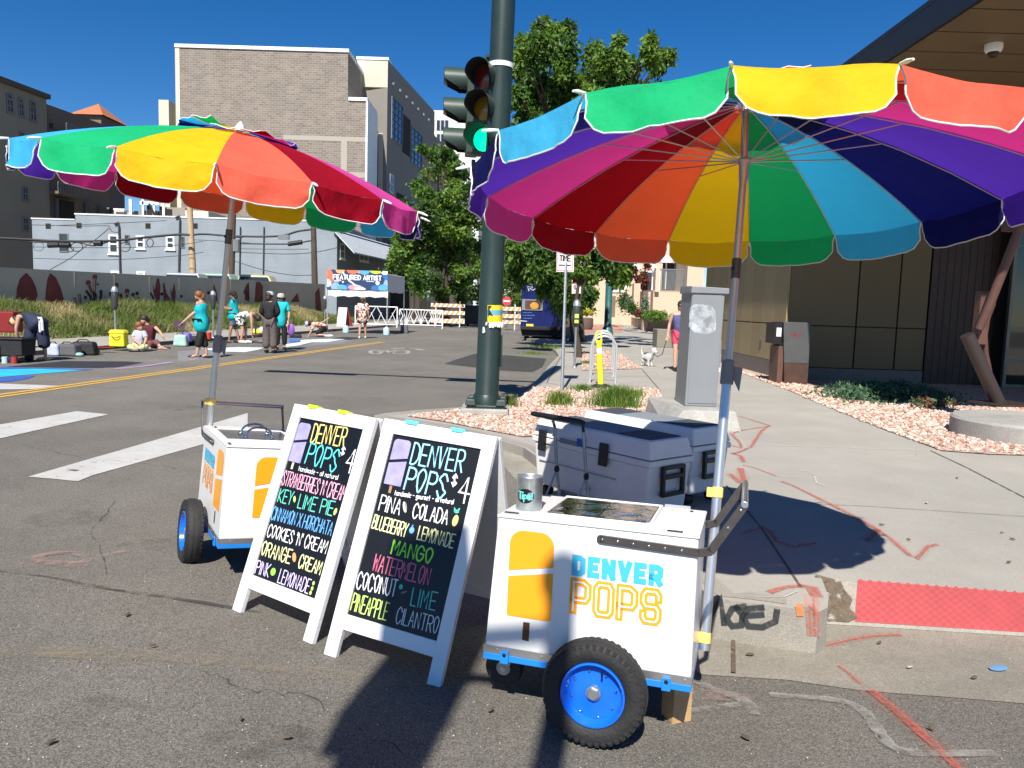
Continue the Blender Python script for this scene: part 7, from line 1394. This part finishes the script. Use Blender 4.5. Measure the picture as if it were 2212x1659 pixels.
b=MB();p,q_=at(*KD(-900,900),72),at(*KD(1300,-200),72);b.bb(p.x,q_.x,72,84,0,q_.z+1,CRB);b.build('rear_wall',t);FR2=Face((0,72,0),(0,-1,0))
for i in range(12):
    for j in range(3):
        x=p.x+2+i*3.1;z=3.2+j*3.4;window(t,FR2,x,x+1.5,z,z+1.9,WFR,GP,.1,2,1,.05)
b=MB()
for i in range(22): x=at(*KD(755,500),YR).x+(at(*KD(1045,500),YR).x-at(*KD(755,500),YR).x)*i/21;b.bb(x-.018,x+.018,YR-.05,YR-.01,at(*KD(900,590),YR).z,at(*KD(900,335),YR).z,DFR)
b.bb(at(*KD(752,330),YR).x,at(*KD(1048,330),YR).x,YR-.07,YR,at(*KD(900,342),YR).z,at(*KD(900,330),YR).z,DFR);b.build('railing',t)
b=MB();p,q_=at(*KD(770,590),YR+3),at(*KD(1050,230),YR+3);b.bb(p.x,q_.x,YR+3,YR+3.1,p.z,q_.z,SHD);b.build('dark_doorway',t)
def parasol(label,x,yt,w,Y,yb):
    c=at(*KD(x,yt),Y);ww=at(*KD(x+w,yt),Y).x-c.x;zb4=at(*KD(x,yb),Y).z;tt=thing("patio_parasol",label,"parasol",(c.x,Y,zb4),None,"white patio parasols");b=MB();b.tube((c.x,Y,zb4),(c.x,Y,c.z-.1),.05,PLW,n=8);b.build('pole',tt);b=MB();b.lathe([(ww,-.45),(ww*.98,-.3),(ww*.5,-.05),(0,.1)],WFAB,c,n=10);b.build('canopy',tt)
parasol("white patio parasol on the peach terrace nearest the tan building",830,180,100,53,570);parasol("white patio parasol farther along the terrace behind the red leaved tree",670,280,70,58,600);parasol("white patio parasol left of the red leaved tree",470,275,70,60,600);parasol("white patio parasol closest to the locust trunk",345,275,60,62,600)
t=thing("planter_wall","low stone planter with clipped shrubs along the right pavement","planter",gz(1530,722,SW));Yp2=44
p0,p1,p2=gz(*KD(545,1060),SW),gz(*KD(860,1065),SW),gz(*KD(275,930),SW);h=.75
b=MB()
for a,c in ((p0,p1+Vector((3,0,0))),(p2,p0)):
    d=(c-a).normalized();n_=Vector((-d.y,d.x,0))*.35;b.hexa([a,c,a+n_,c+n_]+[v+Vector((0,0,h)) for v in(a,c,a+n_,c+n_)],PLN)
b.build('wall',t,bev=.03);b=MB();b.poly([p0+Vector((0,.2,h-.1)),p1+Vector((3,.2,h-.1)),p1+Vector((3,6,h)),p2+Vector((1.5,0,h)),p2+Vector((0,0,h-.1))],DIRT);b.build('soil',t)
def shrub(label,x,y,r,Y,mats,n=700,s=.16,name="shrub",sz=1,hgt=1):
    c=at(*KD(x,y),Y);b=MB();rr=r*.33162*.5486*Y/FPX
    for _ in range(n):
        d=Vector((q.gauss(0,.45),q.gauss(0,.45),q.gauss(0,.45)*hgt))*rr;leaf(b,c+d,s*q.uniform(.6,1.2),mats[0] if q.random()<.5 else mats[-1],q,0)
    b.build(name,None,label,"shrub")
shrub("long green grassy shrubs filling the planter in front of the terrace",690,880,150,47,[LV[1],LV[2]],1500,.2,hgt=.35);shrub("dark red barberry in the planter",490,860,45,47,REDL,600,.14);shrub("silvery upright juniper in front of the terrace column",570,750,45,48,GRYL,700,.16,hgt=2);shrub("green bush at the left end of the planter",330,720,80,52,[LV[0],LV[1]],900,.2,hgt=1.3);shrub("mid green mound between the bush and the barberry",425,800,60,49,[LV[0],LV[1]],700,.18);shrub("pale grey green sage by the planter edge",375,730,35,51,GRYL,400,.16,hgt=1.6)
tree("red_leaved_tree","purple and rust leaved small tree beside the terrace column",at(*KD(555,650),54)-Vector((0,0,1.5)),at(*KD(560,450),54),[(at(*KD(x,y),54),r*.33162*.5486*54/FPX,1) for x,y,r in ((560,420,60),(520,500,60),(590,300,60),(580,540,50),(490,440,40),(440,350,50),(410,420,30))],420,.2,41,.07,mats=[REDL[0],REDL[1],REDL[1]])
b=MB();p=gz(1165+72,712,SW);YF_=52;a=at(1262,705,YF_);b.lathe([(.5,0),(.6,.2),(.6,.75),(.5,.8),(0,.75)],mat("dark_stone_urn",(.12,.09,.07),.8),(a.x,YF_,SW),n=16);UR=b.build("flower_urn",None,"dark round planter urn with yellow flowers on the brick pavement","planter",smooth=True);b=MB();fl_=[LV[2],mat("yellow_flowers",(.7,.6,.05),.7)]
for _ in range(900): leaf(b,Vector((a.x+q.gauss(0,.3),YF_+q.gauss(0,.25),1.1+abs(q.gauss(0,.25)))),.2,fl_[q.random()<.4],q,0)
b.build("flowers",UR)
BRK=mat("red_brick_paving",(.42,.22,.17),.85,var=.1,scale=3);b=MB();b.poly([gz(x,y,SW)+Vector((0,0,.006)) for x,y in ((1210,722),(1345,718),(1345,700),(1210,703))],BRK);b.build("brick_paving",kind='structure',origin=(0,0,0))
# half hidden figure-less street litter bin beyond the cabinet
b=MB();a=at(*KD(720,1045),30);c=at(*KD(800,1150),30);b.bb(a.x,a.x+1.6,30,31,SW,at(*KD(760,1045),30).z,mat("concrete_bench_block",(.22,.20,.16),.85,var=.1));b.build("stone_block",None,"grey brown stone seat block left of the woman with the dog","stone block",bev=.03)
# ------------------------------------------------------------------ people and the dog
SKIN=mat("skin",(.52,.29,.20),.55,var=.06,scale=9);SKIN2=mat("tanned_skin",(.34,.17,.11),.55,var=.06,scale=9);HAIRB=mat("dark_hair",(.03,.02,.015),.6,var=.3,scale=30);HAIRR=mat("auburn_hair",(.20,.075,.03),.55,var=.3,scale=30)
TEAL=mat("turquoise_cloth",(.0,.42,.47),.75,var=.08,scale=9,bump=.9,bscale=13);NAVY=mat("navy_cloth",(.018,.024,.055),.8,var=.2,scale=7,bump=.9,bscale=13);BLKC=mat("black_cloth",(.010,.010,.011),.8,var=.2,scale=7,bump=.9,bscale=13);DEN=mat("blue_grey_denim",(.085,.11,.16),.8,var=.15,scale=12,bump=.9,bscale=13);TAUP=mat("taupe_linen",(.105,.085,.08),.85,var=.15,scale=12,bump=.9,bscale=13);MAR=mat("maroon_cloth",(.085,.012,.018),.8,var=.15,bump=.9,bscale=13);LGR=mat("pale_grey_cloth",(.42,.42,.50),.8,var=.08,bump=.9,bscale=13);CAPP=mat("peach_cap",(.72,.42,.20),.7);CAMO=mat("tan_cap",(.30,.22,.10),.8,var=.3,scale=25);GHAT=mat("silver_hat",(.45,.46,.44),.7,var=.2,scale=14);PRP=mat("purple_cloth",(.25,.09,.42),.7,var=.15,bump=.9,bscale=13);PINKS=mat("pink_shorts_cloth",(.60,.06,.12),.75,var=.3,scale=40,bump=.9,bscale=13);INDG=mat("indigo_vest_cloth",(.07,.075,.20),.75,var=.1,bump=.9,bscale=13);WCL=mat("white_cloth",(.75,.75,.76),.8,var=.05);LYEL=mat("lime_trousers_cloth",(.45,.55,.28),.8,var=.2,scale=9,bump=.9,bscale=13);SGL=mat("sunglasses_black",(.008,.008,.008),.1);SNK=mat("white_trainers",(.66,.66,.64),.6)
def patterned(name,cols,scale):
    m=bpy.data.materials.new(name);m.use_nodes=True;t=m.node_tree;b=t.nodes["Principled BSDF"];b.inputs["Roughness"].default_value=.8
    tc=nd(t,"TexCoord");v=nd(t,"TexVoronoi");v.inputs["Scale"].default_value=scale;t.links.new(tc.outputs["Object"],v.inputs["Vector"]);s=nd(t,"SeparateColor");t.links.new(v.outputs["Color"],s.inputs[0])
    r=ramp(t,[(i/(len(cols)-1),c) for i,c in enumerate(cols)]);r.color_ramp.interpolation='CONSTANT';t.links.new(s.outputs[0],r.inputs[0]);t.links.new(r.outputs[0],b.inputs["Base Color"]);return m
HAW=patterned("floral_shirt_cloth",[(.75,.62,.52),(.55,.09,.07),(.80,.72,.62),(.04,.03,.04),(.70,.35,.25),(.8,.7,.6)],17)
FLO=patterned("black_white_floral_cloth",[(.7,.7,.66),(.03,.03,.03),(.66,.68,.62),(.35,.4,.3),(.75,.75,.7)],16)
def skinobj(name,chains,m,parent,M,label=None,sub=2):
    """continuous tapering surface grown over a joint skeleton"""
    vs=[];rs=[];idx={};ed=[]
    for ch in chains:
        prev=None
        for p,r in ch:
            k=tuple(round(c,4) for c in p)
            if k not in idx: idx[k]=len(vs);vs.append(Vector(p));rs.append(r)
            i=idx[k]
            if prev is not None and prev!=i: ed.append((prev,i))
            prev=i
    me=bpy.data.meshes.new(name);I=WM[parent.name].inverted();me.from_pydata([I@(M@v) for v in vs],ed,[]);me.materials.append(m)
    o=bpy.data.objects.new(name,me);S.collection.objects.link(o);o.parent=parent;WM[o.name]=WM[parent.name]
    sk=o.modifiers.new("skin",'SKIN');sk.use_smooth_shade=True
    for i,d in enumerate(me.skin_vertices[0].data):
        r=rs[i];d.radius=(r,r) if not isinstance(r,tuple) else r
        d.use_root=(i==0)
    ss=o.modifiers.new("sub",'SUBSURF');ss.levels=sub;ss.render_levels=sub
    if label: o['label']=label
    return o
def standing(face=0):
    J=dict(pel=(0,0,.93),wst=(0,0,1.08),che=(0,.0,1.27),nek=(0,.01,1.44),hed=(0,-.01,1.565))
    for s,n in ((-1,'L'),(1,'R')): J.update({'sho'+n:(s*.17,.01,1.385),'elb'+n:(s*.225,.03,1.12),'wri'+n:(s*.235,-.03,.87),'hip'+n:(s*.09,0,.89),'kne'+n:(s*.1,-.015,.49),'ank'+n:(s*.105,.02,.085),'toe'+n:(s*.115,-.15,.035)})
    c,s_=math.cos(face),math.sin(face);return {k:(x*c-y*s_,x*s_+y*c,z) for k,(x,y,z) in J.items()}
def lerp(a,b,t): return tuple(a[i]+(b[i]-a[i])*t for i in range(3))
def add3(a,b): return tuple(a[i]+b[i] for i in range(3))
def person(label,px,J,scale,skin,top,bottom,hair=None,hat=None,shoes=BLK,face=(0,-1,0),group=None,glasses=False,z=0,fn=gr,extra=None,sleeve=.45,toplen=.1,legs=.9,wide=1.0,tight=1.0,bare=False):
    P=fn(*px) if isinstance(px[0],(int,float)) and len(px)==2 else Vector(px)
    t=thing("person",label,"person",P,None,group);M=Matrix.Translation(P)@Matrix.Diagonal((scale,scale,scale,1))
    f=Vector(face).normalized();hd=Vector(J['hed']);nk=Vector(J['nek']);upd=(hd-nk).normalized()
    body=[[(J['pel'],.115),(J['wst'],.105),(J['che'],.125),(J['nek'],.056),(tuple(nk+upd*.055),.05),(tuple(hd-upd*.045+f*.02),.076),(tuple(hd+upd*.02),.092),(tuple(hd+upd*.085-f*.01),.068)],
          [(tuple(hd-upd*.045+f*.02),.076),(tuple(hd-upd*.035+f*.105),.016)]]
    for n in 'LR':
        w=Vector(J['wri'+n]);e=Vector(J['elb'+n]);hdx=(w-e).normalized();sd=hdx.cross(f);sd=sd.normalized() if sd.length>.05 else hdx.orthogonal().normalized()
        body.append([(J['che'],.125),(J['sho'+n],.062),(lerp(J['sho'+n],J['elb'+n],.5),.049),(J['elb'+n],.040),(lerp(J['elb'+n],J['wri'+n],.4),.040),(J['wri'+n],.026),(tuple(w+hdx*.05),.034)])
        for i,l in enumerate((.075,.088,.082,.065)):
            o=sd*(-.027+.018*i);k1=w+hdx*.095+o;k2=k1+hdx*(l*.5)+f*.012;k3=k2+hdx*(l*.35)+f*.022;body.append([(tuple(w+hdx*.05),.034),(tuple(k1),.0095),(tuple(k2),.0088),(tuple(k3),.0075)])
        body.append([(tuple(w+hdx*.05),.034),(tuple(w+hdx*.06-sd*.042+f*.012),.011),(tuple(w+hdx*.10-sd*.055+f*.02),.009)])
        body.append([(J['pel'],.115),(J['hip'+n],.088),(lerp(J['hip'+n],J['kne'+n],.5),.073),(J['kne'+n],.054),(lerp(J['kne'+n],J['ank'+n],.35),.052),(J['ank'+n],.034),(J['toe'+n],.032)])
    skinobj('body',body,skin,t,M)
    g=.018*tight
    ch=[[(lerp(J['pel'],J['wst'],-toplen*2),.14*wide+g)]+([(J['pel'],(.175 if toplen>.6 else .15)*wide+g)] if toplen>.35 else [])+[(J['wst'],.125+g),(J['che'],.145+g),(lerp(J['che'],J['nek'],.75),.07+g)]]
    for n in 'LR':
        c=[(J['che'],.145+g),(J['sho'+n],.07+g)]
        if sleeve>0:
            c.append((lerp(J['sho'+n],J['elb'+n],min(1,sleeve*2) if sleeve<.5 else 1),.058+g))
            if sleeve>.6: c.append((lerp(J['elb'+n],J['wri'+n],(sleeve-.5)*2),.042+g))
        ch.append(c)
    skinobj('top',ch,top,t,M)
    ch=[]
    for n in 'LR':
        c=[(J['pel'],.128+g*.6),(J['hip'+n],(.098+g) if toplen<=.6 else .092)];k=min(1,legs*2);c.append((lerp(J['hip'+n],J['kne'+n],k*.5),.084*wide+g*.7));c.append((lerp(J['hip'+n],J['kne'+n],k),.068*wide+g))
        if legs>.5: c.append((lerp(J['kne'+n],J['ank'+n],(legs-.5)*2*.98),.056*wide*wide+g))
        ch.append(c)
    skinobj('bottom',ch,bottom,t,M)
    for n in 'LR':
        b=MB();a=Vector(J['ank'+n]);e=Vector(J['toe'+n]);d=(e-a);d.z=0;d=d.normalized() if d.length>.01 else f;zs=min(a.z-.06,e.z-.01)
        b.path([M@(Vector((a.x,a.y,zs+.03))-d*.07),M@(Vector((a.x,a.y,zs+.035))),M@(Vector((e.x,e.y,zs+.028))),M@(Vector((e.x,e.y,zs+.022))+d*.07)],[v*scale for v in ((.034,.046,.043,.024) if not bare else (.02,.028,.028,.014))],shoes,8);b.build('shoe',t,smooth=True)
    if hair:
        b=MB();b.ell(M@(hd+upd*.045-f*.028),tuple(v*scale for v in (.104,.108,.104)),hair,14,9);b.ell(M@(hd-upd*.03-f*.06),tuple(v*scale for v in (.085,.07,.10)),hair,12,7);b.build('hair',t,smooth=True)
    if hat:
        m_,brim=hat;b=MB();b.lathe([(.112*scale,0),(.115*scale,.04*scale),(.085*scale,.10*scale),(0,.12*scale)],m_,M@(hd+upd*.04),upd,16)
        if brim=='cap':
            c=M@(hd+upd*.045+f*.1);s=f.cross(upd).normalized();b.add([c-s*.08*scale,c+s*.08*scale,c+s*.06*scale+(f*.11-upd*.02)*scale,c-s*.06*scale+(f*.11-upd*.02)*scale,c-s*.08*scale+upd*.012,c+s*.08*scale+upd*.012],[(0,1,2,3),(4,3,2,5)],m_)
        elif brim: b.lathe([(.10*scale,.02*scale),(brim*scale,-.01*scale),(brim*scale,.0),(.10*scale,.03*scale)],m_,M@(hd+upd*.045),upd,18)
        b.build('hat',t,smooth=True)
    b=MB();s=f.cross(upd).normalized()
    if glasses: b.box(M@(hd+upd*.0+f*.094),(.13*scale,.03*scale,.045*scale),SGL,Matrix((s,f,upd)).transposed());b.build('sunglasses',t,bev=.008)
    else:
        for k in(-1,1): b.ell(M@(hd+upd*.003+f*.083+s*.036*k),.012*scale,SGL,6,4)
        b.ell(M@(hd-upd*.07+f*.088),(.022*scale,.008*scale,.007*scale),MAR,6,4);b.build('face_detail',t)
    if extra: extra(t,M)
    return t
def upd_(J,**k): J=dict(J);J.update(k);return J
LEFT=-math.pi/2  # facing -x
# woman in turquoise vest, facing left with a board in her hand
J=upd_(standing(math.pi*-.62),hed=(-.05,-.02,1.55),elbL=(-.14,-.16,1.12),wriL=(-.34,-.2,.93),elbR=(.03,.2,1.12),wriR=(-.12,.2,.92),kneL=(-.03,-.06,.49),ankL=(-.09,-.09,.085),toeL=(-.24,-.1,.035),kneR=(.02,.07,.49),ankR=(.10,.08,.085),toeR=(-.04,.06,.035))
def ex(t,M):
    b=MB();b.box(M@Vector((-.44,-.24,.84)),(.26,.02,.20),mat("plum_board",(.09,.05,.08),.7),Matrix.Rotation(.35,3,'Y')@rotz(.3));b.build("held_board",None,"plum coloured board held by the woman in the turquoise vest","board")
person("woman in a turquoise vest and black cropped leggings holding a plum board",(436,774),J,1.0,SKIN,TEAL,BLKC,HAIRR,None,BLK,(-1,-.25,-.35),sleeve=0,toplen=1.1,legs=.78,wide=1.12,extra=ex,tight=1.2,bare=True)
# man in turquoise T-shirt and cap
J=upd_(standing(math.pi*-.5),elbL=(.0,-.2,1.12),wriL=(-.27,-.1,1.14),elbR=(.02,.2,1.12),wriR=(-.26,.06,1.16),ankL=(-.12,-.1,.085),toeL=(-.26,-.1,.035),kneL=(-.06,-.1,.48),ankR=(.14,.1,.085),toeR=(.02,.1,.035),kneR=(.04,.1,.48))
person("man in turquoise T-shirt, black cap and denim shorts facing left",(505,741),J,1.03,SKIN2,TEAL,DEN,HAIRB,(BLKC,'cap'),BLK,(-1,-.1,-.1),sleeve=.42,toplen=.7,legs=.46,wide=1.15,tight=1.5)
# navy bending figure
J=dict(pel=(.03,-.02,.86),wst=(-.10,.03,.98),che=(-.27,.10,1.06),nek=(-.42,.12,1.02),hed=(-.50,.10,.95),shoL=(-.36,-.06,1.02),elbL=(-.41,-.1,.74),wriL=(-.42,-.05,.50),shoR=(-.34,.26,1.02),elbR=(-.40,.26,.74),wriR=(-.38,.22,.48),hipL=(-.07,-.05,.82),hipR=(.13,.0,.82),kneL=(-.13,-.08,.45),ankL=(-.17,-.02,.085),toeL=(-.31,-.08,.035),kneR=(.16,.0,.45),ankR=(.17,.05,.085),toeR=(.10,-.09,.035))
def ex(t,M):
    b=MB()
    for dx,ln in ((.13,.24),(.19,.2)): b.path([M@Vector((dx,-.13,1.02)),M@Vector((dx+.05,-.17,.92)),M@Vector((dx+.06,-.17,.92-ln))],.024,WCL,5)
    b.build('apron_strings',t)
person("barefoot person in navy and a peach cap bending over at the left kerb",(81,779),J,.96,SKIN,NAVY,NAVY,HAIRB,(CAPP,'cap'),SKIN,(-.8,-.1,-.55),sleeve=.0,toplen=.5,legs=.74,wide=1.45,tight=1.7,extra=ex,bare=True)
# bending woman in a floral dress
J=dict(pel=(-.10,0,.82),wst=(.02,0,.93),che=(.19,0,.98),nek=(.34,0,.93),hed=(.45,-.02,.84),shoL=(.27,-.16,.93),elbL=(.30,-.18,.64),wriL=(.30,-.15,.38),shoR=(.27,.16,.93),elbR=(.32,.16,.64),wriR=(.33,.1,.38),hipL=(-.10,-.08,.78),hipR=(-.10,.09,.78),kneL=(-.02,-.09,.44),ankL=(-.08,-.09,.085),toeL=(.06,-.1,.035),kneR=(.02,.09,.44),ankR=(.0,.1,.085),toeR=(.14,.1,.035))
person("woman in a black and white floral dress bending far over, arms down, white trainers",(528,742),J,1.05,SKIN,FLO,FLO,HAIRB,None,SNK,(.75,-.1,-.65),sleeve=0,toplen=.6,legs=.34,wide=1.35,tight=1.4)
# woman in black top and wide trousers, back view
J=upd_(standing(math.pi),elbL=(.24,-.02,1.13),wriL=(.1,.12,1.02),elbR=(-.24,-.02,1.13),wriR=(-.12,.14,1.02))
person("woman in black top, wide taupe trousers and silver hat seen from behind",(583,763),J,1.02,SKIN,BLKC,TAUP,HAIRB,(GHAT,None),BLK,(.5,1,0),sleeve=1.0,toplen=.1,legs=.97,wide=1.32,tight=1.25,group=None)
# woman in turquoise T-shirt facing the camera side-on
J=upd_(standing(math.pi*.12),elbR=(.24,.05,1.12),wriR=(.22,-.02,.88))
def ex(t,M):
    b=MB();b.ell(M@Vector((.30,.05,.62)),(.11,.07,.2),PRP,10,6);b.path([M@Vector((.24,0,.86)),M@Vector((.30,.05,.78))],.02,PRP,6);b.build("carried_bag",None,"purple bag carried by the woman in turquoise and sunglasses","bag",smooth=True)
person("woman in a turquoise T-shirt and sunglasses facing the woman in black",(607,756),J,1.0,SKIN,TEAL,BLKC,HAIRB,(GHAT,None),BLK,(-.5,-1,0),sleeve=.42,toplen=1.0,legs=.93,wide=1.0,tight=1.3,glasses=True,extra=ex)
# kneeling man in a floral shirt
J=dict(pel=(.16,0,.36),wst=(.05,0,.46),che=(-.14,0,.52),nek=(-.30,0,.50),hed=(-.40,-.02,.50),shoL=(-.2,-.16,.48),elbL=(-.26,-.2,.24),wriL=(-.36,-.2,.06),shoR=(-.2,.16,.48),elbR=(-.05,.3,.5),wriR=(.2,.3,.68),hipL=(.16,-.1,.33),hipR=(.16,.1,.33),kneL=(-.14,-.12,.09),ankL=(.30,-.14,.09),toeL=(.42,-.14,.04),kneR=(-.12,.14,.09),ankR=(.30,.16,.09),toeR=(.42,.16,.04))
person("man in a floral shirt and lilac cap kneeling on the road left of the tent",(690,728),J,1.08,SKIN,HAW,BLKC,HAIRB,(mat("lilac_cap",(.42,.38,.62),.7),'cap'),SNK,(-.9,-.1,-.4),sleeve=.45,toplen=.4,legs=.48,wide=1.1,tight=1.2)
# walking man in a floral shirt, back view
J=upd_(standing(math.pi),kneL=(.09,.1,.49),ankL=(.10,.16,.085),toeL=(.10,.31,.035),kneR=(-.1,-.05,.5),ankR=(-.1,-.14,.12),toeR=(-.1,.0,.03),elbL=(.24,-.08,1.12),wriL=(.25,.02,.90),elbR=(-.24,.05,1.12),wriR=(-.22,.16,.95))
person("man in a loose floral shirt, black shorts and tan cap walking away towards the barrier",(783,731),J,1.0,SKIN,HAW,BLKC,HAIRB,(CAMO,None),SNK,(0,1,0),sleeve=.47,toplen=1.1,legs=.38,wide=1.2,tight=1.9)
# seated pair at the kerb
J=dict(pel=(0,0,.12),wst=(.01,.0,.26),che=(.0,0,.42),nek=(-.01,-.02,.55),hed=(.02,-.04,.66),shoL=(-.12,0,.5),elbL=(-.12,-.12,.34),wriL=(.08,-.22,.22),shoR=(.13,0,.5),elbR=(.22,-.08,.34),wriR=(.24,-.2,.24),hipL=(-.08,-.02,.11),hipR=(.08,-.02,.11),kneL=(-.18,-.28,.12),ankL=(.08,-.34,.07),toeL=(.2,-.32,.05),kneR=(.3,-.2,.14),ankR=(.1,-.42,.07),toeR=(-.02,-.44,.05))
person("child in a pale grey T-shirt sitting cross legged on the road",(302,758),J,1.0,SKIN,LGR,LYEL,HAIRR,None,BLK,(.5,-.2,-.3),sleeve=.45,toplen=.3,legs=.9,tight=.8)
J=dict(pel=(0,0,.13),wst=(.0,.0,.3),che=(-.02,-.03,.5),nek=(-.05,-.06,.66),hed=(-.10,-.09,.77),shoL=(-.17,-.02,.6),elbL=(-.22,-.12,.38),wriL=(-.1,-.24,.26),shoR=(.15,-.02,.6),elbR=(.32,-.1,.48),wriR=(.44,-.18,.36),hipL=(-.09,-.02,.12),hipR=(.09,-.02,.12),kneL=(-.1,-.34,.22),ankL=(.1,-.5,.07),toeL=(.2,-.5,.05),kneR=(.32,-.3,.2),ankR=(.46,-.36,.06),toeR=(.56,-.34,.05))
person("woman in a maroon top seated beside the child with one arm stretched out",(324,752),J,1.05,SKIN,MAR,mat("rose_print_cloth",(.16,.06,.075),.8,var=.3,scale=15),HAIRB,None,SKIN,(-.3,-.5,-.4),sleeve=.1,toplen=.3,legs=.85,bare=True)
# woman walking a dog
gsw=lambda x,y:gz(x,y,SW)
J=upd_(standing(0),hed=(.01,-.03,1.56),elbL=(-.23,.05,1.14),wriL=(-.28,-.03,.88),kneL=(-.09,-.08,.5),ankL=(-.09,-.12,.085),toeL=(-.09,-.27,.035),kneR=(.09,.02,.49),ankR=(.10,.12,.1),toeR=(.10,-.02,.03))
wp_=gsw(1463,801)
person("woman in indigo vest and pink shorts walking a dog by the cabinet",(1463,801),J,1.0,SKIN,INDG,PINKS,HAIRB,None,BLK,(-.25,-1,0),fn=gsw,sleeve=0,toplen=.3,legs=.36,tight=.9,glasses=True)
DOGW=mat("white_grey_fur",(.55,.54,.52),.9,var=.15,scale=30,bump=.3,bscale=60);DOGG=mat("grey_fur_patch",(.10,.095,.09),.9,var=.3,scale=30)
dp=gsw(1398,791);t=thing("dog","small white and grey dog on a dark lead trotting ahead of the woman","dog",dp);M=Matrix.Translation(dp)@rotz(.5).to_4x4()
body=[[((0,.16,.25),.075),((0,.05,.26),.08),((0,-.08,.26),.085),((0,-.17,.30),.06),((0,-.22,.36),.055),((0,-.25,.40),.062),((0,-.33,.385),.034),((0,-.38,.375),.022)],[((0,.16,.25),.075),((0,.24,.32),.022),((-.01,.26,.42),.018),((0,.22,.48),.012)]]
for s in(-1,1): body+= [[((0,-.08,.26),.085),((s*.05,-.11,.17),.034),((s*.055,-.10,.09),.022),((s*.055,-.115,.025),.02),((s*.055,-.15,.018),.018)],[((0,.16,.25),.075),((s*.05,.15,.18),.042),((s*.055,.11,.12),.026),((s*.055,.18,.075),.017),((s*.055,.17,.025),.018),((s*.055,.14,.018),.018)],[((0,-.25,.40),.062),((s*.04,-.235,.46),.026),((s*.06,-.23,.49),.01)]]
skinobj('body',body,DOGW,t,M)
b=MB()
for s in(-1,1): b.ell(M@Vector((s*.03,-.295,.415)),.009,SGL,6,4)
b.ell(M@Vector((0,-.395,.378)),.012,SGL,6,4);b.build('face_detail',t);b=MB();b.ell(M@Vector((0,.04,.31)),(.07,.13,.05),DOGG,12,7,rotz(.5));b.ell(M@Vector((0,-.06,.17)),(.06,.08,.05),DOGG,10,6,rotz(.5));b.build('fur_patch',t,smooth=True)
b=MB();h=wp_+Vector((-.28,-.05,.84));c=dp+Vector((.05,-.12,.36));b.path([h,h+(c-h)*.4+Vector((.05,0,-.28)),h+(c-h)*.75+Vector((.08,0,-.2)),c],.009,BLKC,5);b.build("dog_lead",None,"dark dog lead hanging from the woman's hand to the dog","lead")
